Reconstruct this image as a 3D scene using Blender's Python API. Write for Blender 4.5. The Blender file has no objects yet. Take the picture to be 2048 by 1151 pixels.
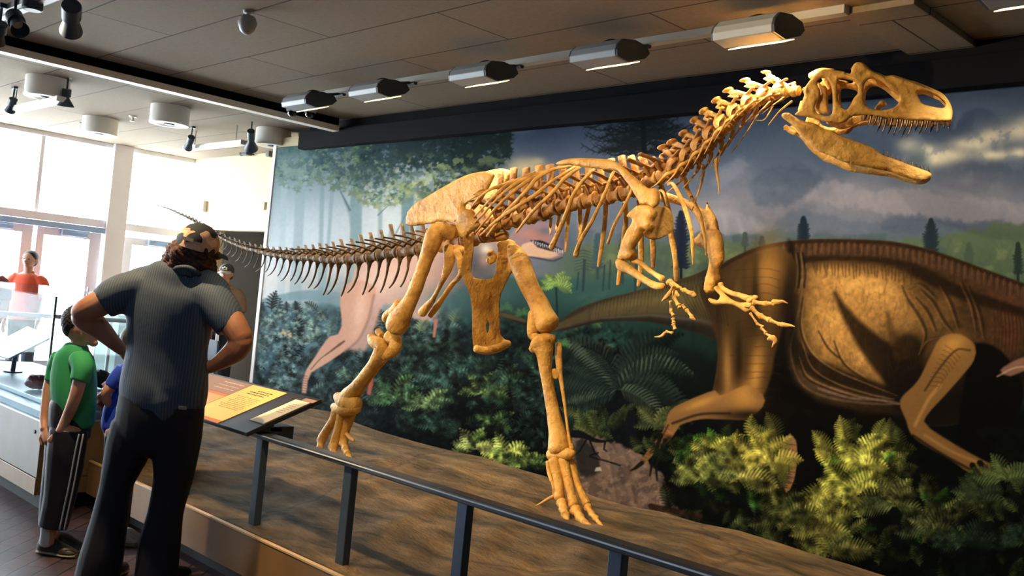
import bpy, bmesh, math, random
import numpy as np
from mathutils import Vector, Matrix
from mathutils.geometry import delaunay_2d_cdt

# ------------------------------------------------------------------ camera
IMG_W, IMG_H = 2048.0, 1151.0
FPX = 1931.5                       # focal length in pixels of a 2048 wide frame
YAW, PITCH, ROLL = 0.793366, 0.021884, 0.0966083
CAM = np.array([0.0, 0.0, 1.5])
_cy, _sy = math.cos(YAW), math.sin(YAW)
_F = np.array([-_sy*math.cos(PITCH), _cy*math.cos(PITCH), math.sin(PITCH)])
_R0 = np.array([_cy, _sy, 0.0]); _U0 = np.cross(_R0, _F)
_R = math.cos(ROLL)*_R0 + math.sin(ROLL)*_U0
_U = -math.sin(ROLL)*_R0 + math.cos(ROLL)*_U0
S = bpy.context.scene
cam_data = bpy.data.cameras.new('camera'); cam = bpy.data.objects.new('camera', cam_data)
S.collection.objects.link(cam)
cam_data.sensor_width = 36.0; cam_data.lens = FPX*36.0/IMG_W; cam_data.clip_start = 0.05; cam_data.clip_end = 200
cam.matrix_world = Matrix(((_R[0], _U[0], -_F[0], CAM[0]), (_R[1], _U[1], -_F[1], CAM[1]), (_R[2], _U[2], -_F[2], CAM[2]), (0, 0, 0, 1)))
S.camera = cam
# ------------------------------------------------------------------ view + world
S.view_settings.view_transform = 'Standard'; S.view_settings.look = 'None'
S.view_settings.gamma = 1.0; S.view_settings.use_curve_mapping = False
S.view_settings.exposure = 0.0
S.cycles.max_bounces = 8; S.cycles.diffuse_bounces = 4; S.cycles.sample_clamp_indirect = 20.0
S.cycles.use_denoising = True
W = bpy.data.worlds.new('daylight'); S.world = W; W.use_nodes = True
_wn = W.node_tree.nodes; _wl = W.node_tree.links
_bg = _wn['Background']; _bg.inputs['Color'].default_value = (0.86, 0.93, 1.0, 1); _bg.inputs['Strength'].default_value = 26.0

def light(kind, name, loc, target, energy, color, size=0.1, size_y=None, spot=60, blend=0.4):
    d = bpy.data.lights.new(name, kind); d.energy = energy; d.color = color
    o = bpy.data.objects.new(name, d); S.collection.objects.link(o)
    o.location = loc
    if target is not None:
        o.rotation_euler = (Vector(target)-Vector(loc)).to_track_quat('-Z', 'Y').to_euler()
    if kind == 'SPOT':
        d.spot_size = math.radians(spot); d.spot_blend = blend; d.shadow_soft_size = size
    elif kind == 'AREA':
        d.size = size
        if size_y: d.shape = 'RECTANGLE'; d.size_y = size_y
    else:
        d.shadow_soft_size = size
    return o
WARM = (1.0, 0.71, 0.36)
sun = light('SUN', 'sun', (-20, 2, 12), (-13.6, 3.2, 0), 22, (1.0, .97, .92)); sun.data.angle = .01
# portals guide the daylight sampling through the glass walls
CEIL = 3.2; WX = -13.2
for (loc, tgt, sx, sy) in (((WX-0.15, 2.0, 1.6), (0, 2.0, 1.6), 9.0, 3.2),):
    p = light('AREA', 'window_portal', loc, tgt, 1.0, (1, 1, 1), sx, sy); p.data.cycles.is_portal = True
# track heads over the visitors' side of the rail aimed at the mount
SPOTS = [((-6.2, 1.7, 3.0), (-5.4, 4.3, 1.7), 130, 54),
         ((-4.0, 1.5, 3.05), (-4.2, 4.3, 1.6), 300, 54),
         ((-3.1, 1.5, 3.05), (-2.4, 4.4, 2.4), 250, 44),
         ((-2.6, 2.4, 3.05), (-2.45, 5.4, .75), 230, 40),
         ((-4.75, 1.4, 3.05), (-4.6, 2.9, .4), 280, 60),
         ((-3.35, 1.45, 3.05), (-3.9, 3.9, .3), 170, 54)]  # the last spot is added to brighten the rock stage
# ------------------------------------------------------------------ projection helpers: a pixel plus one known coordinate is a place
def ray(x, y):
    return (x-IMG_W/2)/FPX*_R - (y-IMG_H/2)/FPX*_U + _F
def at_y(x, y, Y): d = ray(x, y); return CAM + d*(Y/d[1])
def at_x(x, y, X): d = ray(x, y); return CAM + d*(X/d[0])
def at_z(x, y, Z): d = ray(x, y); return CAM + d*((Z-CAM[2])/d[2])
def at_d(x, y, D): return CAM + ray(x, y)*D
def depth(p): return float(np.dot(np.asarray(p)-CAM, _F))
# ------------------------------------------------------------------ materials
def lin(c):
    return tuple(((v/12.92) if v <= 0.04045 else ((v+0.055)/1.055)**2.4) for v in c)
def rgb(r, g, b): return lin((r/255, g/255, b/255)) + (1.0,)
_mats = {}
def mat(name, color, rough=0.6, metal=0.0, noise=None, bump=None, spec=0.5, emit=None, alpha=None, trans=None, coat=0.0):
    """color: rgba; noise=(scale, second rgba, detail, lo, hi); bump=(scale, strength, distance)"""
    m = bpy.data.materials.new(name); m.use_nodes = True
    nt = m.node_tree; N = nt.nodes; L = nt.links; b = N['Principled BSDF']
    b.inputs['Base Color'].default_value = color; b.inputs['Roughness'].default_value = rough
    b.inputs['Metallic'].default_value = metal; b.inputs['Specular IOR Level'].default_value = spec
    if coat: b.inputs['Coat Weight'].default_value = coat
    tc = N.new('ShaderNodeTexCoord')
    if noise:
        sc, c2, det, lo, hi = noise
        t = N.new('ShaderNodeTexNoise'); t.inputs['Scale'].default_value = sc; t.inputs['Detail'].default_value = det
        L.new(tc.outputs['Object'], t.inputs['Vector'])
        mr = N.new('ShaderNodeMapRange'); mr.inputs['From Min'].default_value = lo; mr.inputs['From Max'].default_value = hi
        L.new(t.outputs['Fac'], mr.inputs['Value'])
        mx = N.new('ShaderNodeMix'); mx.data_type = 'RGBA'
        mx.inputs['A'].default_value = color; mx.inputs['B'].default_value = c2
        L.new(mr.outputs['Result'], mx.inputs['Factor']); L.new(mx.outputs['Result'], b.inputs['Base Color'])
    if bump:
        t2 = N.new('ShaderNodeTexNoise'); t2.inputs['Scale'].default_value = bump[0]; t2.inputs['Detail'].default_value = 6
        L.new(tc.outputs['Object'], t2.inputs['Vector'])
        bp = N.new('ShaderNodeBump'); bp.inputs['Strength'].default_value = bump[1]; bp.inputs['Distance'].default_value = bump[2]
        L.new(t2.outputs['Fac'], bp.inputs['Height']); L.new(bp.outputs['Normal'], b.inputs['Normal'])
    if emit:
        b.inputs['Emission Color'].default_value = emit[0]; b.inputs['Emission Strength'].default_value = emit[1]
    if alpha is not None: b.inputs['Alpha'].default_value = alpha
    if trans: b.inputs['Transmission Weight'].default_value = trans
    _mats[name] = m
    return m
# ------------------------------------------------------------------ mesh helpers
class MB:
    def __init__(s): s.v = []; s.f = []; s.m = []; s.n = 0
    def add(s, V, Fc, mi=0):
        V = np.asarray(V, float).reshape(-1, 3)
        s.v.append(V); s.f += [tuple(int(i)+s.n for i in f) for f in Fc]; s.m += [mi]*len(Fc); s.n += len(V)
        return s
    def box(s, a, b, mi=0):
        (x0, y0, z0), (x1, y1, z1) = tuple(min(p, q) for p, q in zip(a, b)), tuple(max(p, q) for p, q in zip(a, b))
        V = [(x0,y0,z0),(x1,y0,z0),(x1,y1,z0),(x0,y1,z0),(x0,y0,z1),(x1,y0,z1),(x1,y1,z1),(x0,y1,z1)]
        return s.add(V, [(0,3,2,1),(4,5,6,7),(0,1,5,4),(1,2,6,5),(2,3,7,6),(3,0,4,7)], mi)
    def obox(s, c, ax, ay, az, mi=0):
        """box centred at c with half-axis vectors"""
        c, ax, ay, az = [np.asarray(q, float) for q in (c, ax, ay, az)]
        V = [c+i*ax+j*ay+k*az for k in (-1, 1) for (i, j) in ((-1,-1),(1,-1),(1,1),(-1,1))]
        return s.add(V, [(0,3,2,1),(4,5,6,7),(0,1,5,4),(1,2,6,5),(2,3,7,6),(3,0,4,7)], mi)
    def rings(s, R, cap=True, closed=False, mi=0):
        """R: (k, n, 3) rings of vertices"""
        R = np.asarray(R, float); k, n = R.shape[:2]; Fc = []
        for i in range(k-1 if not closed else k):
            a = i*n; b = ((i+1) % k)*n
            for j in range(n):
                Fc.append((a+j, a+(j+1) % n, b+(j+1) % n, b+j))
        if cap and not closed:
            Fc.append(tuple(range(n-1, -1, -1))); Fc.append(tuple((k-1)*n+j for j in range(n)))
        return s.add(R.reshape(-1, 3), Fc, mi)
    def cyl(s, a, b, r, r2=None, n=16, mi=0):
        a = np.asarray(a, float); b = np.asarray(b, float); r2 = r if r2 is None else r2
        t = b-a; t /= np.linalg.norm(t); u = np.cross(t, (0, 0, 1) if abs(t[2]) < .9 else (1, 0, 0)); u /= np.linalg.norm(u); w = np.cross(t, u)
        th = np.linspace(0, 2*np.pi, n, endpoint=False)
        c = np.cos(th)[:, None]*u + np.sin(th)[:, None]*w
        return s.rings([a+c*r, b+c*r2], mi=mi)
    def lathe(s, base, axis, prof, n=20, mi=0):
        """prof: (h, r) along axis"""
        base = np.asarray(base, float); t = np.asarray(axis, float); t = t/np.linalg.norm(t)
        u = np.cross(t, (0, 0, 1) if abs(t[2]) < .9 else (1, 0, 0)); u /= np.linalg.norm(u); w = np.cross(t, u)
        th = np.linspace(0, 2*np.pi, n, endpoint=False); c = np.cos(th)[:, None]*u + np.sin(th)[:, None]*w
        return s.rings([base+t*h+c*max(r, 1e-4) for h, r in prof], mi=mi)
    def ell(s, c, rx, ry, rz, n=14, k=9, mi=0):
        c = np.asarray(c, float); R = []
        for i in range(1, k):
            ph = math.pi*i/k; th = np.linspace(0, 2*np.pi, n, endpoint=False)
            R.append(np.stack([c[0]+rx*np.sin(ph)*np.cos(th), c[1]+ry*np.sin(ph)*np.sin(th), c[2]-rz*np.cos(ph)*np.ones(n)], 1))
        return s.rings(R, mi=mi)
    def build(s, name, mats, parent=None, smooth=True, bevel=0.0, sharp=40, label=None):
        me = bpy.data.meshes.new(name)
        V = np.concatenate(s.v) if s.v else np.zeros((0, 3))
        if parent is not None: V = V - np.array(parent['_o'][:])
        me.from_pydata(V.tolist(), [], s.f)
        mats = mats if isinstance(mats, (list, tuple)) else [mats]
        for m in mats: me.materials.append(m)
        if len(mats) > 1: me.polygons.foreach_set('material_index', s.m)
        if smooth: me.polygons.foreach_set('use_smooth', [True]*len(me.polygons))
        me.update()
        if smooth and sharp < 180:
            try: me.set_sharp_from_angle(angle=math.radians(sharp))
            except Exception: pass
        o = bpy.data.objects.new(name, me); S.collection.objects.link(o)
        if parent is not None: o.parent = parent
        if bevel:
            b = o.modifiers.new('bevel', 'BEVEL'); b.width = bevel; b.segments = 2; b.limit_method = 'ANGLE'
        if label: o['label'] = label
        return o
def thing(name, label, cat, loc, group=None):
    o = bpy.data.objects.new(name, None); S.collection.objects.link(o)
    o.empty_display_size = 0.1; o.location = loc
    o['label'] = label; o['category'] = cat; o['_o'] = [float(v) for v in loc]
    if group: o['group'] = group
    return o
def tag(o, label, cat, group=None, kind=None):
    o['label'] = label; o['category'] = cat
    if group: o['group'] = group
    if kind: o['kind'] = kind
    return o
def struct(o): o['kind'] = 'structure'; return o

def catmull(P, n):
    """P (k, d) -> smooth samples, n per segment"""
    P = np.asarray(P, float); k = len(P)
    if k < 3: return np.array([P[0]*(1-t)+P[-1]*t for t in np.linspace(0, 1, n+1)])
    Q = np.vstack([2*P[0]-P[1], P, 2*P[-1]-P[-2]]); out = []
    for i in range(k-1):
        a, b, c, d = Q[i], Q[i+1], Q[i+2], Q[i+3]
        for t in np.linspace(0, 1, n, endpoint=False):
            out.append(0.5*((2*b)+(-a+c)*t+(2*a-5*b+4*c-d)*t*t+(-a+3*b-3*c+d)*t**3))
    out.append(P[-1]); return np.array(out)
def hnoise(p, seed=0.0):
    x, y, z = p[..., 0], p[..., 1], p[..., 2]
    return (np.sin(x*31+seed+1.7*np.sin(z*23+seed))+np.sin(y*37+z*29+seed*2.1)+np.sin(z*41+x*19-seed)+np.sin((x+y+z)*67+seed*3))/4
def sweep(mb, P, Rr, flat=1.0, n=14, lump=0.0, up=None, seed=0.0, mi=0, roundcap=True):
    """tube along world points P with radii Rr; flat = radius ratio along the viewing/depth axis 'up'"""
    P = np.asarray(P, float); Rr = np.asarray(Rr, float); k = len(P)
    if np.isscalar(flat): flat = np.full(k, float(flat))
    up = np.asarray((0.3, 1.0, 0.0) if up is None else up, float)
    T = np.gradient(P, axis=0); T /= np.linalg.norm(T, axis=1)[:, None]+1e-12
    if roundcap:   # rounded ends
        for end in (0, -1):
            sgn = -1 if end == 0 else 1
            r = Rr[end]; t = T[end]
            add = [(P[end]+sgn*t*r*0.55*math.sin(a), r*math.cos(a)) for a in (0.6, 1.1, 1.45)]
            if end == 0: add = add[::-1]; P = np.vstack([[a[0] for a in add], P]); Rr = np.concatenate([[a[1] for a in add], Rr]); T = np.vstack([[t]*3, T]); flat = np.concatenate([[flat[0]]*3, flat])
            else: P = np.vstack([P, [a[0] for a in add]]); Rr = np.concatenate([Rr, [a[1] for a in add]]); T = np.vstack([T, [t]*3]); flat = np.concatenate([flat, [flat[-1]]*3])
    th = np.linspace(0, 2*np.pi, n, endpoint=False); rings = []
    for i in range(len(P)):
        s = np.cross(T[i], up); ln = np.linalg.norm(s)
        s = s/ln if ln > 1e-6 else np.array([1., 0, 0]); w = np.cross(s, T[i])
        ring = P[i]+Rr[i]*(np.cos(th)[:, None]*s + flat[i]*np.sin(th)[:, None]*w)
        if lump: ring = P[i]+(ring-P[i])*(1+lump*hnoise(ring, seed))[:, None]
        rings.append(ring)
    return mb.rings(rings, mi=mi)
# ================================================================== ROOM
M_wall = mat('cream_wall', rgb(214, 196, 160), 0.8, bump=(60, 0.1, 0.01))
M_dark = mat('dark_beam_paint', rgb(13, 15, 20), 0.85, spec=.1, bump=(30, 0.1, 0.01))
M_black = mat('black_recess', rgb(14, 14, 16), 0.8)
M_white = mat('white_enamel', rgb(225, 222, 214), 0.45)
M_alum = mat('brushed_aluminium', rgb(168, 170, 170), 0.38, metal=0.6)
M_frame = mat('window_frame_paint', rgb(232, 230, 238), 0.5)
M_blueframe = mat('blue_grey_frame_paint', rgb(150, 178, 212), 0.5)
M_housing = mat('dark_lamp_housing', rgb(46, 58, 72), 0.45)
M_glow = mat('lamp_lens_glow', rgb(255, 238, 200), 0.5, emit=(rgb(255, 226, 168), 3.0))
def brick_mat(name, c1, c2, cm, bw, rh, mortar, off=0.5, rough=0.7, spec=0.3, noise_amt=0.35, bump=0.4, rot=0.0, loc=(0, 0, 0), nscale=6):
    m = bpy.data.materials.new(name); m.use_nodes = True; nt = m.node_tree; N = nt.nodes; L = nt.links; b = N['Principled BSDF']
    tc = N.new('ShaderNodeTexCoord'); mp = N.new('ShaderNodeMapping'); mp.inputs['Rotation'].default_value = (0, 0, rot); mp.inputs['Location'].default_value = loc
    br = N.new('ShaderNodeTexBrick'); br.inputs['Color1'].default_value = c1; br.inputs['Color2'].default_value = c2; br.inputs['Mortar'].default_value = cm
    br.inputs['Scale'].default_value = 1.0; br.inputs['Mortar Size'].default_value = mortar; br.inputs['Brick Width'].default_value = bw; br.inputs['Row Height'].default_value = rh
    br.offset = off; br.inputs['Mortar Smooth'].default_value = 0.2
    L.new(tc.outputs['Object'], mp.inputs['Vector']); L.new(mp.outputs['Vector'], br.inputs['Vector'])
    ns = N.new('ShaderNodeTexNoise'); ns.inputs['Scale'].default_value = nscale; ns.inputs['Detail'].default_value = 10; ns.inputs['Roughness'].default_value = 0.75
    L.new(tc.outputs['Object'], ns.inputs['Vector'])
    mr = N.new('ShaderNodeMapRange'); mr.inputs['To Min'].default_value = 1-noise_amt; mr.inputs['To Max'].default_value = 1+noise_amt; mr.inputs['From Min'].default_value = .25; mr.inputs['From Max'].default_value = .75
    L.new(ns.outputs['Fac'], mr.inputs['Value'])
    mx = N.new('ShaderNodeMix'); mx.data_type = 'RGBA'; mx.blend_type = 'MULTIPLY'; mx.inputs['Factor'].default_value = 1.0
    L.new(br.outputs['Color'], mx.inputs['A']); L.new(mr.outputs['Result'], mx.inputs['B']); L.new(mx.outputs['Result'], b.inputs['Base Color'])
    bp = N.new('ShaderNodeBump'); bp.inputs['Strength'].default_value = bump; bp.inputs['Distance'].default_value = 0.004; bp.invert = True
    L.new(br.outputs['Fac'], bp.inputs['Height']); L.new(bp.outputs['Normal'], b.inputs['Normal'])
    b.inputs['Roughness'].default_value = rough; b.inputs['Specular IOR Level'].default_value = spec
    return m
M_ceil = brick_mat('fibre_ceiling_panels', rgb(140, 128, 110), rgb(133, 121, 103), rgb(62, 54, 44), 2.22, 0.6, 0.006, rough=0.9, noise_amt=0.16, nscale=30, loc=(1.13, 0.05, 0))
M_floor = brick_mat('brick_pavers', rgb(84, 60, 60), rgb(66, 52, 58), rgb(22, 20, 24), 0.205, 0.105, 0.005, rough=0.45, spec=0.5, rot=math.radians(45), noise_amt=0.4, bump=0.6)
X0, X1, Y0, Y1 = WX, 5.0, -4.0, 9.5     # the hall
def quad_wall(name, boxes, m):
    mb = MB()
    for a, b in boxes: mb.box(a, b)
    return struct(mb.build(name, m, smooth=False))
quad_wall('floor', [((X0-0.3, Y0-0.2, -0.1), (X1+0.2, Y1+0.2, 0))], M_floor)
quad_wall('ceiling', [((X0-0.3, Y0-0.2, CEIL), (X1+0.2, Y1+0.2, CEIL+0.12))], M_ceil)
M_dim = mat('dark_gallery_wall', rgb(70, 62, 54), 0.85)
quad_wall('wall_right', [((X1, Y0, 0), (X1+0.15, Y1, CEIL))], M_dim)
quad_wall('wall_behind_camera', [((X0, Y0-0.15, 0), (X1, Y0, CEIL))], M_dim)
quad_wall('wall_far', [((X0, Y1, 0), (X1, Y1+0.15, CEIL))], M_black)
# the cream wall beside the mural with its dark opening, parallel to the mural
YW = 6.35
quad_wall('wall_back', [((X0, YW, 2.19), (-9.2, YW+0.15, CEIL)), ((X0, YW, 0), (-12.35, YW+0.15, 2.19)), ((-10.4, YW, 0), (-9.2, YW+0.15, 2.19))], M_wall)
quad_wall('wall_side_of_opening', [((-9.3, 5.64, 0), (-9.2, Y1, CEIL))], M_wall)
# dim passage panels seen through the opening
M_panel = mat('grey_green_panel', rgb(112, 122, 116), 0.7)
mb = MB(); mb.box((-12.9, 7.6, 0), (-10.55, 7.68, 2.45)); mb.box((-13.0, 7.58, 1.84), (-10.45, 7.7, 1.9))
tag(mb.build('partition_panel', M_panel, smooth=False), 'tall grey-green partition panel standing inside the dark opening', 'partition')
# window wall: posts, transom, doors
def ybox(name, x, y0, y1, z0, z1, m, t=0.09, par=None, bev=0.004):
    mb = MB(); mb.box((x-t/2, y0, z0), (x+t/2, y1, z1)); return mb.build(name, m, par, smooth=False, bevel=bev)
struct(ybox('window_1_column', WX, 5.17, 5.43, 0, CEIL, M_frame, 0.24))
struct(ybox('window_1_corner_post', WX, 6.43, 6.56, 0, CEIL, M_blueframe, 0.2))
struct(ybox('window_1_header', WX, Y0, 6.45, CEIL-0.06, CEIL, M_frame))
struct(ybox('window_1_transom', WX, Y0, 6.45, 2.06, 2.16, M_frame, 0.14))
struct(ybox('window_1_transom_step', WX+0.05, Y0, 5.17, 1.98, 2.055, M_blueframe, 0.06))
for i, yy in enumerate((4.29, 3.2, 2.1, 1.0, -0.1, -1.2, -2.3, -3.4)):
    struct(ybox('window_%d_mullion' % (i+2), WX, yy-0.025, yy+0.025, 2.16, CEIL-0.06, M_frame, 0.06))
# doors: stile-and-rail leaves with glass
M_glass = mat('clear_glass', (1, 1, 1, 1), 0.02)
def glassmat(name, tint, mixf, rough=0.02):
    m = bpy.data.materials.new(name); m.use_nodes = True; N = m.node_tree.nodes; L = m.node_tree.links
    for n in list(N): N.remove(n)
    o = N.new('ShaderNodeOutputMaterial'); t = N.new('ShaderNodeBsdfTransparent'); g = N.new('ShaderNodeBsdfGlossy'); mx = N.new('ShaderNodeMixShader')
    t.inputs['Color'].default_value = tint; g.inputs['Roughness'].default_value = rough
    fr = N.new('ShaderNodeFresnel'); fr.inputs['IOR'].default_value = 1.45
    ml = N.new('ShaderNodeMath'); ml.operation = 'MULTIPLY'; ml.inputs[1].default_value = mixf; L.new(fr.outputs['Fac'], ml.inputs[0])
    L.new(ml.outputs[0], mx.inputs['Fac']); L.new(t.outputs[0], mx.inputs[1]); L.new(g.outputs[0], mx.inputs[2]); L.new(mx.outputs[0], o.inputs['Surface'])
    return m
M_pane = glassmat('window_glass', (0.97, 0.99, 1.0, 1), 0.3)
M_case_glass = glassmat('case_glass', (0.9, 0.955, 0.97, 1), .035)
def door(idx, y0, y1, gl0, gl1, head=1.98):
    mb = MB(); x0, x1 = WX-0.025, WX+0.025
    mb.box((x0, y0, 0), (x1, gl0, head)); mb.box((x0, gl1, 0), (x1, y1, head))
    mb.box((x0, gl0, 1.88), (x1, gl1, head)); mb.box((x0, gl0, 0), (x1, gl1, 0.25))
    d = mb.build('door_%d' % idx, M_frame, smooth=False, bevel=0.004); struct(d)
    g = MB(); g.box((WX-0.004, gl0, 0.25), (WX+0.004, gl1, 1.88)); gp = g.build('pane', M_pane, smooth=False); gp.parent = d
    h = MB(); yb = gl1+0.03 if idx % 2 else gl0-0.03
    h.cyl((WX+0.07, yb, 0.9), (WX+0.07, yb, 1.25), 0.012); h.cyl((WX+0.02, yb, 0.95), (WX+0.07, yb, 0.95), 0.009); h.cyl((WX+0.02, yb, 1.2), (WX+0.07, yb, 1.2), 0.009)
    hp = h.build('door_handle', M_alum); hp.parent = d
    c = MB(); c.box((WX+0.03, gl0+0.2, 1.9), (WX+0.1, gl0+0.52, 1.97)); c.obox((WX+0.16, gl0+0.35, 1.955), (0.1, 0.12, 0), (-0.008, 0.006, 0), (0, 0, 0.006))
    cp = c.build('door_closer', M_blueframe, smooth=False); cp.parent = d
door(1, 4.33, 5.15, 4.42, 5.0)
door(2, 3.42, 4.28, 3.5, 4.15)
door(3, 2.5, 3.36, 2.6, 3.24)
door(4, 5.45, 6.4, 5.58, 6.26)
quad_wall('wall_window_side', [((X0-0.1, Y0, 0), (X0+0.05, 2.4, 0.35)), ((X0-0.2, 6.56, 0), (X0, Y1, CEIL)), ((X0-0.12, 1.2, 0), (X0+0.02, 1.35, CEIL)), ((X0-0.12, -1.3, 0), (X0+0.02, -1.15, CEIL))], M_frame)
for i, (a, b) in enumerate(((2.16, CEIL-0.06),)):
    g = MB(); g.box((WX-0.004, Y0, a), (WX+0.004, 6.43, b)); struct(g.build('window_1_pane', M_pane, smooth=False))
g = MB(); g.box((WX-0.004, Y0, 0.35), (WX+0.004, 2.4, 2.06)); struct(g.build('window_2_pane', M_pane, smooth=False))
# pavement outside, in daylight
M_pave = mat('sunlit_concrete', rgb(205, 205, 200), 0.9)
quad_wall('ground_outside', [((WX-14, -12, -0.14), (WX-0.3, 18, -0.02))], M_pave)
# dark header beam above the mural and the ceiling bars
bx_ = at_y(595, 295, 5.32)[0]; mb = MB(); mb.box((bx_, 5.32, 2.936), (X1-.01, 5.412, CEIL-0.09)); mb.box((bx_+.12, 5.37, CEIL-0.09), (X1-.01, 5.412, CEIL))
struct(mb.build('ceiling_beam', M_dark, smooth=False, bevel=0.006))
mb = MB(); mb.box((-8.1, -2.5, CEIL-0.075), (-8.03, 5.31, CEIL)); struct(mb.build('ceiling_bar_shade', M_dark, smooth=False))  # dark box painted as the shadow gap above the white lip
mb = MB(); mb.box((-8.12, -2.5, CEIL-0.13), (-8.01, 5.31, CEIL-0.075)); struct(mb.build('trim_1', mat('bright_white_trim', rgb(250, 246, 236), .4), smooth=False, bevel=0.003))
mb = MB(); mb.box((-2.42, 4.56, CEIL-0.035), (-2.05, 5.42, CEIL)); struct(mb.build('ceiling_panel_strip', M_ceil, smooth=False, bevel=0.003))
# ------------------------------------------------------------------ ceiling fixtures
mb = MB(); mb.box((-7.52, 4.5, CEIL-0.045), (-2.38, 4.56, CEIL)); mb.box((-7.56, 4.49, CEIL-0.05), (-7.52, 4.57, CEIL))
tag(mb.build('lighting_track', mat('track_grey', rgb(176, 176, 168), 0.5), smooth=False, bevel=0.002), 'long pale grey lighting track on the ceiling carrying the wall washers', 'lighting track')
M_fix = mat('wall_washer_metal', rgb(150, 154, 156), 0.5, metal=0.2, bump=(8, 0.05, 0.01))
def washer(px, py, label):
    c = at_z(px, py, 3.0); x, y = float(c[0]), 4.22
    t = thing('wall_washer', label, 'light fixture', (x, y, CEIL), 'wall washers on the ceiling track')
    L2 = 0.17
    # extruded trough: cross-section in y,z, opening towards the mural
    prof = [(-0.13, 3.035), (-0.14, 3.00), (-0.13, 2.965), (-0.02, 2.955), (0.12, 3.01), (0.16, 3.05), (0.13, 3.085), (0.02, 3.095), (-0.09, 3.075)]
    R = [[(x+sx*L2, y+a, b) for a, b in prof] for sx in (-1, 1)]
    mb = MB(); mb.rings(R); mb.build('housing', M_fix, t, smooth=False, bevel=0.004)
    for sx in (-1, 1):
        e = MB(); e.rings([[(x+sx*L2+dx, y+a*.98, 3.02+(b-3.02)*.97) for a, b in prof] for dx in (0, sx*0.012)]); e.build('end_plate', M_housing, t, smooth=False, label='dark end plate')
    g = MB(); g.obox((x, y+0.05, 2.972), (L2*0.94, 0, 0), (0, 0.05, 0.02), (0, -0.0008, 0.002)); g.build('lens', M_glow, t, smooth=False, label='glowing lens strip')
    b = MB(); b.cyl((x, y+0.05, 3.09), (x, y+0.3, CEIL-0.045), 0.012); b.cyl((x-0.06, y+0.3, CEIL-0.05), (x+0.06, y+0.3, CEIL-0.05), 0.018); b.build('bracket', M_housing, t)
    w = MB(); pts = catmull([(x-0.12, y+0.02, 3.095), (x-0.02, y+0.05, 3.13), (x+0.04, y+0.16, 3.11), (x+0.02, y+0.28, CEIL-0.05)], 5); sweep(w, pts, np.full(len(pts), 0.006), n=6); w.build('cable', M_black, t)
    l = light('AREA', 'washer_light', (x, y+0.1, 2.955), (x, 5.5, 1.35), 15, (1.0, 0.8, 0.55), L2*1.8, 0.1); l.data.spread = math.radians(115)
for px, py, lb in ((600, 205, 'wall washer with both dome cameras hanging behind it'), (745, 185, 'second wall washer from the cream wall, beside the one above the dome cameras'), (960, 155, 'wall washer above the dark tree canopy of the mural'), (1215, 118, 'wall washer above the skeleton\'s shoulder and bare tree'), (1510, 72, 'large wall washer above the skeleton\'s neck')):
    washer(px, py, lb)
washer(2090, 5, 'wall washer at the top right corner past the ceiling strip')
# dome cameras
def dome_camera(px, py, label):
    c = at_z(px, py, 3.06); t = thing('dome_camera', label, 'security camera', (float(c[0]), float(c[1]), CEIL), 'dome cameras below the first wall washer')
    mb = MB(); mb.lathe((c[0], c[1], CEIL), (0, 0, -1), [(0, .058), (.07, .06), (.1, .052)], 24); mb.build('housing', M_fix, t)
    mb = MB(); mb.lathe((c[0], c[1], CEIL-0.1), (0, 0, -1), [(0, .045), (.02, .043), (.038, .03), (.046, .012), (.048, .001)], 24); mb.build('dome', mat('smoked_dome', rgb(18, 20, 24), 0.12), t, label='smoked black dome')
dome_camera(584, 232, 'small dome camera nearer the cream wall, under the washer')
dome_camera(619, 234, 'larger-looking dome camera closest to the dark beam')
# ceiling drums
def drum(x, y, label, r=0.19, h=0.17):
    t = thing('ceiling_drum_light', label, 'ceiling light', (x, y, CEIL), 'round drum lights on the ceiling')
    mb = MB(); mb.lathe((x, y, CEIL), (0, 0, -1), [(0, r), (h, r)], 36); mb.build('drum', M_white, t)
    mb = MB(); mb.lathe((x, y, CEIL-h), (0, 0, -1), [(-.002, r*1.02), (.012, r*1.0), (.014, r*.72), (.004, r*.62)], 36); mb.build('rim', M_white, t)
    mb = MB(); mb.lathe((x, y, CEIL-h-.006), (0, 0, -1), [(0, r*.3), (.006, r*.26)], 20); mb.build('lamp', M_housing, t, label='dark lamp centre')
for p, lb in (((95, 170), 'drum light beside the dark track head near the left side'), ((340, 225), 'drum light in the middle of the left ceiling'), ((200, 247), 'pale drum light nearly lost in the window glare'), ((547, 270), 'drum light next to the end of the dark beam')):
    c = at_z(p[0], p[1]+4, CEIL-0.08); drum(float(c[0]), float(c[1]), lb)
c = at_z(100, 6, CEIL-.1)
mb = MB(); mb.lathe((float(at_z(66, 5, 3.1)[0]), float(at_z(66, 5, 3.1)[1]), CEIL), (0, 0, -1), [(0, .06), (.14, .06), (.15, .05)], 24)
tag(mb.build('ceiling_speaker', M_housing), 'blue-grey cylinder on the ceiling beside the hanging track head', 'ceiling light')
# sprinkler / detectors
for px, py, lb in ((266, 232, 'tiny pale sprinkler head on the ceiling between two drum lights'), (163, 246, 'tiny sprinkler head beside the glare-lit drum light')):
    c = at_z(px, py, CEIL); mb = MB(); mb.lathe(c, (0, 0, -1), [(0, .045), (.012, .04), (.016, .016), (.05, .014), (.052, .03), (.06, .028)], 16)
    tag(mb.build('sprinkler_head', M_white), lb, 'sprinkler')
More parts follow.
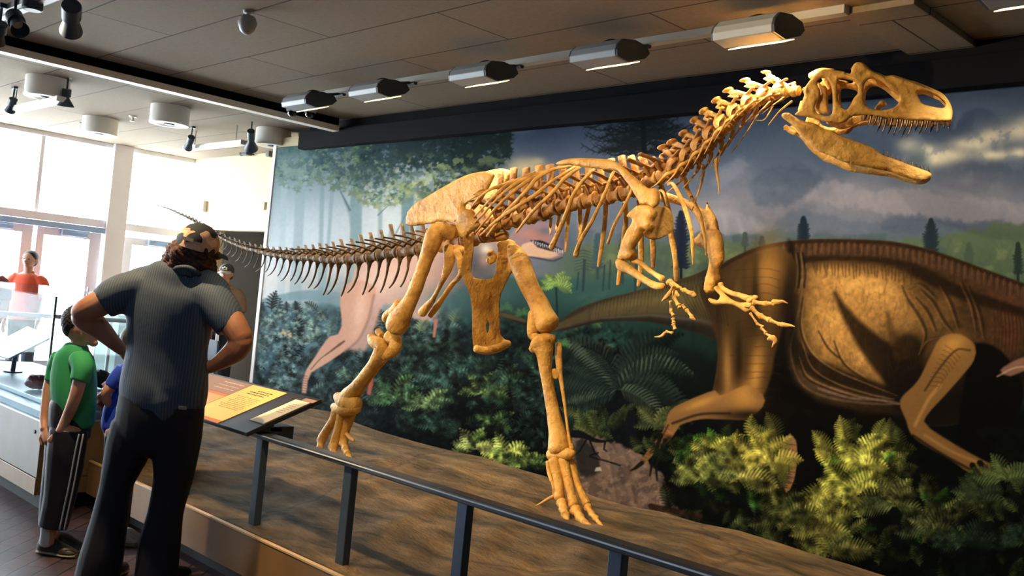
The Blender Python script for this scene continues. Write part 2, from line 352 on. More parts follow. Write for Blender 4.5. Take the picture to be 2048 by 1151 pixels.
# hanging smoke sensor (lamp like) near 505,40
c = at_z(497, 22, CEIL); t = thing('motion_sensor', 'grey cone-shaped sensor hanging alone from the dark ceiling panels', 'sensor', (float(c[0]), float(c[1]), CEIL))
mb = MB(); mb.lathe(c, (0, 0, -1), [(0, .035), (.015, .03), (.02, .012), (.04, .012)], 18); mb.build('mount', M_fix, t)
ax = np.array([0.25, -0.1, -1.0]); mb = MB(); mb.lathe(c+np.array([0, 0, -.03]), ax, [(0, .02), (.02, .05), (.05, .06), (.1, .045), (.125, .02), (.128, .002)], 22); mb.build('body', M_fix, t)
# light boards and track heads of the left half
def board(a, b, w, h, label):
    a = np.array(a, float); b = np.array(b, float); t = thing('hanging_light_board', label, 'lighting track', tuple((a+b)/2), 'pale track boards near the windows')
    d = b-a; d /= np.linalg.norm(d); s = np.array([-d[1], d[0], 0])
    m2 = MB(); m2.obox((a+b)/2, (b-a)/2, s*w/2, (0, 0, h/2)); m2.build('board', M_white, t, smooth=False, bevel=0.004)
    for q in (0.15, 0.85):
        r = MB(); p = a+(b-a)*q; r.cyl(p+(0, 0, h/2), (p[0], p[1], CEIL), 0.008, n=8); r.build('hanger', M_alum, t)
    return t
def head(tip, top, label, r0=0.03, r1=0.07, mount=None):
    """track head: yoke on top, flared barn-door can towards tip"""
    top = np.array(top, float); tip = np.array(tip, float); ax = tip-top; Ln = np.linalg.norm(ax); ax /= Ln
    t = thing('track_spotlight', label, 'spotlight', tuple(top), 'dark track spotlights')
    mb = MB(); mb.lathe(top, ax, [(0, r0*1.3), (Ln*.45, r0*1.3), (Ln*.46, r0*.95), (Ln*.55, r0*1.0), (Ln, r1), (Ln-.004, r1*.96), (Ln*.6, r0*.8)], 22); mb.build('can', M_housing, t)
    mb = MB(); mb.lathe(top+ax*Ln*.6, ax, [(0, r0*.75), (.004, r0*.7)], 16); mb.build('lamp', M_white, t)
    mt = top+np.array([0, 0, .1]) if mount is None else np.array(mount, float)
    mb = MB(); mb.cyl(top+ax*Ln*.2, mt, .009, n=8); mb.box(mt-np.array([.035, .02, .0]), mt+np.array([.035, .02, .03])); mb.build('yoke', M_housing, t)
    return t
def z_at(px, py, z): return at_z(px, py, z)
# near track, upper left corner, and its heads
a = z_at(-60, 52, 3.12); b = z_at(100, -10, 3.12)
mb = MB(); d = (b-a); d /= np.linalg.norm(d); s = np.array([-d[1], d[0], 0]); mb.obox((a+b)/2, (b-a)/2*1.6, s*.05, (0, 0, .02)); mb.obox((a+b)/2+(0, 0, -.022), (b-a)/2*1.6, s*.012, (0, 0, .006))
tag(mb.build('lighting_track', M_fix, smooth=False), 'pale lighting track crossing the upper left corner of the ceiling', 'lighting track')
head(z_at(40, 60, 2.92), z_at(28, 32, 3.03), 'tilted track spotlight at the crossing of track and ceiling bar', 0.04, 0.055)
head(z_at(-6, 85, 2.9), z_at(0, 48, 3.0), 'track spotlight cut by the left edge of the view', 0.035, 0.05)
head(z_at(142, 62, 2.9), z_at(143, 12, 3.0), 'flared track spotlight hanging beside the blue-grey ceiling cylinder', 0.042, 0.066)
ta = z_at(14, 222, 3.0); tb = z_at(125, 198, 3.0)
board(ta, tb, .1, .05, 'pale hanging board lost in the glare, far left')
head(z_at(131, 212, 2.95), z_at(134, 178, 3.1), 'dark spotlight at the right end of the glaring board', 0.03, 0.075)
head(z_at(20, 222, 2.97), z_at(27, 198, 3.08), 'pale blue spotlight at the left end of the glaring board', 0.03, 0.05)
ta = z_at(372, 297, 3.0); tb = z_at(490, 285, 3.0)
board(ta, tb, .1, .05, 'pale hanging board between the drum lights and the cream wall')
head(z_at(502, 296, 2.95), z_at(502, 262, 3.1), 'dark spotlight beside the drum light at the beam end', 0.03, 0.075)
head(z_at(376, 296, 2.97), z_at(383, 274, 3.08), 'small grey spotlight at the window end of the board', 0.03, 0.05)
# small exit-light / speaker on the cream wall and cameras
c = at_y(548, 299, YW); mb = MB(); mb.box((c[0]-.04, YW-.09, c[2]-.1), (c[0]+.04, YW, c[2]+.1)); mb.cyl((c[0]-.0, YW-.1, c[2]+.04), (c[0], YW-.09, c[2]+.04), .025)
tag(mb.build('wall_speaker', mat('speaker_grey', rgb(90, 92, 90), .5), smooth=False, bevel=.004), 'small dark speaker high on the cream wall beside the mural', 'speaker')
c = at_y(492, 306, YW-.1); mb = MB(); mb.box((c[0]-.05, YW-.14, c[2]-.03), (c[0]+.08, YW-.05, c[2]+.03)); mb.cyl((c[0]+.03, YW-.05, c[2]), (c[0]+.03, YW, c[2]), .015); mb.cyl((c[0]-.05, YW-.1, c[2]), (c[0]-.1, YW-.12, c[2]-.01), .03)
tag(mb.build('wall_camera', M_housing, smooth=False, bevel=.004), 'small camera under the ceiling on the cream wall', 'security camera')
c = at_x(424, 338, WX+.3); mb = MB(); mb.ell(c, .05, .05, .04); mb.cyl(c, (c[0]-.25, c[1]+.02, c[2]), .015)
tag(mb.build('corner_camera', M_white), 'white ball-shaped camera on the blue corner post', 'security camera')
c = at_y(530, 412, YW); mb = MB(); mb.box((c[0]-.03, YW-.03, c[2]-.05), (c[0]+.03, YW, c[2]+.05))
tag(mb.build('wall_switch', mat('switch_beige', rgb(190, 170, 120), .5), smooth=False, bevel=.003), 'small beige box on the cream wall above the opening', 'wall switch')
c = at_y(404, 412, YW-.05); mb = MB(); mb.box((c[0]-.05, YW-.06, c[2]-.08), (c[0]+.05, YW, c[2]+.08))
tag(mb.build('wall_alarm', M_white, smooth=False, bevel=.003), 'white box on the corner beside the blue post', 'alarm')
# ------------------------------------------------------------------ spot fixtures that light the mount
for i, (loc, tgt, en, sz) in enumerate(SPOTS):
    l = light('SPOT', 'track_lamp', loc, tgt, en, WARM, 0.03, spot=sz, blend=0.5)
    v = np.array(tgt, float)-np.array(loc, float); v /= np.linalg.norm(v)
    t = thing('track_spotlight', ['spotlight out over the walkway aimed at the pelvis', 'spotlight out over the walkway aimed at the ribs', 'spotlight out over the walkway aimed at the skull', 'spotlight out over the walkway aimed at the ferns', 'spotlight out over the walkway aimed at the tilted sign', 'added spotlight out over the walkway brightening the rock stage'][i], 'spotlight', loc, 'dark track spotlights')
    p0 = np.array(loc)-v*.02
    mb = MB(); mb.lathe(p0-v*.14, v, [(0, .03), (.005, .04), (.1, .042), (.13, .06), (.128, .056), (.1, .038)], 20); mb.build('can', M_housing, t)
    mb = MB(); mb.cyl(p0-v*.1, p0-v*.1+np.array([0, 0, .22]), .01, n=8); mb.build('yoke', M_housing, t)

# unseen cool fill light added over the walkway, in a plain square frame
t = thing('ceiling_fill_light', 'added square fill light in the ceiling over the walkway', 'ceiling light', (-2.6, -.6, CEIL))
mb = MB(); mb.box((-3.0, -1.0, CEIL-.05), (-2.2, -.2, CEIL)); mb.build('frame', M_white, t, smooth=False, bevel=.004)
light('AREA', 'fill_light', (-2.6, -.6, CEIL-.06), (-3.6, .6, 0), 26, (.62, .8, 1.0), .7)
# ================================================================== ROCK DECK, PLINTH, RAIL, SIGN, CASE
YM = 5.42            # plane of the mural
def rock_material():
    m = bpy.data.materials.new('sculpted_rock'); m.use_nodes = True; N = m.node_tree.nodes; L = m.node_tree.links; b = N['Principled BSDF']
    tc = N.new('ShaderNodeTexCoord')
    mp = N.new('ShaderNodeMapping'); mp.inputs['Scale'].default_value = (1.1, 2.0, 1); mp.inputs['Rotation'].default_value = (0, 0, 0.15); L.new(tc.outputs['Object'], mp.inputs['Vector'])
    n1 = N.new('ShaderNodeTexNoise'); n1.inputs['Scale'].default_value = 2.2; n1.inputs['Detail'].default_value = 9; n1.inputs['Roughness'].default_value = .62; L.new(mp.outputs[0], n1.inputs['Vector'])
    cr = N.new('ShaderNodeValToRGB'); e = cr.color_ramp.elements
    e[0].position = .3; e[0].color = rgb(92, 80, 62); e[1].position = .72; e[1].color = rgb(222, 184, 130)
    e2 = e.new(.48); e2.color = rgb(152, 128, 96); e3 = e.new(.6); e3.color = rgb(190, 156, 112)
    L.new(n1.outputs['Fac'], cr.inputs['Fac'])
    v = N.new('ShaderNodeTexVoronoi'); v.feature = 'DISTANCE_TO_EDGE'; v.inputs['Scale'].default_value = .75; v.inputs['Randomness'].default_value = 1
    nw = N.new('ShaderNodeTexNoise'); nw.inputs['Scale'].default_value = 2.0; nw.inputs['Detail'].default_value = 5; L.new(tc.outputs['Object'], nw.inputs['Vector'])
    mxv = N.new('ShaderNodeMix'); mxv.data_type = 'VECTOR'; mxv.inputs['Factor'].default_value = .35
    L.new(tc.outputs['Object'], mxv.inputs['A']); L.new(nw.outputs['Color'], mxv.inputs['B']); L.new(mxv.outputs['Result'], v.inputs['Vector'])
    mr = N.new('ShaderNodeMapRange'); mr.inputs['From Min'].default_value = 0; mr.inputs['From Max'].default_value = .012; mr.inputs['To Min'].default_value = .5; mr.inputs['To Max'].default_value = 1
    L.new(v.outputs['Distance'], mr.inputs['Value'])
    mx = N.new('ShaderNodeMix'); mx.data_type = 'RGBA'; mx.blend_type = 'MULTIPLY'; mx.inputs['Factor'].default_value = .8
    L.new(cr.outputs['Color'], mx.inputs['A']); L.new(mr.outputs['Result'], mx.inputs['B']); L.new(mx.outputs['Result'], b.inputs['Base Color'])
    n2 = N.new('ShaderNodeTexNoise'); n2.inputs['Scale'].default_value = 8; n2.inputs['Detail'].default_value = 9; n2.inputs['Roughness'].default_value = .7; L.new(mp.outputs[0], n2.inputs['Vector'])
    bp = N.new('ShaderNodeBump'); bp.inputs['Strength'].default_value = 1.0; bp.inputs['Distance'].default_value = .16
    L.new(n2.outputs['Fac'], bp.inputs['Height']); L.new(bp.outputs['Normal'], b.inputs['Normal'])
    b.inputs['Roughness'].default_value = .85; b.inputs['Specular IOR Level'].default_value = .25
    return m
M_rock = rock_material()
# height of the rock along the mural, read from its visible upper edge
_edge = [(560, 800), (610, 815), (660, 822), (720, 848), (760, 862), (840, 885), (917, 904), (960, 912), (1020, 932), (1093, 952), (1150, 975), (1194, 994), (1260, 1012), (1320, 1022), (1400, 1045), (1478, 1060), (1560, 1085), (1620, 1105), (1700, 1128), (1762, 1148), (1850, 1172)]
_ex = np.array([at_y(a, b, YM)[0] for a, b in _edge]); _ez = np.array([at_y(a, b, YM)[2] for a, b in _edge])
def rock_z(x, y):
    x = np.asarray(x, float); y = np.asarray(y, float)
    zb = np.interp(x, _ex, _ez)
    t = np.clip((y-4.3)/(YM-4.3), 0, 1); t = t*t*(3-2*t)
    fr = np.clip((y-2.56)/.5, 0, 1)
    r = .012*np.sin(x*2.3+y*1.7)+.008*np.sin(x*5.1-y*3.3+1)+.006*np.sin(x*9.7+y*7.9+2)+.004*np.sin(x*21+y*13)
    return .302*(1-t)+zb*t + r*fr*(1-t)
nx, ny = 420, 130
gx = np.linspace(-9.32, 2.5, nx); gy = np.linspace(2.495, YM-.004, ny)
GX, GY = np.meshgrid(gx, gy); GZ = rock_z(GX, GY)
V = np.stack([GX, GY, GZ], -1).reshape(-1, 3)
Fq = [(j*nx+i, j*nx+i+1, (j+1)*nx+i+1, (j+1)*nx+i) for j in range(ny-1) for i in range(nx-1) if not (gx[i] < -6.11 and gy[j] < 3.17)]
mb = MB(); mb.add(V, Fq)
# skirt
n0 = len(V); sk = []
for j, i in [(0, i) for i in range(nx)]: sk.append((gx[i], gy[0], .12))
mb.add(sk, []); sf = [(i+1, i, n0+i, n0+i+1) for i in range(nx-1) if gx[i] >= -6.11]; mb.f += sf; mb.m += [0]*len(sf)
rock = mb.build('rock_deck', M_rock)
tag(rock, 'low stage of sculpted tan rock under the mounted skeleton', 'display base')
# plinth
M_ply = mat('maple_plywood', rgb(150, 116, 72), .5, noise=(3.5, rgb(128, 96, 58), 4, .35, .7), bump=(30, .05, .004))
M_edge = mat('maple_edge_strip', rgb(214, 178, 132), .4)
t = thing('plinth', 'long plywood plinth edging the rock stage along the walkway', 'plinth', (-2.0, 2.5, 0))
PX0 = -6.10
mb = MB(); mb.box((PX0, 2.455, .1), (2.5, 2.49, .296)); mb.build('face_panel', M_ply, t, smooth=False, bevel=.002)
mb = MB(); mb.box((PX0, 2.452, .2965), (2.5, 2.476, .306)); mb.build('edge_strip', M_edge, t, smooth=False, bevel=.001)
mb = MB(); mb.box((PX0, 2.56, 0), (2.5, 2.58, .1)); mb.box((PX0, 2.49, .09), (2.5, 2.56, .1)); mb.build('toe_kick', M_black, t, smooth=False)
# rail
M_steel = mat('blue_grey_steel', rgb(72, 88, 108), .42, metal=.35)
M_railtop = mat('dark_rail_cap', rgb(70, 76, 84), .33, metal=.3)
t = thing('guard_rail', 'blue-grey metal guard rail along the front edge of the rock stage', 'railing', (-2.0, 2.56, .3))
RX0, RX1 = -5.2, 1.9
mb = MB(); mb.box((RX0, 2.545, .735), (RX1, 2.615, .765)); mb.build('top_rail', M_railtop, t, smooth=False, bevel=.006)
mb = MB(); mb.box((RX0, 2.541, .752), (RX1, 2.546, .7585)); mb.build('rail_highlight', mat('painted_highlight', rgb(226, 230, 236), .25), t, smooth=False, bevel=.002, label='pale painted highlight line')  # pale strip painted as the highlight on the rail's front edge
for i, x in enumerate((-5.09, -4.322, -3.556, -2.79, -2.024, -1.258, -.49, .276, 1.04, 1.8)):
    mb = MB(); mb.box((x-.002, 2.562, .295), (x+.058, 2.6, .735)); mb.build('post', M_steel, t, smooth=False, bevel=.004)
# ------------------------------------------------------------------ angled sign
P0 = at_z(505, 873, .765)            # near right corner
t = thing('sign_panel', 'tilted interpretive sign with amber text panel fixed above the rail', 'sign', (-4.7, 2.6, .76))
A = np.array([P0[0], P0[1], .775])   # right front
B = at_y(630, 795, 2.86)             # right back
ex = np.array([-1., 0, 0]); ey = (B-A); ey[0] = 0; LY = np.linalg.norm(ey); ey /= LY
A = np.array([(A[0]+B[0])/2, A[1], A[2]]); n_ = np.cross(ex, ey); n_ = n_ if n_[2] > 0 else -n_
WS = 1.25
def sgn(u, v, h=0.0): return A + ex*u + ey*v + n_*h     # u leftwards, v up the slope
def plate(u0, u1, v0, v1, h0, h1, skew=0): 
    m2 = MB(); c = [sgn(u0, v0, h0), sgn(u1, v0, h0), sgn(u1, v1, h0), sgn(u0, v1, h0)]; d = [sgn(u0, v0, h1), sgn(u1, v0, h1), sgn(u1, v1, h1), sgn(u0, v1, h1)]
    return m2.add(c+d, [(0,1,2,3),(7,6,5,4),(0,4,5,1),(1,5,6,2),(2,6,7,3),(3,7,4,0)])
plate(0, WS, 0, LY, -.022, 0).build('board', mat('sign_board_black', rgb(38, 36, 38), .4), t, smooth=False, bevel=.003)
def uv_of(px, py):
    d = ray(px, py); k = np.dot(A-CAM, n_)/np.dot(d, n_); p = CAM+d*k - A
    return float(np.dot(p, ex)), float(np.dot(p, ey))
def poly_plate(name, pts, h0, h1, m, par, px=True):
    q = [uv_of(*p) if px else p for p in pts]; m2 = MB(); k = len(q)
    m2.add([sgn(u, v, h0) for u, v in q]+[sgn(u, v, h1) for u, v in q], [tuple(range(k)), tuple(range(2*k-1, k-1, -1))]+[(i, (i+1) % k, k+(i+1) % k, k+i) for i in range(k)])
    return m2.build(name, m, par, smooth=False)
M_amber = mat('amber_print', rgb(250, 205, 110), .6)
M_cream = mat('cream_print', rgb(255, 236, 200), .6)
M_orange = mat('orange_print', rgb(214, 120, 52), .6); M_mauve = mat('mauve_print', rgb(170, 128, 108), .6)
M_ink = mat('ink', rgb(60, 44, 28), .7); M_inkw = mat('pale_ink', rgb(240, 214, 190), .7)
a0 = uv_of(460, 847); a1 = uv_of(571, 777); ua = .5*(a0[0]+a1[0])  # right edge of the amber sheet
uL = ua+.55
def rect(name, u0, u1, v0, v1, m, h=.0015): return poly_plate(name, [(u0, v0), (u1, v0), (u1, v1), (u0, v1)], 0, h, m, t, px=False)
rect('amber_sheet', ua, ua+.36, .03, LY-.02, M_amber).data.materials[0] = M_amber
rect('orange_strip', ua, ua+.36, .003, .029, M_orange)
rect('side_sheet', ua+.365, WS-.02, .03, LY*.55, mat('peach_print', rgb(236, 170, 110), .6))
rect('orange_band', ua+.365, WS-.02, LY*.55, LY*.61, M_orange)
rect('title_band', ua+.365, WS-.02, LY*.615, LY-.02, M_mauve)
c0 = uv_of(480, 841); c1 = uv_of(525, 848); c2 = uv_of(597, 800); 
rect('cream_card', min(c1[0], c2[0])+.0, min(c1[0], c2[0])+.135, c1[1]+.005, c2[1], M_cream, .002)
rect('caption_tab', min(c1[0], c2[0])-.02, min(c1[0], c2[0])+.085, c2[1]+.004, c2[1]+.035, M_mauve, .002)
ink = MB()
def line(u0, u1, v, th, h=.0022, mbx=ink):
    rnd = random.Random(int(v*9999)); u = u0
    while u < u1-.004:
        w = min(rnd.uniform(.008, .03), u1-u)
        mbx.add([sgn(u, v, h), sgn(u+w, v, h), sgn(u+w, v+th, h), sgn(u, v+th, h)], [(0, 1, 2, 3)]); u += w+.005
for k in range(3): line(ua+.07+(.02 if k == 2 else 0), ua+.27-(.05 if k == 0 else 0), LY-.075-.022*k, .0075)
for k in range(9): line(ua+.05, ua+.3-.02*(k % 3), LY-.16-.017*k, .003)
cu = min(c1[0], c2[0])
for k in range(6): line(cu+.03, cu+.11-.01*(k % 3), c2[1]-.05-.02*k, .003)
ink.build('print_lines', M_ink, t, smooth=False)
i2 = MB()
for k in range(3): line(ua+.4, ua+.62, LY-.06-.035*k, .008 if k == 0 else .005, mbx=i2)
i2.build('title_lines', M_inkw, t, smooth=False)
for x in (-4.36, -5.2):
    mb = MB(); mb.obox((x, 2.62, .775), (.06, 0, 0), (0, .07, 0), (0, 0, .012)); mb.box((x-.03, 2.58, .77), (x+.03, 2.66, .83)); mb.box((x-.06, 2.62, .72), (x+.06, 2.76, .79)); mb.build('bracket', M_steel, t, smooth=False, bevel=.003)
# ------------------------------------------------------------------ glass display case
CX1, CY0, CZ = -6.13, 2.16, .555      # right end, front, top of base
CX0, CY1 = -9.2, 3.15
t = thing('display_case', 'glass-topped display case on a plywood base at the left of the walkway', 'display case', (-7.2, 2.6, 0))
mb = MB(); mb.box((CX0, CY0, .205), (CX1, CY1, CZ-.01)); mb.build('base', mat('taupe_laminate', rgb(132, 124, 112), .5, noise=(4, rgb(122, 112, 98), 3, .3, .7)), t, smooth=False, bevel=.002)
mb = MB(); mb.box((CX0, CY0-.004, .1), (CX1+.004, CY1, .2)); mb.build('lower_band', M_ply, t, smooth=False, bevel=.002)
mb = MB(); mb.box((CX0, CY0+.06, 0), (CX1-.05, CY1-.05, .1)); mb.build('toe_kick', M_black, t, smooth=False)
mb = MB(); mb.box((CX1, CY0, .205), (CX1+.003, CY1, CZ-.01)); mb.build('end_panel', M_ply, t, smooth=False)
M_blueslab = mat('blue_grey_slab', rgb(88, 112, 134), .4)
mb = MB(); mb.box((CX0, CY0-.012, CZ-.01), (CX1+.012, CY1, CZ)); mb.build('metal_trim', M_alum, t, smooth=False)
mb = MB(); mb.box((CX0, CY0+.012, CZ), (CX1-.012, CY1-.01, CZ+.045)); mb.build('deck', M_blueslab, t, smooth=False, bevel=.003)
mb = MB(); mb.box((CX0+.2, CY0+.12, CZ+.046), (CX1-.1, CY1-.12, CZ+.075)); mb.build('riser', M_blueslab, t, smooth=False, bevel=.003)
mb = MB(); mb.cyl((-6.23, CY0-.006, .47), (-6.23, CY0+.002, .47), .012); mb.build('lock', M_housing, t)
GZ1 = 1.30
gl = MB()
for a, b in (((CX0, CY0+.004, CZ+.001), (CX1-.006, CY0+.012, GZ1)), ((CX1-.013, CY0+.013, CZ+.001), (CX1-.005, CY1-.02, GZ1)), ((CX0, CY1-.028, CZ+.001), (CX1-.014, CY1-.02, GZ1)), ((CX0, CY0+.004, GZ1+.001), (CX1-.005, CY1-.02, GZ1+.01))): gl.box(a, b)
gl.build('glass', M_case_glass, t, smooth=False)
M_gedge = mat('glass_edge_green', rgb(70, 96, 88), .3)
mb = MB(); mb.box((CX1-.016, CY0, CZ), (CX1-.002, CY0+.014, GZ1+.01)); mb.build('corner_strip', M_gedge, t, smooth=False)
mb = MB(); mb.box((CX1-.014, CY1-.03, CZ), (CX1-.004, CY1-.02, GZ1)); mb.build('corner_strip', M_gedge, t, smooth=False)
# contents
c = np.array([-7.55, 2.45, CZ+.075])
s = thing('case_label_stand', 'tilted white label panel on a stand inside the glass case', 'sign', tuple(c))
C4 = [at_y(-40, 700, 2.45), at_y(17, 716, 2.42), at_y(105, 672, 2.75), at_y(55, 652, 2.85)]
nn = np.cross(C4[1]-C4[0], C4[2]-C4[1]); nn /= np.linalg.norm(nn); nn = nn if nn[2] > 0 else -nn
mb = MB(); mb.add(C4+[q-nn*.015 for q in C4], [(0,1,2,3),(7,6,5,4),(0,4,5,1),(1,5,6,2),(2,6,7,3),(3,7,4,0)]); mb.build('panel', mat('label_white', rgb(215, 220, 235), .5), s, smooth=False, bevel=.002)
mb = MB()
for k in range(5):
    p = C4[0]*.2+C4[3]*.8+(C4[1]-C4[0])*(.1)+((C4[0]-C4[3])*.13*k)+nn*.002; q = p+(C4[1]-C4[0])*.5; w = (C4[0]-C4[3])*.03
    mb.add([p, q, q+w, p+w], [(0, 1, 2, 3)])
mb.build('print_lines', mat('grey_ink', rgb(160, 168, 190), .7), s, smooth=False)
cc = (C4[0]+C4[2])/2; mb = MB(); mb.cyl((cc[0], cc[1], CZ+.075), cc-nn*.02, .018); mb.cyl((cc[0], cc[1], CZ+.0755), (cc[0], cc[1], CZ+.085), .07); mb.build('stand', M_steel, s)
def lump(name, px, py, y, r, m, label, seed, par=None, sq=(1, .8, .6)):
    p = at_y(px, py, y); mb = MB(); mb.ell((0, 0, 0), r*sq[0], r*sq[1], r*sq[2], 22, 14)
    V = mb.v[0]; V *= (1+.22*hnoise(V*1.6/r*.12, seed)+.1*hnoise(V*4/r*.12, seed+4))[:, None]; zmin = V[:, 2].min(); V += np.array([p[0], p[1], CZ+.0765-zmin])
    mb.v[0] = V; o = mb.build(name, m); return tag(o, label, 'fossil', 'red fossil specimens in the case')
M_red = mat('red_specimen', rgb(150, 44, 36), .6, noise=(18, rgb(90, 30, 30), 5, .4, .6), bump=(30, .5, .01))
M_dkspec = mat('dark_specimen', rgb(44, 48, 50), .6, bump=(30, .6, .01))
lump('fossil_specimen', 76, 758, 2.42, .095, M_red, 'dark red fossil lump on the riser left of the green-shirted boy', 1.0, sq=(1, .8, .5))
lump('fossil_specimen', 212, 765, 2.5, .085, M_red, 'red lump in the case between the green-shirted boy and the tall man', 5.0)
o = lump('fossil_specimen', 200, 745, 2.88, .1, M_dkspec, 'dark lump in the case behind the red one between boy and man', 8.0)
lump('fossil_specimen', 228, 738, 2.86, .075, mat('orange_red_specimen', rgb(196, 62, 34), .6, bump=(20, .4, .01)), 'small orange-red lump touching the blue-shirted child\'s sleeve', 11.0)
# thin rail and bench beyond the case
mb = MB(); a = at_x(-60, 645, -9.6); b = at_x(262, 668, -9.6); z = .98
a = at_z(-60, 648, z); b = at_z(140, 657, z)
y_far = 3.3
mb = MB(); mb.cyl((-10.0, 1.5, .99), (-10.0, 5.4, .99), .022)
t = thing('lean_rail', 'thin pale rail with posts beyond the display case near the doors', 'railing', (-10.0, 3.4, 0))
mb.build('top_rail', M_frame, t)
for yy in (1.7, 2.9, 4.1, 5.3):
    m2 = MB(); m2.cyl((-10.0, yy, 0), (-10.0, yy, .97), .018); m2.build('post', M_frame, t)
# blocky bench/cabinet seen behind the man's arm
mb = MB(); mb.box((-11.6, 4.6, 0), (-11.0, 5.6, .98)); mb.box((-11.62, 4.58, .98), (-10.98, 5.62, 1.0))
tag(mb.build('reception_cabinet', mat('sage_grey', rgb(116, 128, 116), .6), smooth=False, bevel=.004), 'low sage-grey cabinet near the doors behind the tall man\'s left arm', 'cabinet')
# clutter by the opening: stacked folding chairs and a cart
t = thing('folding_chair', 'thin metal-legged chair left of the mural\'s lower edge', 'chair', (-9.9, 5.0, 0))
mb = MB()
for dx in (0, .34):
    for dy in (0, .32):
        m2 = MB(); m2.cyl((-10.05+dx, 4.8+dy, 0), (-10.0+dx*.9, 4.83+dy*.9, .46), .012, n=8); m2.build('leg', M_alum, t)
mb.box((-10.07, 4.8, .46), (-9.68, 5.16, .485)); mb.build('seat', M_white, t, smooth=False, bevel=.005)
m2 = MB(); m2.box((-10.07, 5.14, .62), (-9.68, 5.165, .85)); m2.cyl((-10.05, 5.15, .48), (-10.05, 5.15, .85), .012, n=8); m2.cyl((-9.7, 5.15, .48), (-9.7, 5.15, .85), .012, n=8); m2.build('backrest', M_housing, t, smooth=False)
mb = MB(); mb.box((-10.9, 4.55, 0), (-10.35, 5.15, .62)); mb.box((-10.92, 4.53, .62), (-10.33, 5.17, .66))
tag(mb.build('storage_box', mat('dark_box', rgb(30, 32, 34), .6), smooth=False, bevel=.01), 'dark low box beside the thin-legged chair behind the tall man', 'box')
# ================================================================== MOUNTED SKELETON
YMID = 4.4; YN = YMID-.2; YF = YMID+.2
def bone_material(name, base, dark, light_):
    m = bpy.data.materials.new(name); m.use_nodes = True; N = m.node_tree.nodes; L = m.node_tree.links; b = N['Principled BSDF']
    tc = N.new('ShaderNodeTexCoord')
    n1 = N.new('ShaderNodeTexNoise'); n1.inputs['Scale'].default_value = 7; n1.inputs['Detail'].default_value = 8; n1.inputs['Roughness'].default_value = .65; L.new(tc.outputs['Object'], n1.inputs['Vector'])
    cr = N.new('ShaderNodeValToRGB'); e = cr.color_ramp.elements; e[0].position = .3; e[0].color = dark; e[1].position = .75; e[1].color = light_
    k = e.new(.52); k.color = base
    L.new(n1.outputs['Fac'], cr.inputs['Fac']); L.new(cr.outputs['Color'], b.inputs['Base Color'])
    n2 = N.new('ShaderNodeTexNoise'); n2.inputs['Scale'].default_value = 55; n2.inputs['Detail'].default_value = 5; L.new(tc.outputs['Object'], n2.inputs['Vector'])
    n3 = N.new('ShaderNodeTexNoise'); n3.inputs['Scale'].default_value = 16; n3.inputs['Detail'].default_value = 3; L.new(tc.outputs['Object'], n3.inputs['Vector'])
    ad = N.new('ShaderNodeMath'); ad.operation = 'MULTIPLY_ADD'; ad.inputs[1].default_value = 2.2; L.new(n3.outputs['Fac'], ad.inputs[0]); L.new(n2.outputs['Fac'], ad.inputs[2])
    bp = N.new('ShaderNodeBump'); bp.inputs['Strength'].default_value = .6; bp.inputs['Distance'].default_value = .012; L.new(ad.outputs[0], bp.inputs['Height']); L.new(bp.outputs['Normal'], b.inputs['Normal'])
    b.inputs['Roughness'].default_value = .55; b.inputs['Specular IOR Level'].default_value = .35
    return m
M_bone = bone_material('cast_bone', rgb(220, 170, 88), rgb(160, 110, 52), rgb(232, 190, 116))
M_bone3 = bone_material('cast_bone_half_shaded', rgb(178, 128, 66), rgb(120, 80, 40), rgb(200, 152, 86))  # shade of ribs and scapula put into a darker vertebra colour
M_bone2 = bone_material('cast_bone_shaded', rgb(122, 94, 58), rgb(78, 58, 36), rgb(152, 120, 76))  # dim light on the tail put into a darker bone colour
M_tooth = mat('brown_tooth', rgb(44, 24, 18), .22, noise=(30, rgb(84, 46, 30), 3, .5, .75), spec=.6)
M_arm = mat('armature_steel', rgb(30, 28, 26), .5, metal=.5)
skel = thing('dinosaur_skeleton', 'mounted golden-brown skeleton of a large theropod dinosaur with open jaws on the rock stage', 'dinosaur skeleton', (-4.6, YMID, .3))
class Z:
    """reads points off one enlarged view: origin and scale"""
    def __init__(s, x0, y0, k): s.x0, s.y0, s.k = x0, y0, k
    def __call__(s, x, y): return (s.x0+x*s.k, s.y0+y*s.k)
PX = Z(0, 0, 1)
zS = Z(1550, 110, .1807); zJ = Z(1550, 210, .1711); zN = Z(1300, 130, .166); zH = Z(1180, 280, .1564)
zR = Z(930, 300, .1955); zP = Z(780, 330, .1711); zB = Z(820, 500, .1911); zL = Z(620, 600, .2956); zK = Z(1020, 640, .3649); zT = Z(600, 420, .1564)
zA = Z(1200, 440, .2051); zC = Z(1200, 540, .1303); zD = Z(1390, 530, .1477)
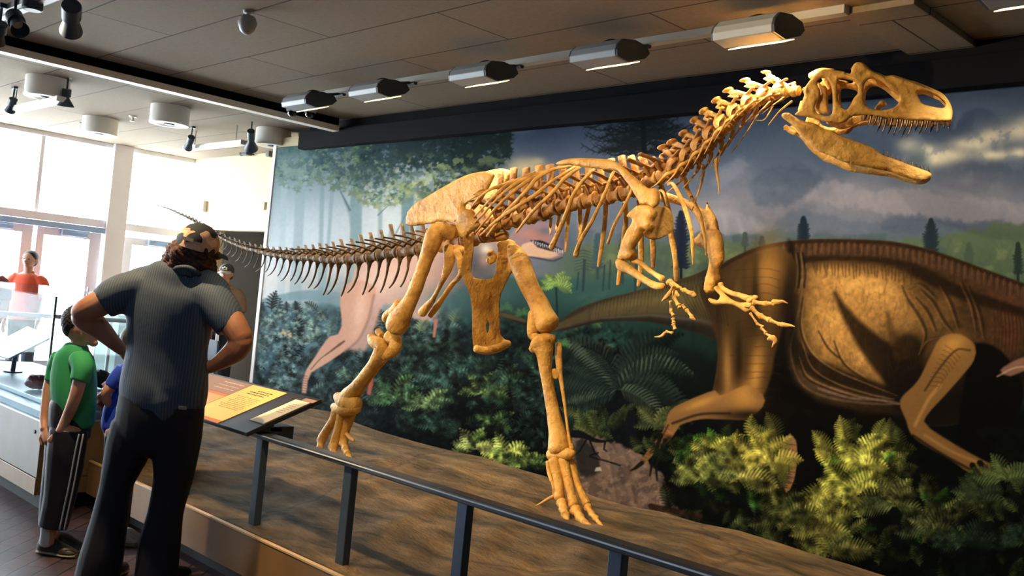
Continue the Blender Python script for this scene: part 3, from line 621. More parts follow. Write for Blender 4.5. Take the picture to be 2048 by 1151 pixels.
def bone(name, specs, z=PX, m=None, lump=.05, n=14, parent=None, head=False, flat=1.0, up=None, seed=None, label=None, per=6):
    """specs: list of tubes; tube = list of (x, y, Y, r[, flat]) in the view z; Y may be ('z', height)"""
    mb = MB(); seed = (sum(map(ord, name)) % 17)*.7 if seed is None else seed
    if not isinstance(specs[0], list): specs = [specs]
    for tb in specs:
        P = []; Rr = []; Fl = []
        for q in tb:
            px, py = z(q[0], q[1])
            p = at_z(px, py, q[2][1]) if isinstance(q[2], tuple) else (at_h(px, py, q[2]-YMID) if head else at_y(px, py, q[2]))
            P.append(p); Rr.append(q[3]*z.k*depth(p)/FPX); Fl.append(q[4] if len(q) > 4 else flat)
        X = catmull(np.hstack([np.array(P), np.array(Rr)[:, None], np.array(Fl)[:, None]]), per)
        sweep(mb, X[:, :3], np.maximum(X[:, 3], .0006), X[:, 4], n=n, lump=lump, up=(-.71, .70, 0) if up is None else up, seed=seed)
    return mb.build(name, m or M_bone, parent or skel, sharp=180, label=label)
def inside(P, poly):
    x, y = P[:, 0], P[:, 1]; r = np.zeros(len(P), bool); k = len(poly)
    for i in range(k):
        (x1, y1), (x2, y2) = poly[i], poly[(i+1) % k]
        if y1 == y2: continue
        c = ((y1 > y) != (y2 > y)) & (x < (x2-x1)*(y-y1)/(y2-y1)+x1); r ^= c
    return r
def seg_dist(P, poly):
    d = np.full(len(P), 1e9); k = len(poly)
    for i in range(k):
        a = poly[i]; b = poly[(i+1) % k]; ab = b-a; L2 = ab@ab
        if L2 < 1e-12: continue
        t = np.clip(((P-a)@ab)/L2, 0, 1); q = a+t[:, None]*ab; d = np.minimum(d, np.hypot(*(P-q).T))
    return d
def smooth_loop(pts, step):
    pts = np.asarray(pts, float); k = len(pts); out = []
    for i in range(k):
        a, b, c, d = pts[i-1], pts[i], pts[(i+1) % k], pts[(i+2) % k]
        n = max(1, int(round(np.hypot(*(c-b))/step)))
        for j in range(n):
            t = j/n; out.append(.5*((2*b)+(-a+c)*t+(2*a-5*b+4*c-d)*t*t+(-a+3*b-3*c+d)*t**3))
    return np.array(out)
def slab_geo(outline, z, yf, thick, step=2.2, rpx=6.0, holes=(), lump=.25, seed=1.0, relief=None, pos=None, nrm=(0, 1, 0)):
    """inflated outline: traced edge, own distance yf(px,py), rounded thickness (m)"""
    O = smooth_loop([z(*q) for q in outline], step); Hs = [smooth_loop([z(*q) for q in h], step) for h in holes]
    lo = O.min(0); hi = O.max(0); g = np.stack(np.meshgrid(np.arange(lo[0], hi[0], step), np.arange(lo[1], hi[1], step)), -1).reshape(-1, 2)
    g[:, 0] += (np.round((g[:, 1]-lo[1])/step).astype(int) % 2)*step*.5
    ok = inside(g, O)
    for h in Hs: ok &= ~inside(g, h)
    g = g[ok]; d = seg_dist(g, O)
    for h in Hs: d = np.minimum(d, seg_dist(g, h))
    g = g[d > step*.45]; d = d[d > step*.45]
    vs = np.vstack([O]+Hs+[g]); edges = []; n0 = 0
    for lp in [O]+Hs:
        k = len(lp); edges += [(n0+i, n0+(i+1) % k) for i in range(k)]; n0 += k
    res = delaunay_2d_cdt([Vector(p) for p in vs.tolist()], edges, [], 0, 1e-6)
    v2 = np.array([list(p) for p in res[0]]); F3 = [tuple(f) for f in res[2]]
    cen = np.array([v2[list(f)].mean(0) for f in F3]); keep = inside(cen, O)
    for h in Hs: keep &= ~inside(cen, h)
    F3 = [f for f, k in zip(F3, keep) if k]
    dd = seg_dist(v2, O)
    for h in Hs: dd = np.minimum(dd, seg_dist(v2, h))
    dd[dd < 1e-3] = 0
    t = np.sqrt(np.clip(1-(1-np.minimum(dd/rpx, 1))**2, 0, 1))
    nrm = np.array(nrm, float); base = np.array([at_y(p[0], p[1], yf(p[0], p[1])) if pos is None else pos(p[0], p[1], yf(p[0], p[1])) for p in v2])
    nz = hnoise(base, seed)
    th = thick*t*(1+lump*nz)
    if relief is not None: th = th + t*relief(v2)
    front = base - nrm*th[:, None]; back = base + nrm*(thick*t)[:, None]
    N0 = len(v2); V = np.vstack([front, back]); idx = np.where(dd == 0)[0]; same = set(idx.tolist())
    # orient front faces towards -y
    Fc = []
    for f in F3:
        a, b, c = f; nrm = np.cross(base[b]-base[a], base[c]-base[a])
        if nrm[1] > 0: f = (a, c, b)
        Fc.append(f); Fc.append(tuple((i if i in same else i+N0) for i in f[::-1]))
    return V, Fc, O
def slab(name, outline, z, yf, thick, parent=None, m=None, label=None, extra=None, **kw):
    if not callable(yf): c = yf; yf = lambda a, b: c
    mb = MB(); V, Fc, O = slab_geo(outline, z, yf, thick, **kw); mb.add(V, Fc)
    if extra: extra(mb, O)
    o = mb.build(name, m or M_bone, parent or skel, sharp=180, label=label)
    bm = bmesh.new(); bm.from_mesh(o.data); bmesh.ops.delete(bm, geom=[v for v in bm.verts if not v.link_faces], context='VERTS'); bm.to_mesh(o.data); bm.free()
    return o
# ------------------------------------------------------------------ skull
HN = np.array([-.38, .925, 0.0]); HP = at_y(1598, 185, YMID)      # the head is turned a little towards the wall
def at_h(px, py, off):
    d = ray(px, py); return CAM+d*((off+(HP-CAM)@HN)/(d@HN))
def mirror(V): return V-2*((V-HP)@HN)[:, None]*HN
def skw(px): return np.interp(px, [1565, 1600, 1690, 1780, 1860, 1905], [.155, .15, .135, .095, .06, .03])
def sk_y(side):
    def f(px, py):
        top = np.interp(px, [1580, 1640, 1710, 1800, 1905], [160, 137, 124, 165, 215]); bot = np.interp(px, [1580, 1700, 1905], [240, 245, 245])
        v = np.clip((py-top)/max(bot-top, 1), 0, 1)
        return side*skw(px)*(.62+.38*v)
    return f
SK = [(330,360),(350,330),(400,262),(450,210),(520,165),(600,158),(690,170),(770,185),(795,208),(838,200),(845,150),(880,95),(930,82),(985,100),(1050,160),(1100,192),(1160,215),(1220,240),(1300,233),(1400,262),(1480,292),(1550,310),(1650,350),(1760,400),(1850,450),(1915,525),(1955,610),(1962,680),(1935,728),(1850,735),(1750,733),(1600,725),(1500,722),(1400,712),(1250,698),(1100,675),(1000,665),(900,672),(840,688),(800,722),(750,748),(650,750),(560,738),(470,715),(430,700),(350,685),(225,662),(245,632),(275,590),(305,500),(322,450),(318,410)]
SKH = [[(700,275),(740,262),(800,268),(870,290),(910,340),(915,420),(870,480),(840,540),(800,598),(760,595),(730,560),(700,490),(695,400),(690,330)],
       [(990,320),(1040,268),(1110,265),(1200,310),(1290,390),(1365,460),(1372,520),(1310,580),(1210,608),(1110,608),(1040,580),(990,515),(980,410)],
       [(1570,412),(1620,392),(1700,402),(1800,450),(1870,510),(1886,560),(1850,584),(1750,570),(1640,540),(1598,490)],
       [(470,290),(520,255),(580,275),(618,340),(635,440),(636,600),(620,660),(560,672),(480,650),(442,600),(450,540),(500,470),(500,400),(475,340)]]
def sk_relief(v):
    r = np.zeros(len(v))
    for (cx, cy, rx, ry, a) in ((990,210,50,28,-.016),(1450,555,52,34,-.014),(1330,310,70,18,-.006),(660,690,90,30,.008),(740,660,40,30,.008),(380,400,24,40,-.006),(930,540,60,40,.006),(1700,640,200,30,.005),(1320,650,300,10,-.004)):
        px, py = zS(cx, cy); q = ((v[:, 0]-px)/(rx*zS.k))**2+((v[:, 1]-py)/(ry*zS.k))**2; r += a*np.exp(-q*1.2)
    return r
def roofstrip(mb, O):
    """joins the two skull sides along the top and the snout"""
    i0 = int(np.argmin(np.hypot(O[:, 0]-zS(855, 130)[0], O[:, 1]-zS(855, 130)[1]))); i1 = int(np.argmin(np.hypot(O[:, 0]-zS(1940, 725)[0], O[:, 1]-zS(1940, 725)[1])))
    R = []
    fn, ff = sk_y(-1), sk_y(1)
    for i in range(i0, i1+1):
        p = O[i]; a = at_h(p[0], p[1], fn(*p)); W2 = ff(*p)-fn(*p)
        R.append([a+HN*W2*t+np.array([0, 0, .018*math.sin(math.pi*t)]) for t in np.linspace(0, 1, 7)])
    R = np.array(R); k, n = R.shape[:2]; lo = R-np.array([0, 0, .012]); lo[:, :, 0] -= .01
    mb.add(R.reshape(-1, 3), [(i*n+j, i*n+j+1, (i+1)*n+j+1, (i+1)*n+j) for i in range(k-1) for j in range(n-1)])
    mb.add(lo.reshape(-1, 3), [(i*n+j, (i+1)*n+j, (i+1)*n+j+1, i*n+j+1) for i in range(k-1) for j in range(n-1)])
mbS = MB(); V, Fc, O = slab_geo(SK, zS, sk_y(-1), .014, step=1.9, rpx=7, holes=SKH, relief=sk_relief, lump=.3, pos=at_h, nrm=HN); mbS.add(V, Fc)
Vf = V.copy()
fn, ff = sk_y(-1), sk_y(1)
half = len(V)//2
# mirrored far side: same bones shifted across the head
Vf = mirror(V); mbS.add(Vf, [f[::-1] for f in Fc])
roofstrip(mbS, O)
skull = mbS.build('skull', M_bone, skel, sharp=180)
bm = bmesh.new(); bm.from_mesh(skull.data); bmesh.ops.delete(bm, geom=[v for v in bm.verts if not v.link_faces], context='VERTS'); bm.to_mesh(skull.data); bm.free()
skull['_o'] = skel['_o'][:]
slab('quadrate', [(470,300),(520,330),(565,350),(585,430),(590,560),(600,640),(560,655),(500,640),(450,620),(430,560),(470,480),(505,420)], zS, -.085, .02, parent=skull, step=2.2, pos=at_h, nrm=HN)
bone('braincase', [[(720,225,YMID,30),(800,235,YMID,34),(895,262,YMID,30)], [(560,220,YMID-.02,50),(620,330,YMID,60),(700,330,YMID,55),(770,320,YMID,26)], [(330,400,YMID,36),(450,380,YMID,60),(600,400,YMID,50)], [(400,230,YMID+.05,40),(500,190,YMID+.02,45),(640,190,YMID,40)]], zS, parent=skull, head=True)
bone('occiput', [[(300,520,YMID-.09,22),(285,570,YMID-.1,22),(270,610,YMID-.11,18)], [(330,380,YMID-.05,26),(350,420,YMID+.05,26)]], zS, parent=skull, m=M_bone, head=True)
bone('palate', [[(1130,600,YMID+.02,30,.5),(1165,560,YMID+.02,34,.5),(1190,540,YMID+.02,40,.5),(1240,548,YMID+.02,8,.5)], [(600,720,YMID+.05,50,.3),(750,770,YMID+.05,50,.3),(950,700,YMID+.05,36,.3),(1200,690,YMID+.03,26,.3)]], zS, parent=skull, head=True)
def tooth(mb, px, py, L, r, Y, lean=-.25, dn=1, n=8):
    p = at_h(px, py, Y); D = depth(p); s = D/FPX; P = []; Rr = []
    for t in np.linspace(0, 1, 6):
        P.append(at_h(px+lean*L*t*t*.9, py+dn*L*(t-.08), Y)); Rr.append(r*s*(1-t)**.6+.0004)
    sweep(mb, P, Rr, flat=.6, n=n, roundcap=False)
rnd = random.Random(4)
lower = lambda x: np.interp(x, [960, 1100, 1250, 1400, 1600, 1750, 1850, 1940], [668, 678, 700, 712, 725, 733, 735, 728])
for side in (-1, 1):
    for k, x in enumerate(np.linspace(1010, 1925, 17)):
        L = np.interp(x, [1000, 1100, 1300, 1450, 1700, 1930], [90, 140, 205, 185, 150, 100])*(1+.28*math.sin(k*2.4+side))*zS.k
        px, py = zS(x+rnd.uniform(-8, 8), lower(x)-14)
        mb = MB(); tooth(mb, px, py, L, 25*zS.k, side*float(skw(px)-.008), lean=-.32*(1 if x < 1800 else .2))
        mb.build('tooth', M_tooth, skull, sharp=180)
# ------------------------------------------------------------------ lower jaw
JW = [(75,120),(100,92),(165,92),(215,125),(280,160),(350,190),(460,212),(540,258),(600,285),(680,300),(760,352),(900,405),(1060,462),(1180,522),(1260,582),(1400,632),(1560,692),(1700,742),(1790,775),(1830,808),(1815,848),(1750,888),(1650,888),(1500,842),(1350,782),(1150,742),(950,702),(800,662),(650,592),(520,542),(400,452),(320,372),(240,272),(170,210),(95,155)]
def jw_y(side): return lambda px, py: side*np.interp(px, [1560, 1600, 1700, 1800, 1865], [.15, .148, .12, .07, .028])
def jr(v):
    r = np.zeros(len(v))
    for (cx, cy, rx, ry, a) in ((640,500,60,40,-.008),(900,600,200,60,.008),(400,260,200,40,.006),(250,160,40,30,-.006)):
        px, py = zJ(cx, cy); r += a*np.exp(-(((v[:, 0]-px)/(rx*zJ.k))**2+((v[:, 1]-py)/(ry*zJ.k))**2)*1.2)
    return r
mbJ = MB(); V, Fc, O = slab_geo(JW, zJ, jw_y(-1), .018, step=2.2, rpx=9, relief=jr, lump=.2, pos=at_h, nrm=HN); mbJ.add(V, Fc)
Vf = mirror(V); mbJ.add(Vf, [f[::-1] for f in Fc])
i0 = [int(np.argmin(np.hypot(O[:, 0]-zJ(*q)[0], O[:, 1]-zJ(*q)[1]))) for q in ((1795, 780), (1650, 888))]
R = []
for i in range(i0[0], i0[1]+1):
    p = O[i]; a = at_h(p[0], p[1], jw_y(-1)(*p)); W2 = jw_y(1)(*p)-jw_y(-1)(*p); R.append([a+HN*W2*t for t in np.linspace(0, 1, 5)])
R = np.array(R); k, n = R.shape[:2]; mbJ.add(R.reshape(-1, 3), [(i*n+j, i*n+j+1, (i+1)*n+j+1, (i+1)*n+j) for i in range(k-1) for j in range(n-1)])
jaw = mbJ.build('lower_jaw', M_bone, skel, sharp=180); jaw['_o'] = skel['_o'][:]
bm = bmesh.new(); bm.from_mesh(jaw.data); bmesh.ops.delete(bm, geom=[v for v in bm.verts if not v.link_faces], context='VERTS'); bm.to_mesh(jaw.data); bm.free()
bone('jaw_joint', [[(120,250,YMID+.13,26),(180,300,YMID+.13,30),(240,330,YMID+.12,26)], [(140,240,YMID+.16,12),(110,290,YMID+.16,12)]], zJ, parent=jaw, head=True)
up_ = lambda x: np.interp(x, [1240, 1400, 1560, 1700, 1830], [570, 632, 692, 742, 790])
for side in (-1, 1):
    for k, x in enumerate(np.linspace(1270, 1800, 12)):
        px, py = zJ(x, up_(x)+8); mb = MB()
        tooth(mb, px, py, (62+18*math.sin(k*1.9+side))*zJ.k, 14*zJ.k, side*float(jw_y(1)(px, py)-.005), lean=-.1, dn=-1)
        mb.build('tooth', M_tooth, jaw, sharp=180)
for k, (x, y) in enumerate(((1740, 640), (1768, 575))):
    pass
# ------------------------------------------------------------------ vertebrae
def frame(T):
    T = T/np.linalg.norm(T); Yv = np.array([0, 1., 0]); Yv = Yv-T*(Yv@T); Yv /= np.linalg.norm(Yv); Up = np.cross(Yv, T)*-1
    Up = np.cross(T, Yv); 
    if Up[2] < 0: Up = -Up
    return T, Yv, Up
def centrum(mb, c, T, Yv, Up, L, R, rim=.1, n=16, seed=0):
    prof = [(-.5, .8), (-.485, 1.0), (-.42, 1.04), (-.34, .93), (-.14, .76), (.14, .76), (.34, .93), (.42, 1.04), (.485, 1.0), (.5, .8)]
    th = np.linspace(0, 2*np.pi, n, endpoint=False); rr = []
    for h, r in prof:
        ring = c+T*L*h+R*r*(np.cos(th)[:, None]*Yv*.92+np.sin(th)[:, None]*Up)
        rr.append(c+(ring-c)*(1+.03*hnoise(ring, seed))[:, None])
    mb.rings(rr)
def blade(mb, p0, p1, T, w0, w1, th, n=10, lump=.1, seed=0, bend=0):
    """flat process: width along T, thickness th"""
    P = [p0+(p1-p0)*t+T*bend*math.sin(math.pi*t) for t in np.linspace(0, 1, 6)]; d = (p1-p0)/np.linalg.norm(p1-p0); side = np.cross(d, T); side /= np.linalg.norm(side)
    th_ = np.linspace(0, 2*np.pi, n, endpoint=False); R = []
    for i, p in enumerate(P):
        t = i/5; w = w0+(w1-w0)*t
        ring = p+np.cos(th_)[:, None]*T*w*.5+np.sin(th_)[:, None]*side*th*.5*(1+.5*(t > .8))
        R.append(p+(ring-p)*(1+lump*hnoise(ring, seed))[:, None])
    mb.rings(R)
sp = [(828,500,13.2),(810,503,13.2),(788,505,13.2),(769,507.6,13),(748.6,512,12.8),(728,515,12.6),(708,517,12.4),(687.6,518,12),(671,519,11),(657,519,10.5),(643,517.5,10),(629,516,9.4),(615,514.5,8.8),(601,515,8.3),(588,515,7.8),(575,513,7.2),(562,511,6.8),(549,509,6.4),(537,507,6),(525,504,5.7),(513,501,5.3),(502,498,5),(491,495,4.7),(481,491.5,4.5),(471,487.5,4.3),(461,483.5,4.1),(451,479,3.9),(442,474,3.8),(433,469,3.6),(424,464,3.5),(416,459.5,3.4),(408,455,3.3),(400,450,3.2),(393,445,3.1),(386,440.5,3),(379,437,2.8),(372,433.5,2.6),(365,430,2.4),(358,427,2.2),(351,423.5,2),(344,420.5,1.8),(337,417.5,1.5),(330,415,1.3),(323,413,1.1),(316,411,.9)]
# the same line carried under the hip
pre = [(978,466,15.5),(958,474,15),(938,480,14.8),(917,485,14.6),(895,489,14.2),(873,492,14),(850,496,13.6)]
allc = pre+sp
C3 = np.array([at_y(a, b, YMID) for a, b, r in allc]); RR = np.array([r*depth(p)/FPX for (a, b, r), p in zip(allc, C3)])
TT = np.gradient(C3, axis=0)
spine_h = {}  # neural spine heights in px for caudals
ch_tip = {}
zt_tips = [(1140,135),(1260,135),(1000,210),(870,240),(750,275),(620,290),(515,315),(405,340),(285,355),(230,400),(110,445),(30,430)]
for i in range(len(allc)):
    c = C3[i]; T = -TT[i]; L = np.linalg.norm(TT[i])*.93; T, Yv, Up = frame(T); R = RR[i]
    j = i-len(pre)                      # caudal index
    mb = MB(); centrum(mb, c, T, Yv, Up, L, R, seed=i)
    D = depth(c); s = D/FPX
    hp = np.interp(j, [-7, -1, 0, 2, 5, 10, 15, 20, 27, 44], [60, 60, 62, 56, 46, 30, 18, 13, 9, 2])*(1+.05*math.sin(i*2.3))
    tl = np.interp(j, [-2, 0, 6, 12, 16, 22, 44], [.19, .19, .17, .12, .07, .03, .003])
    top = c+Up*hp*s-T*hp*s*np.interp(j, [0, 20], [.22, .7])
    blade(mb, c+Up*R*.8, top, T, L*.75, L*.34, R*.35, seed=i)
    # arch block + zygapophyses
    mb.ell(c+Up*R*1.15, R*.55, R*.55, R*.5, 10, 6)
    if j < 30:
        for sy in (-1, 1):
            a = c+Up*R*.95+Yv*sy*R*.3
            sweep(mb, [a, a+T*L*.45+Up*R*.55, a+T*L*.8+Up*R*.75], [R*.22, R*.18, R*.12], n=7)
            if tl > .02:
                b0 = c+Up*R*.75+Yv*sy*R*.5; b1 = b0+Yv*sy*tl-T*tl*.45+Up*tl*.22
                P = [b0+(b1-b0)*t+Up*.01*math.sin(3*t) for t in np.linspace(0, 1, 5)]
                sweep(mb, P, [R*.34, R*.3, R*.27, R*.27, R*.3], flat=.45, n=9, up=Up, lump=.08, seed=i)
    else:
        for sy in (-1, 1):
            a = c+Up*R*.8+Yv*sy*R*.3; sweep(mb, [a-T*L*.1, a+T*L*.9+Up*R*.9], [R*.25, R*.15], n=6)
    o = mb.build('sacral_vertebra' if j < -1 else 'caudal_vertebra', M_bone2 if j > -2 else M_bone3, skel, sharp=180)
    if -1 <= j < 34:     # chevron
        ln = np.interp(j, [-1, 0, 2, 5, 7, 10, 14, 17, 20, 24, 30, 34], [52, 60, 68, 62, 66, 52, 42, 36, 33, 24, 14, 8])*(1+.09*math.sin(i*3.1))
        q0 = c-T*L*.5-Up*R*.9; mb = MB(); v = -Up*.97-T*.18
        back = -T*(.012+.02*math.sin(i*1.7)**2)
        P = [q0, q0+v*ln*s*.25, q0+v*ln*s*.5+back*.2, q0+v*ln*s*.8+back*1.4, q0+v*ln*s*.97+back*3]
        r0 = min(R*.42, .02)
        sweep(mb, catmull(P, 4), catmull(np.array([[r0], [r0*.55], [r0*.5], [r0*.42], [r0*.32]]), 4)[:, 0], n=9, lump=.12, seed=i, up=T)
        if j < 26:
            for sy in (-1, 1): sweep(mb, [q0+Yv*sy*R*.4+Up*R*.15, q0+v*ln*s*.14], [r0*.5, r0*.55], n=7)
        mb.build('chevron', M_bone2, skel, sharp=180)
# dorsal and cervical column
dors = [(979,452,15),(1000,447,15.5),(1022,442,16),(1046,435,16.5),(1075,428,17.2),(1104,418,17),(1131,409,16.5),(1157,404,16),(1182,399,15.5),(1206,396,15.3),(1231,390,15.5),(1256,383,15.5),(1282,373,15),(1306,361,15),(1330,350,15)]
cerv = [(1358,336,16),(1385,317,17),(1408,296,17),(1430,274,16.5),(1452,251,16),(1476,228,15),(1503,208,14),(1533,193,13.5),(1563,184,13),(1588,182,10)]
col = dors[1:]+cerv
C3 = np.array([at_y(a, b, YMID) for a, b, r in col]); RR = np.array([r*depth(p)/FPX for (a, b, r), p in zip(col, C3)]); TT = np.gradient(C3, axis=0)
dtips = {(1,341): 0}
nd = len(dors)-1
tips = [(1001,342),(1028,336),(1053,336),(1079,331),(1100,330),(1125,330),(1150,330),(1175,326),(1200,322),(1222,318),(1243,312),(1262,312),(1283,313),(1303,316),(1326,294),(1344,284),(1368,266),(1390,240),(1408,222),(1433,200),(1456,180),(1490,160),(1532,144),(1572,138),(1594,165)]
for i in range(len(col)):
    c = C3[i]; T, Yv, Up = frame(TT[i]); L = np.linalg.norm(TT[i])*.86; R = RR[i]; cer = i >= nd
    mb = MB(); centrum(mb, c, T, Yv, Up, L, R, seed=i+50)
    tp = at_y(*tips[i], YMID); s = depth(c)/FPX
    if not cer:
        blade(mb, c+Up*R*.7, tp, T, L*.7, L*.62, R*.55, lump=.14, seed=i)
        mb.ell(c+Up*R*1.3, L*.45, R*.6, R*.75, 12, 8)
        for sy in (-1, 1):
            b0 = c+Up*R*1.6+Yv*sy*R*.4; b1 = b0+Yv*sy*.14-T*.03+Up*.045
            sweep(mb, [b0, (b0+b1)/2+Up*.006, b1], [R*.5, R*.38, R*.42], flat=.4, n=10, up=Up, lump=.1, seed=i)
            sweep(mb, [c+Up*R*.6+Yv*sy*R*.7, b0+Yv*sy*.05], [R*.22, R*.2], n=7)
            sweep(mb, [b0-T*L*.2, b0+T*L*.5+Up*R*.2], [R*.3, R*.22], flat=.6, n=8)
    else:
        k = i-nd
        if k == len(cerv)-1:     # atlas
            mb.ell(c, R*1.1, R*1.2, R*1.2, 12, 8)
            sweep(mb, [c+Up*R, c+Up*R*1.6-T*R*.4], [R*.5, R*.3], n=8)
        else:
            # neural arch: two pillars leaving a canal, table and flared spine
            base = c+Up*R*.85; crown = base+(tp-base)*.55
            for sy in (-1, 1):
                sweep(mb, catmull([c+Up*R*.6+Yv*sy*R*.75+T*L*.28, base+Yv*sy*R*.85+Up*R*.35+T*L*.12, crown+Yv*sy*R*.7+T*L*.1], 3), [R*.36, R*.31, R*.28, R*.27, R*.28, R*.3, R*.34], n=9, lump=.1, seed=i)
                # prezygapophysis forward, postzygapophysis back and up
                sweep(mb, catmull([base+Yv*sy*R*.85+Up*R*.35, base+Yv*sy*R*1.15+Up*R*.5+T*L*.5, base+Yv*sy*R*1.2+Up*R*.62+T*L*.78], 3), [R*.3, R*.29, R*.28, R*.27, R*.28, R*.33, R*.3], flat=.6, n=9, up=Up)
                sweep(mb, catmull([crown+Yv*sy*R*.6, crown+Yv*sy*R*1.0-T*L*.4-Up*R*.1, base+Yv*sy*R*1.15-T*L*.58+Up*R*.75], 3), [R*.33, R*.31, R*.29, R*.28, R*.3, R*.34, R*.3], flat=.55, n=9, up=Up)
                # down-turned triangular wing
                a = base+Yv*sy*R*.8+Up*R*.3; b = c+Yv*sy*R*1.75-Up*R*.35-T*L*.25
                sweep(mb, catmull([a+T*L*.15, (a+b)/2+Yv*sy*R*.25, b], 4), np.linspace(R*.75, R*.26, 9), flat=.28, n=10, up=Yv, lump=.08, seed=i)
            sweep(mb, [crown+Yv*R*.8, crown+Up*R*.1, crown-Yv*R*.8], [R*.3, R*.42, R*.3], n=9, up=T)
            blade(mb, crown-Up*R*.1, tp, T, L*.62, L*.42, R*.5, lump=.15, seed=i)
            # flared spine table
            ax = (tp-crown)/np.linalg.norm(tp-crown)
            mb.rings([[tp+ax*h+r*(math.cos(a)*T*L*.38+math.sin(a)*Yv*R*.75) for a in np.linspace(0, 2*np.pi, 12, endpoint=False)] for h, r in ((-R*.4, .45), (-R*.12, .95), (R*.1, 1.0), (R*.2, .6))])
            # cervical ribs, separate bones
            for sy in (-1, 1):
                r0 = c+Yv*sy*R*1.7-Up*R*.35-T*L*.25; ln = L*(1.9 if k < 9 else 2.3)
                rb = MB(); P = catmull([c+Yv*sy*R*1.0-Up*R*.55+T*L*.1, r0-T*L*.3-Up*R*.35, r0-T*ln*.55-Up*R*(.75+.03*k), r0-T*ln-Up*R*(.9+.13*k)], 5)
                sweep(rb, P, np.interp(np.linspace(0, 1, len(P)), [0, .2, .5, 1], [R*.24, R*.3, R*.15, R*.05]), n=8, up=Yv, flat=.7, seed=i)
                rb.build('neck_rib', M_bone, skel, sharp=180)
    mb.build('cervical_vertebra' if cer else 'dorsal_vertebra', M_bone if cer and i-nd > 3 else M_bone3, skel, sharp=180)
# loose-hanging long neck ribs in front of the chest
for pts in ([(1584,202,4.3,2.2),(1560,222,4.28,1.9),(1537,250,4.28,1.1)], [(1546,212,4.5,1.6),(1530,238,4.5,1.2),(1513,241,4.5,.9)], [(1516,228,4.5,1.8),(1495,262,4.5,1.5),(1463,306,4.5,1.0)], [(1455,287,4.5,2.8),(1445,300,4.5,2.2),(1437,325,4.5,1.2)], [(1432,318,4.45,5.),(1433,340,4.45,3.2),(1437,365,4.45,2.2),(1439,389,4.45,1)]):
    bone('neck_rib', pts, lump=.05, n=8)
# ------------------------------------------------------------------ ribs
def rib(pts, z=zR, w=13, side=-1, name='rib', bow=(.05, .2, .24, .2), m=None):
    k = len(pts); bo = np.interp(np.linspace(0, 1, k), np.linspace(0, 1, len(bow)), bow)
    sp_ = [(p[0], p[1], YMID+side*b, (p[2] if len(p) > 2 else w)*1.18) for p, b in zip(pts, bo)]
    return bone(name, sp_, z, flat=.55, lump=.07, n=10, m=m)
near = [
 [(1560,150,16),(1500,262,14),(1440,420,14),(1370,575,15),(1290,740,17),(1180,930,18),(1132,1075,26)],
 [(1390,110,12),(1300,215,15),(1180,345,16),(1100,475,17),(1045,625,20),(960,830,20),(882,1000,26)],
 [(1240,120,12),(1150,190,16),(1010,300,17),(900,430,17),(760,560,16),(650,680,15),(522,845,9)],
 [(1150,150,10),(1020,235,12),(860,340,15),(740,440,16),(590,540,17),(420,650,15),(300,740,13),(155,872,9)],
 [(1080,160,9),(900,198,16),(740,285,18),(650,390,17),(540,510,17),(400,650,15),(222,880,9)],
 [(960,170,9),(740,260,16),(590,350,17),(430,480,14),(300,610,13),(210,720,11),(110,840,8)],
 [(860,200,9),(720,250,15),(560,320,18),(430,410,15),(280,550,11),(170,670,11),(62,778,7)],
 [(720,220,9),(620,270,14),(450,345,16),(320,450,14),(180,590,10),(60,722,6)],
 [(500,300,9),(400,350,14),(260,400,12),(130,500,10),(58,604,6)],
 [(330,370,9),(220,420,14),(90,480,10),(-5,542,6)],
 [(380,385,9),(200,402,9),(120,430,7),(75,458,4)]]
for p in near: rib(p, bow=(.04, .14, .2, .24, .25, .23, .2))
rib([(1720,330,12),(1700,420,13),(1620,590,14),(1530,760,14),(1460,955,13)], bow=(.05, .18, .24, .24, .2))
rib([(1000,560,20),(1060,560,22),(1150,720,24),(1240,950,24),(1300,1200,22),(1312,1400,18),(1315,1585,8)], z=zH, bow=(.05, .1, .18, .22, .22, .2, .18))
rib([(1150,430,22),(1215,500,24),(1250,640,24),(1340,810,22),(1410,970,22),(1455,1170,18),(1478,1330,14),(1484,1470,8)], z=zH, bow=(-.02, -.08, -.14, -.16, -.16, -.16, -.14, -.14))
rib([(1440,330,26),(1455,400,16),(1410,600,12),(1300,910,6)], z=zH, bow=(-.05, -.1, -.14, -.16))
rib([(900,640,20),(945,680,16),(990,850,14)], z=zH, bow=(.05, .1, .15))
for pts in ([(1322,372,5),(1336,418,5),(1342,465,5.2),(1350,512,5),(1353,561,4)], [(1298,395,4.5),(1302,440,4.5),(1305,479,4.8),(1306,505,4.5),(1306,534,3.2)], [(1278,400,4.5),(1280,440,4.5),(1282,480,5),(1282,530,4.6),(1277.5,571,4)], [(1250,405,4.5),(1252,440,4.4),(1247,481,4.2),(1241,532,4.2),(1236,569,3.4)], [(1212,405,4),(1210,440,4),(1207,466,3.8),(1202,500,3.6),(1196,532,2)], [(1180,405,4),(1174,430,3.8),(1166,460,3.4),(1156,480,2)], [(1160,410,4),(1160,440,3.8),(1159,476,2.5)], [(1140,415,4),(1136,440,3.6),(1133,475,3),(1131,503,1.6)], [(1120,425,3.6),(1115,445,3),(1112,462,1.6)], [(1102,435,3.4),(1101,450,2.6),(1101,468,1.4)]):
    rib(pts, z=PX, side=1, bow=(.1, .22, .26, .26, .24))
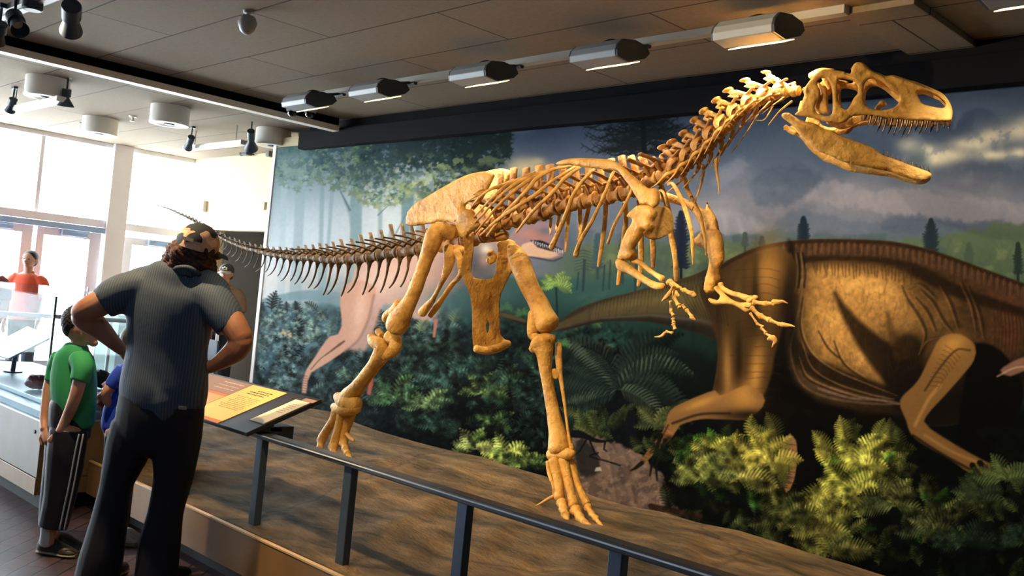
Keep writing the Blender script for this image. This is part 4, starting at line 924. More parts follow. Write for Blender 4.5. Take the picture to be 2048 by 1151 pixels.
# ------------------------------------------------------------------ shoulder girdle, near side
SC = [(930,140),(970,110),(1050,88),(1150,80),(1250,82),(1350,86),(1450,92),(1530,110),(1600,150),(1660,205),(1730,265),(1800,325),(1860,378),(1905,392),(1945,385),(1985,420),(1990,500),(1975,560),(1925,590),(1880,560),(1790,555),(1775,510),(1740,460),(1700,390),(1640,310),(1590,240),(1560,215),(1480,205),(1350,190),(1200,172),(1080,155),(980,158)]
slab('scapula', SC, zR, lambda a, b: YMID-.27+.1*np.clip((a-1290)/40, 0, 1)*0-.0*(b), .02, rpx=9, step=2.4, lump=.15)
CO = [(1312,414),(1326,412),(1338,417),(1345,430),(1347,446),(1344,460),(1334,470),(1320,477),(1305,479),(1290,473),(1288,464),(1300,455),(1308,440)]
slab('coracoid', CO, PX, lambda a, b: YMID-.2+.004*(a-1312), .02, rpx=10, step=2.4, lump=.2)
HU = [(1277,411),(1290,409),(1305,412),(1314,420),(1312,432),(1307,440),(1309,452),(1304,461),(1297,463),(1290,460),(1285,467),(1277,480),(1270,492),(1268,499),(1271,504),(1272,511),(1266,518),(1252,521),(1241,521),(1238,514),(1241,500),(1245,488),(1249,475),(1256,460),(1263,450),(1267,441),(1262,437),(1256,434),(1260,426),(1269,417)]
slab('humerus', HU, PX, YMID-.25, .034, rpx=10, step=2.2, lump=.15)
bone('ulna', [(1237,523,YMID-.25,7),(1244,531,YMID-.26,11),(1258,538,YMID-.26,9.5),(1275,550,YMID-.27,7.5),(1295,563,YMID-.28,7),(1312,571,YMID-.29,8),(1326,572,YMID-.3,6.5)])
bone('radius', [(1266,520,YMID-.22,8),(1278,524,YMID-.23,6),(1292,535,YMID-.24,5),(1310,548,YMID-.27,5),(1325,557,YMID-.29,7)])
hand = lambda nm, specs, z, **k: bone(nm, specs, z, n=10, lump=.1, **k)
hand('carpal', [[(1040,200,YMID-.3,42),(1080,170,YMID-.3,45),(1110,230,YMID-.3,40)], [(1110,200,YMID-.31,40),(1180,250,YMID-.31,36),(1225,265,YMID-.31,22)]], zC)
def digit(z, Y, segs, claw=None):
    for s_ in segs:
        (x0, y0, x1, y1, r) = s_
        bone('phalanx', [(x0, y0, Y, r*1.15), (x0*.75+x1*.25, y0*.75+y1*.25, Y, r*.8), (x0*.35+x1*.65, y0*.35+y1*.65, Y, r*.75), (x1, y1, Y, r*1.1)], z, n=10, lump=.1, per=4)
    if claw: bone('claw', [(q[0], q[1], Y, q[2]) for q in claw], z, n=10, lump=.03)
digit(zC, YMID-.33, [(1130,240,1060,360,32)], [(1060,360,30),(1020,410,34),(975,450,20),(945,475,6)])
digit(zC, YMID-.3, [(1120,300,1130,400,28),(1140,420,1200,530,34),(1215,530,1225,570,34),(1270,540,1300,580,28),(1330,610,1410,710,30)], [(1400,715,34),(1440,745,22),(1462,760,7)])
digit(zC, YMID-.27, [(1085,480,1090,620,26),(1090,640,1125,690,28),(1125,745,1130,800,30),(1130,830,1150,900,30),(1110,960,1020,940,24)], [(1000,960,26),(950,1005,24),(900,1020,14),(835,1022,4)])
digit(zC, YMID-.34, [(1230,265,1260,300,26),(1290,310,1420,360,42)], [(1420,365,40),(1450,385,34),(1468,395,20)])
hand('phalanx', [(1165,320,YMID-.32,20),(1180,370,YMID-.32,36),(1215,395,YMID-.32,16)], zC)
# ------------------------------------------------------------------ shoulder girdle, far side
slab('scapula', [(1320,380),(1332,384),(1350,390),(1366,395),(1380,402),(1396,410),(1410,418),(1414,404),(1420,415),(1432,434),(1437,452),(1437,468),(1405,470),(1400,450),(1388,428),(1378,418),(1355,409),(1335,404),(1320,402)], PX, YMID+.24, .02, rpx=8, step=2.6, lump=.15)
slab('humerus', [(1405,462),(1420,458),(1437,460),(1444,478),(1447,502),(1446,520),(1437,540),(1439,558),(1430,572),(1427,583),(1416,587),(1409,579),(1412,558),(1419,532),(1418,512),(1411,498),(1400,494),(1391,489),(1390,478),(1397,471)], PX, YMID+.22, .034, rpx=10, step=2.4, lump=.15)
bone('radius', [(345,250,YMID+.2,38),(370,310,YMID+.2,36),(480,370,YMID+.2,34),(600,405,YMID+.19,36),(700,440,YMID+.18,40),(765,430,YMID+.18,22)], zD)
slab('ulna', [(1417,596),(1421,605),(1432,610),(1450,609),(1465,610),(1480,617),(1492,624),(1500,623),(1508,612),(1497,604),(1480,604),(1464,598),(1452,589),(1442,578),(1436,570),(1428,576),(1434,584),(1441,592),(1436,599),(1426,597)], PX, YMID+.19, .022, rpx=7, step=2.2)
hand('carpal', [[(720,490,YMID+.17,34),(800,440,YMID+.17,36),(840,430,YMID+.17,22)], [(690,540,YMID+.17,40),(760,540,YMID+.17,36)]], zD)
digit(zD, YMID+.14, [(800,500,960,520,38),(970,520,1080,520,36)], [(1060,500,40),(1130,500,34),(1190,490,20),(1255,515,6)])
digit(zD, YMID+.1, [(770,580,870,680,34),(890,690,1010,740,40),(1030,750,1150,800,30)], [(1170,800,34),(1230,810,28),(1290,815,20),(1350,830,6)])
digit(zD, YMID+.08, [(750,650,830,770,18),(840,790,920,830,20),(900,850,960,910,24),(950,920,1020,960,22)], [(990,1000,22),(1050,985,44),(1085,1030,32),(1060,1080,18),(1038,1112,4)])
# ------------------------------------------------------------------ pelvis
IL = [(185,690),(190,640),(195,590),(215,540),(245,495),(310,440),(400,388),(500,325),(600,268),(700,212),(800,158),(900,115),(1000,88),(1080,75),(1140,78),(1195,95),(1222,115),(1205,165),(1180,215),(1145,280),(1105,350),(1065,420),(1030,470),(995,510),(972,522),(940,470),(905,455),(880,478),(890,510),(960,525),(990,560),(1015,610),(1040,660),(1050,715),(1010,750),(960,780),(925,815),(880,852),(820,842),(800,795),(792,740),(745,690),(690,665),(620,660),(560,668),(500,682),(430,690),(350,702),(280,712),(225,708)]
slab('ilium', IL, zP, lambda a, b: YMID-.19+.0004*(500-b)*0, .022, rpx=11, step=2.6, lump=.12, relief=lambda v: .02*np.exp(-(((v[:, 0]-zP(900, 620)[0])/20)**2+((v[:, 1]-zP(900, 620)[1])/22)**2)))
slab('ilium', IL, Z(zP.x0+34, zP.y0-6, zP.k), lambda a, b: YMID+.16, .02, rpx=11, step=3.2, lump=.12)
PU = [(570,-150),(640,-160),(655,-60),(655,0),(645,90),(635,170),(635,235),(680,288),(780,302),(860,290),(902,225),(918,100),(928,0),(925,-80),(1000,-110),(1075,-105),(1110,-60),(1115,30),(1105,160),(1075,225),(1040,262),(1005,330),(970,400),(940,480),(930,560),(933,720),(940,865),(965,905),(1000,935),(1045,948),(1048,1000),(985,1035),(900,1068),(760,1085),(700,1075),(680,1050),(668,1000),(662,850),(660,700),(645,520),(600,380),(545,250),(545,160),(560,100),(575,0)]
pub_y = lambda a, b: 4.2+np.clip((a+.08*(b-520)-925)/232, 0, .42)
slab('pubis', PU, zB, pub_y, .03, rpx=10, step=2.4, holes=[[(820,738),(838,770),(838,820),(822,862),(800,850),(793,790),(803,755)]], lump=.15, relief=lambda v: -.02*np.exp(-(((v[:, 0]-zB(815, 600)[0])/5)**2+((v[:, 1]-zB(800, 560)[1])/40)**2)))
bone('pubic_boot', [(690,1030,4.25,40,.8),(790,1050,4.33,42,1.2),(900,1030,4.45,44,1.2),(1010,985,4.58,38,.8)], zB, flat=1.2)
bone('ischium', [[(400,-30,4.24,60,.5),(415,80,4.24,62,.4),(390,200,4.26,48,.4),(330,340,4.3,26),(270,460,4.33,24),(230,530,4.35,32),(170,600,4.36,46),(125,655,4.37,48)], [(480,0,4.26,40,.4),(520,80,4.24,36,.4),(520,180,4.24,22,.4)]], zB)
bone('ischium', [(560,150,4.5,40,.4),(520,270,4.5,28),(440,360,4.5,26),(350,490,4.45,28),(280,590,4.42,34),(210,690,4.4,26)], zB)
bone('pelvis_joint', [[(760,980,4.3,60,.8),(830,1010,4.3,66,.8),(870,1060,4.35,40)], [(560,740,4.25,70),(680,760,4.3,78),(780,770,4.32,70)], [(1170,1020,4.5,50),(1200,1080,4.52,56),(1150,1130,4.5,40)], [(880,870,4.4,60),(1100,850,4.42,60),(1350,820,4.45,60)]], zP)
# ------------------------------------------------------------------ hind legs
YL = YMID-.27
bone('femur', [[(888,456,YL+.05,6),(873,458,YL,13),(868,472,YL-.01,19),(862,492,YL-.02,17.5),(852,518,YL-.03,14.5),(843,545,YL-.03,14),(833,572,YL-.03,14.2),(822,598,YL-.03,15),(810,620,YL-.03,18),(798,640,YL-.03,23),(791,655,YL-.03,22)], [(873,455,YL,13),(890,460,YL+.04,15),(905,466,YL+.09,15)], [(782,622,YL+.02,8),(773,632,YL+.04,9),(771,640,YL+.05,7)], [(800,610,YL,14),(785,625,YL+.02,10)]])
bone('tibia', [[(410,240,YL-.02,24),(430,275,YL-.02,42),(480,310,YL-.02,50),(470,360,YL-.02,48),(430,430,YL-.01,40),(370,510,YL,38),(310,590,YL+.01,44),(270,640,YL+.02,60),(245,690,YL+.02,72)], [(540,240,YL+.02,50),(580,280,YL+.03,46),(560,340,YL+.02,42),(500,380,YL,36)], [(460,210,YL,24),(485,235,YL,22)]], zL)
bone('fibula', [(600,290,YL+.06,26),(560,350,YL+.06,20),(480,440,YL+.06,14),(400,540,YL+.06,14),(330,640,YL+.06,20)], zL)
bone('astragalus', [[(185,650,YL,32),(240,690,YL,58),(320,700,YL+.03,50)], [(160,720,YL,26),(230,730,YL,52),(320,725,YL+.03,40)]], zL)
bone('metatarsal', [(185,745,YL,42),(165,800,YL,34),(125,860,YL-.01,28),(85,930,YL-.02,34)], zL)
bone('metatarsal', [(225,745,YL+.02,48),(205,830,YL+.02,36),(180,910,YL+.01,32),(160,985,YL,36)], zL)
bone('metatarsal', [(280,745,YL+.05,42),(255,830,YL+.05,34),(235,900,YL+.05,30),(225,960,YL+.05,34)], zL)
def toe(z, segs, claw):
    """segs: (x, y, Z height, r) joints down to the rock"""
    for a, b in zip(segs[:-1], segs[1:]):
        m_ = [(a[i]+b[i])/2 for i in range(4)]
        bone('toe_bone', [(a[0], a[1], ('z', a[2]), a[3]*1.1), (m_[0], m_[1], ('z', m_[2]), m_[3]*.78), (b[0], b[1], ('z', b[2]), b[3]*1.05)], z, n=10, lump=.1, per=4)
    bone('toe_claw', [(q[0], q[1], ('z', q[2]), q[3]) for q in claw], z, n=10, lump=.03)
def hz(z, x, y, Y): return at_y(*z(x, y), Y)[2]
def toeY(z, pts, Y0, dY, claw):
    segs = [(x, y, hz(z, x, y, Y0+dY*i), r) for i, (x, y, r) in enumerate(pts)]
    n_ = len(pts); cl = [(x, y, hz(z, x, y, Y0+dY*(n_-1)-.01*i), r) for i, (x, y, r) in enumerate(claw)]
    toe(z, segs, cl)
toeY(zL, [(78,945,30),(66,1000,28),(48,1055,26)], YL-.03, -.03, [(46,1060,24),(34,1085,18),(30,1108,8)])
toeY(zL, [(155,990,32),(160,1045,30),(175,1090,28)], YL-.02, -.04, [(178,1095,28),(195,1125,22),(210,1145,10)])
toeY(zL, [(225,965,30),(240,1005,28),(255,1040,24)], YL+.03, -.03, [(258,1045,22),(275,1065,14),(285,1080,6)])
toeY(zL, [(55,1050,22),(62,1085,20)], YL-.06, -.02, [(62,1090,18),(78,1108,14),(90,1118,6)])
bone('hallux', [(225,880,YL+.06,16),(255,910,YL+.04,14),(280,935,YL+.03,16),(298,948,YL+.02,9)], zL)
YR = YMID+.17
bone('femur', [[(1022,492,YR-.06,10),(1030,505,YR-.02,17),(1040,525,YR,21),(1050,550,YR,20.5),(1063,580,YR,19.5),(1076,605,YR,20),(1086,628,YR,22),(1096,648,YR,25)], [(1068,625,YR-.03,11),(1066,648,YR-.04,12),(1066,668,YR-.04,11.5),(1073,674,YR-.04,8)]])
bone('tibia', [[(120,160,YR-.04,22),(160,130,YR-.03,48),(205,110,YR,44),(240,95,YR+.02,22)], [(175,130,YR-.02,66),(185,170,YR-.02,52),(190,220,YR-.02,40),(200,300,YR-.01,33),(215,390,YR,33),(232,480,YR,36),(248,560,YR,42),(262,630,YR,52),(272,700,YR,66)], [(235,280,YR+.02,24,.5),(255,310,YR+.03,18,.5)]], zK)
bone('fibula', [(266,130,YR+.08,18,.8),(266,190,YR+.07,20,.8),(270,260,YR+.06,17),(282,340,YR+.05,12),(298,450,YR+.04,9),(312,560,YR+.03,8),(325,650,YR+.02,10),(340,705,YR+.01,15)], zK)
bone('astragalus', [(225,735,YR,34,1.0),(275,730,YR,34,1.1),(325,730,YR,32,1.1),(350,725,YR,16)], zK)
bone('metatarsal', [(240,770,YR-.04,34),(258,850,YR-.05,27),(268,920,YR-.06,26),(272,975,YR-.07,31)], zK)
bone('metatarsal', [(290,770,YR,36),(310,850,YR-.01,27),(332,940,YR-.03,26),(352,1015,YR-.05,32)], zK)
bone('metatarsal', [(335,775,YR+.05,27),(358,860,YR+.04,22),(385,930,YR+.02,20),(420,1005,YR,25)], zK)
bone('metatarsal', [(208,775,YR-.07,13),(214,830,YR-.07,12),(228,880,YR-.08,10)], zK)
bone('toe_bone', [(232,885,YR-.08,9),(240,920,YR-.08,9),(243,958,YR-.08,9)], zK)
bone('hallux', [(243,962,YR-.08,10),(210,978,YR-.1,9),(175,998,YR-.12,6),(143,1014,YR-.14,2)], zK)
toeY(zK, [(285,1000,30),(292,1035,24),(303,1065,24)], YR-.08, -.035, [(305,1068,22),(312,1085,16),(318,1098,7)])
toeY(zK, [(362,1040,32),(382,1080,27),(410,1108,22)], YR-.07, -.04, [(412,1108,20),(432,1122,14),(452,1132,5)])
toeY(zK, [(428,1025,25),(448,1060,20),(470,1085,19),(488,1110,14)], YR-.02, -.03, [(490,1112,14),(502,1125,10),(510,1140,4)])
# steel supports
mb = MB()
for (px, py) in ((968, 486), (1290, 372)):
    p = at_y(px, py, YMID+.02); q = np.array([p[0]+.02, YMID+.02, .3])
# spine rod
rod = catmull([at_y(a, b, YMID) for a, b, r in dors[::2]], 4); mb = MB(); sweep(mb, rod, np.full(len(rod), .012), n=8); mb.build('armature_rod', M_arm, skel)
# ================================================================== MURAL: painted picture on the long wall panel
BX0, BY0, BX1, BY1 = 480, 140, 2620, 1200
BW, BH = BX1-BX0, BY1-BY0
rs = np.random.RandomState(7)
XX, YY = np.meshgrid(np.arange(BX0, BX1, dtype=np.float32), np.arange(BY0, BY1, dtype=np.float32))
ART = np.zeros((BH, BW, 3), np.float32)
def col(r, g, b): return np.array([r, g, b], np.float32)/255
def vnoise(scale, octv=4, seed=0, sx=1.0, sy=1.0, pers=.55):
    r = np.random.RandomState(seed); out = np.zeros((BH, BW), np.float32); amp = 1; tot = 0
    for o in range(octv):
        cw = max(2.5, scale*sx/2**o); ch = max(2.5, scale*sy/2**o)
        gw = int(BW/cw)+3; gh = int(BH/ch)+3; g = r.rand(gh, gw).astype(np.float32)
        fx = (np.arange(BW)/cw); fy = (np.arange(BH)/ch); ix = fx.astype(int); iy = fy.astype(int)
        tx = (fx-ix).astype(np.float32); ty = (fy-iy).astype(np.float32); tx = tx*tx*(3-2*tx); ty = ty*ty*(3-2*ty)
        a = g[iy][:, ix]; b = g[iy][:, ix+1]; c = g[iy+1][:, ix]; d = g[iy+1][:, ix+1]
        out += amp*((a*(1-tx)+b*tx)*(1-ty)[:, None]+(c*(1-tx)+d*tx)*ty[:, None]); tot += amp; amp *= pers
    return out/tot
def sstep(a, b, x): t = np.clip((x-a)/(b-a), 0, 1); return t*t*(3-2*t)
def blend(mask, c, sl=None):
    s_ = sl if sl is not None else (slice(None), slice(None))
    m_ = mask[..., None]; ART[s_] = ART[s_]*(1-m_)+np.asarray(c, np.float32)*m_
def bbox(pts, pad):
    p = np.asarray(pts, float); x0 = max(int(p[:, 0].min()-pad)-BX0, 0); x1 = min(int(p[:, 0].max()+pad)+1-BX0, BW); y0 = max(int(p[:, 1].min()-pad)-BY0, 0); y1 = min(int(p[:, 1].max()+pad)+1-BY0, BH)
    return (slice(y0, y1), slice(x0, x1)) if x1 > x0 and y1 > y0 else None
def pmask(pts, soft=1.5, smooth=True, warp=0):
    P = smooth_loop(pts, 14) if smooth else np.asarray(pts, float)
    sl = bbox(P, soft*2+warp+2)
    if sl is None: return None, None
    q = np.stack([XX[sl].ravel(), YY[sl].ravel()], 1).astype(np.float64)
    if warp: q[:, 0] += (WN1[sl].ravel()-.5)*2*warp; q[:, 1] += (WN2[sl].ravel()-.5)*2*warp
    ins = inside(q, P); d = seg_dist(q, P); sd = np.where(ins, d, -d)
    return sstep(-soft, soft, sd).reshape(XX[sl].shape).astype(np.float32), sl
def poly(pts, c, soft=1.5, a=1.0, warp=0, smooth=True):
    m_, sl = pmask(pts, soft, smooth, warp)
    if m_ is not None: blend(m_*a, c, sl)
    return m_, sl
def stroke(pts, w, c, soft=1.0, a=1.0):
    """polyline with widths"""
    pts = np.asarray(pts, float); w = np.broadcast_to(np.asarray(w, float), (len(pts),))
    sl = bbox(pts, w.max()+soft*2+1)
    if sl is None: return
    X, Y = XX[sl], YY[sl]; best = np.full(X.shape, -1e9, np.float32)
    for i in range(len(pts)-1):
        a0, b0 = pts[i], pts[i+1]; ab = b0-a0; L2 = ab@ab+1e-9
        t = np.clip(((X-a0[0])*ab[0]+(Y-a0[1])*ab[1])/L2, 0, 1)
        d = np.hypot(X-a0[0]-t*ab[0], Y-a0[1]-t*ab[1]); best = np.maximum(best, (w[i]+(w[i+1]-w[i])*t)/2-d)
    blend(sstep(-soft, soft, best)*a, c, sl)
def glow(cx, cy, rx, ry, c, a=1.0, rot=0, p=1.0):
    r = max(rx, ry)*2.2; sl = bbox([(cx-r, cy-r), (cx+r, cy+r)], 2)
    if sl is None: return
    X = XX[sl]-cx; Y = YY[sl]-cy; ca, sa = math.cos(rot), math.sin(rot)
    blend(a*np.exp(-(((X*ca+Y*sa)/rx)**2+((-X*sa+Y*ca)/ry)**2)*p), c, sl)
def curve(pts, n=8): return catmull(np.asarray(pts, float), n)
WN1 = vnoise(14, 3, 11); WN2 = vnoise(14, 3, 12)
N1 = vnoise(160, 5, 1); N2 = vnoise(60, 5, 2); N3 = vnoise(22, 4, 3); N4 = vnoise(9, 3, 4)
# ---- sky: misty left, slate blue middle and right
L_ = sstep(560, 1120, XX); up = sstep(300, 600, YY)
skyc = (col(96, 122, 128)*(1-up)[..., None]+col(206, 216, 220)*up[..., None])
skyR = col(72, 88, 112)*(1-sstep(240, 520, YY))[..., None]+col(112, 116, 128)*sstep(240, 520, YY)[..., None]
ART[:] = skyc*(1-L_[..., None])+skyR*L_[..., None]
cl = sstep(.47, .66, vnoise(210, 6, 21, 1.6, .8)); blend(cl*.55*L_*sstep(260, 420, YY), col(140, 130, 142))
cl2 = sstep(.5, .68, vnoise(120, 5, 22, 1.8, .7)); blend(cl2*.45*L_, col(84, 98, 120))
for (x, y, rx, ry, c, a) in ((1650,385,90,34,(156,142,148),.5),(1750,400,110,40,(150,136,140),.45),(1900,380,130,44,(148,134,138),.5),(1400,440,80,50,(150,142,152),.5),(1480,350,40,22,(136,130,146),.4),(2000,420,90,40,(150,138,140),.45),(1700,450,170,26,(120,120,138),.6),(1560,330,60,60,(84,96,116),.5),(1830,350,40,26,(80,98,112),.6),(1960,215,100,40,(128,134,152),.4)):
    glow(x, y, rx, ry, col(*c), a)
for (pts, c, a) in (([(1600,392),(1640,366),(1680,362),(1740,380),(1800,372),(1900,392),(2060,410),(2060,450),(1900,440),(1780,424),(1700,412),(1640,408)],(152,142,150),.6),([(1380,440),(1420,420),(1480,430),(1530,452),(1480,470),(1400,466)],(150,148,160),.5),([(1450,330),(1480,318),(1500,326),(1480,352),(1440,372),(1420,366)],(134,134,150),.5),([(1530,372),(1570,370),(1575,378),(1540,382)],(130,130,146),.5),([(1550,440),(1600,420),(1700,440),(1800,452),(1700,462),(1560,462)],(86,96,116),.5),([(1760,440),(1840,430),(1900,445),(2000,440),(2000,470),(1800,470)],(70,84,104),.5),([(1500,360),(1560,330),(1640,350),(1600,400),(1520,410)],(74,88,110),.6)):
    poly(pts, col(*c), 7, a, 10)
for x in range(1250, 2600, 14):     # ragged rain-like lower fringes
    y = 370+30*math.sin(x*.013)+rnd.uniform(-20, 20); stroke([(x, y), (x+rnd.uniform(-4, 4), y+rnd.uniform(14, 40))], [rnd.uniform(10, 22), 2], col(104, 110, 130), 7, .22)
CW = sstep(.40, .62, vnoise(60, 5, 24, 1.5, 1.0))
for (x, y, rx, ry) in ((1820,290,34,20),(1855,300,40,18),(1870,318,44,22),(1900,310,60,20),(1940,288,60,22),(1985,270,50,26),(2040,262,50,30),(2090,250,60,34),(1990,310,50,16),(2040,305,30,16),(2150,290,90,36),(2260,260,80,40)):
    glow(x, y, rx, ry, col(244, 222, 186), .85, p=2.0)
cm_ = sstep(.52, .62, vnoise(26, 4, 98))*np.exp(-(((XX-1940)/150)**4+((YY-290)/60)**4)); blend(cm_*.55, col(120, 128, 140)); glow(1838, 322, 24, 20, col(92, 112, 118), .8)
for (x, y, rx, ry) in ((1045,328,34,20),(1062,335,50,14),(1030,345,30,12),(1075,322,18,10)): glow(x, y, rx, ry, col(204, 184, 140), .65, p=1.5)
glow(1040, 256, 24, 10, col(150, 156, 160), .5)
# ---- pale mist of the left wood, trunks
glow(640, 470, 130, 110, col(216, 224, 226), .7); glow(760, 430, 90, 70, col(196, 208, 216), .6); glow(600, 560, 150, 40, col(208, 196, 184), .8)
for (x0, y0, x1, y1, w, c, a) in ((604,300,588,640,22,(140,164,168),.55),(646,310,640,640,10,(128,156,160),.6),(668,330,640,660,8,(132,160,164),.6),(714,300,706,600,26,(112,146,152),.75),(724,320,700,420,9,(120,150,152),.6),(690,400,704,450,7,(128,158,160),.7),(762,330,756,600,10,(120,146,152),.7),(818,300,808,600,28,(84,116,126),.85),(858,330,838,470,12,(100,128,134),.6),(570,320,560,640,14,(164,184,188),.5),(905,360,900,420,14,(92,114,120),.6)):
    stroke([(x0, y0), ((x0+x1)/2+rnd.uniform(-3, 3), (y0+y1)/2), (x1, y1)], [w, w*.85, w*1.25], col(*c), 2.5, a)
for pts, w in (([(812,385),(840,335),(880,318),(930,322)],6),([(816,420),(790,470),(772,505)],3),([(808,360),(770,330),(740,318)],5),([(700,420),(680,380),(664,340)],4),([(820,500),(850,478),(880,470)],2.5),([(756,430),(778,410),(800,404)],2.5)):
    stroke(curve(pts), np.linspace(w, 1, len(curve(pts))), col(84, 108, 114), 1.2, .8)
poly([(770,520),(776,470),(782,450),(790,470),(796,520)], col(120,150,156), 3, .7)
# foliage masses
def foliage(cx, cy, rx, ry, n, c0, c1, s0=4, s1=11, a=.9, seed=1):
    r = random.Random(seed)
    for i in range(n):
        th = r.uniform(0, 6.283); q = math.sqrt(r.random()); x = cx+rx*q*math.cos(th); y = cy+ry*q*math.sin(th); s_ = r.uniform(s0, s1); k = r.random()
        c = np.array(c0)*(1-k)+np.array(c1)*k; an = r.uniform(0, 3.14)
        P = [(x+s_*(1+.45*(-1)**j)*.7*math.cos(an+j*.785)*1.1, y+s_*(1+.45*(-1)**j)*.6*math.sin(an+j*.785)) for j in range(8)]
        poly(P, c/255, .9, a, smooth=False)
for (cx, cy, rx, ry, n, c0, c1) in ((600,320,60,44,150,(92,122,120),(66,98,100)),(600,345,50,40,60,(130,150,132),(108,136,124)),(690,310,70,46,190,(70,98,96),(50,76,80)),(690,345,60,40,70,(120,140,110),(96,124,106)),(730,300,24,30,70,(110,140,90),(88,118,80)),(790,305,70,44,220,(52,78,78),(38,60,66)),(770,365,60,42,110,(84,112,104),(62,92,92)),(760,385,60,30,70,(150,160,120),(110,134,108)),(880,300,80,44,260,(44,66,66),(32,50,56)),(890,365,50,34,80,(128,144,100),(80,106,90)),(850,380,36,26,40,(160,164,112),(110,134,100)),(960,300,60,36,200,(36,54,52),(28,44,46)),(990,275,34,22,90,(40,58,50),(30,44,42)),(900,420,30,20,26,(96,120,104),(80,104,96)),(950,345,44,20,60,(46,66,58),(36,52,50))):
    foliage(cx, cy, rx, ry, n, c0, c1, seed=cx+cy)
foliage(860, 345, 90, 34, 40, (150,158,164), (110,124,136), 3, 8, seed=9)   # sky gaps
foliage(700, 330, 120, 40, 50, (150,158,120), (116,140,108), 2.5, 6, seed=19)
LN = N4*.55+N3*.45
reg = np.zeros_like(N4)
for (cx, cy, rx, ry, a) in ((600,320,52,40,.8),(690,312,60,44,1),(780,310,64,44,1),(880,305,80,48,1),(965,298,52,34,1),(770,372,50,36,.7),(880,372,54,30,.8),(720,350,44,30,.6),(900,420,30,20,.5)): reg = np.maximum(reg, a*np.exp(-(((XX-cx)/rx)**4+((YY-cy)/ry)**4)))
reg *= sstep(545, 575, XX); fog = (1-sstep(560, 900, XX))[..., None]
dk = col(34, 52, 54)*(1-fog)+col(88, 116, 120)*fog; md = sstep(.47, .52, LN+reg*.06-.03)*reg
ART[:] = ART*(1-(md*.85)[..., None])+dk*(md*.85)[..., None]
hl = sstep(.56, .6, vnoise(10, 3, 91)*.6+vnoise(26, 2, 92)*.4)*reg*sstep(300, 330, YY+(XX-700)*.02); hc = col(128, 142, 96)*(1-fog)+col(140, 164, 146)*fog
ART[:] = ART*(1-(hl*.7)[..., None])+hc*(hl*.7)[..., None]
gp = sstep(.60, .64, vnoise(12, 3, 93))*reg*sstep(330, 360, YY); blend(gp*.6, col(160, 174, 182))
# bare araucaria crown in the middle
for i in range(130):
    x0 = 1280+rnd.gauss(0, 34); y0 = 232+rnd.uniform(0, 74); sgn_ = -1 if rnd.random() < .5 else 1; ln = rnd.uniform(26, 78)*(1-(y0-232)/300); up_a = rnd.uniform(-.25, .5)
    P = curve([(x0, y0), (x0+sgn_*ln*.5, y0+ln*.22*up_a+3), (x0+sgn_*ln, y0-ln*.12)]); stroke(P, np.linspace(rnd.uniform(2, 4.5), 1.2, len(P)), col(28, 36, 42), .8, .9)
    for q in P[::3]:
        for s2 in (-1, 1): stroke([q, (q[0]+sgn_*7, q[1]-6*s2)], [1.6, .8], col(34, 42, 48), .7, .8)
stroke([(1284, 225), (1290, 330)], [9, 12], col(26, 32, 38), 1.2)
# ---- far forest band and meadow
def band(top, bot, c_top, c_bot, x0=900, rough=10, seed=0, soft=3):
    n = vnoise(26, 4, seed, 1.0, 1e3)[0]; edge = np.interp(np.arange(BX0, BX1), *zip(*top)) - (n-.5)*2*rough
    m_ = sstep(-soft, soft, YY-edge[None]); m_ *= sstep(x0-60, x0+60, XX); b = np.interp(np.arange(BX0, BX1), *zip(*bot))[None]
    t = np.clip((YY-edge[None])/np.maximum(b-edge[None], 1), 0, 1)[..., None]; ART[:] = ART*(1-m_[..., None])+(np.array(c_top)/255*(1-t)+np.array(c_bot)/255*t)*m_[..., None]
band([(900,470),(1150,462),(1400,462),(1650,468),(2050,455),(2600,470)], [(900,600),(2600,640)], (92,104,116), (84,110,88), 1120, 14, 31)
band([(900,500),(1150,492),(1400,480),(1650,500),(1900,470),(2050,440),(2600,470)], [(900,600),(2600,620)], (96,110,86), (78,96,72), 1130, 12, 32, 5)
m_ = sstep(.5, .7, N3)*sstep(470, 500, YY)*(1-sstep(540, 575, YY))*sstep(1120, 1200, XX); blend(m_*.5, col(134, 140, 96))
m_ = sstep(.52, .66, N2)*sstep(455, 480, YY)*(1-sstep(540, 580, YY))*sstep(1120, 1200, XX); blend(m_*.5, col(66, 86, 84))
band([(900,548),(1150,556),(1440,560),(2600,600)], [(900,660),(2600,700)], (62,98,92), (28,50,44), 880, 5, 33, 8)
glow(1180, 590, 120, 40, col(58, 96, 90), .6)
def conifer(x, y0, y1, w, c, n=16, seed=3, trunk=True):
    r = random.Random(seed)
    if trunk: stroke([(x, y0), (x, y1+26)], [2, 6], col(*c)*.9, 1)
    for i in range(n):
        t = i/(n-1); y = y0+(y1-y0)*t; ww = w*(.15+.85*t**.7)*(.5+.5*abs(math.cos(t*2.0)))+2
        for s_ in (-1, 1):
            L2 = ww*r.uniform(.75, 1.1); stroke([(x, y), (x+s_*L2*.6, y+5), (x+s_*L2, y+3)], [9, 6, 2.5], col(*c), 1.4, .92)
conifer(1362, 425, 530, 28, (30, 40, 60), 18, 1); conifer(1607, 436, 486, 20, (36, 48, 62), 12, 2); conifer(1862, 440, 505, 26, (40, 52, 60), 14, 3); conifer(1938, 488, 530, 16, (78, 92, 76), 9, 4); conifer(1524, 476, 492, 8, (52, 62, 72), 5, 5); conifer(2036, 488, 540, 14, (44, 58, 52), 9, 8); conifer(1195, 470, 530, 16, (66, 86, 92), 10, 6); conifer(1245, 480, 540, 16, (62, 80, 86), 10, 7); conifer(1490, 468, 485, 7, (70, 84, 80), 5, 9); conifer(2140, 470, 560, 24, (48, 60, 60), 12, 12)
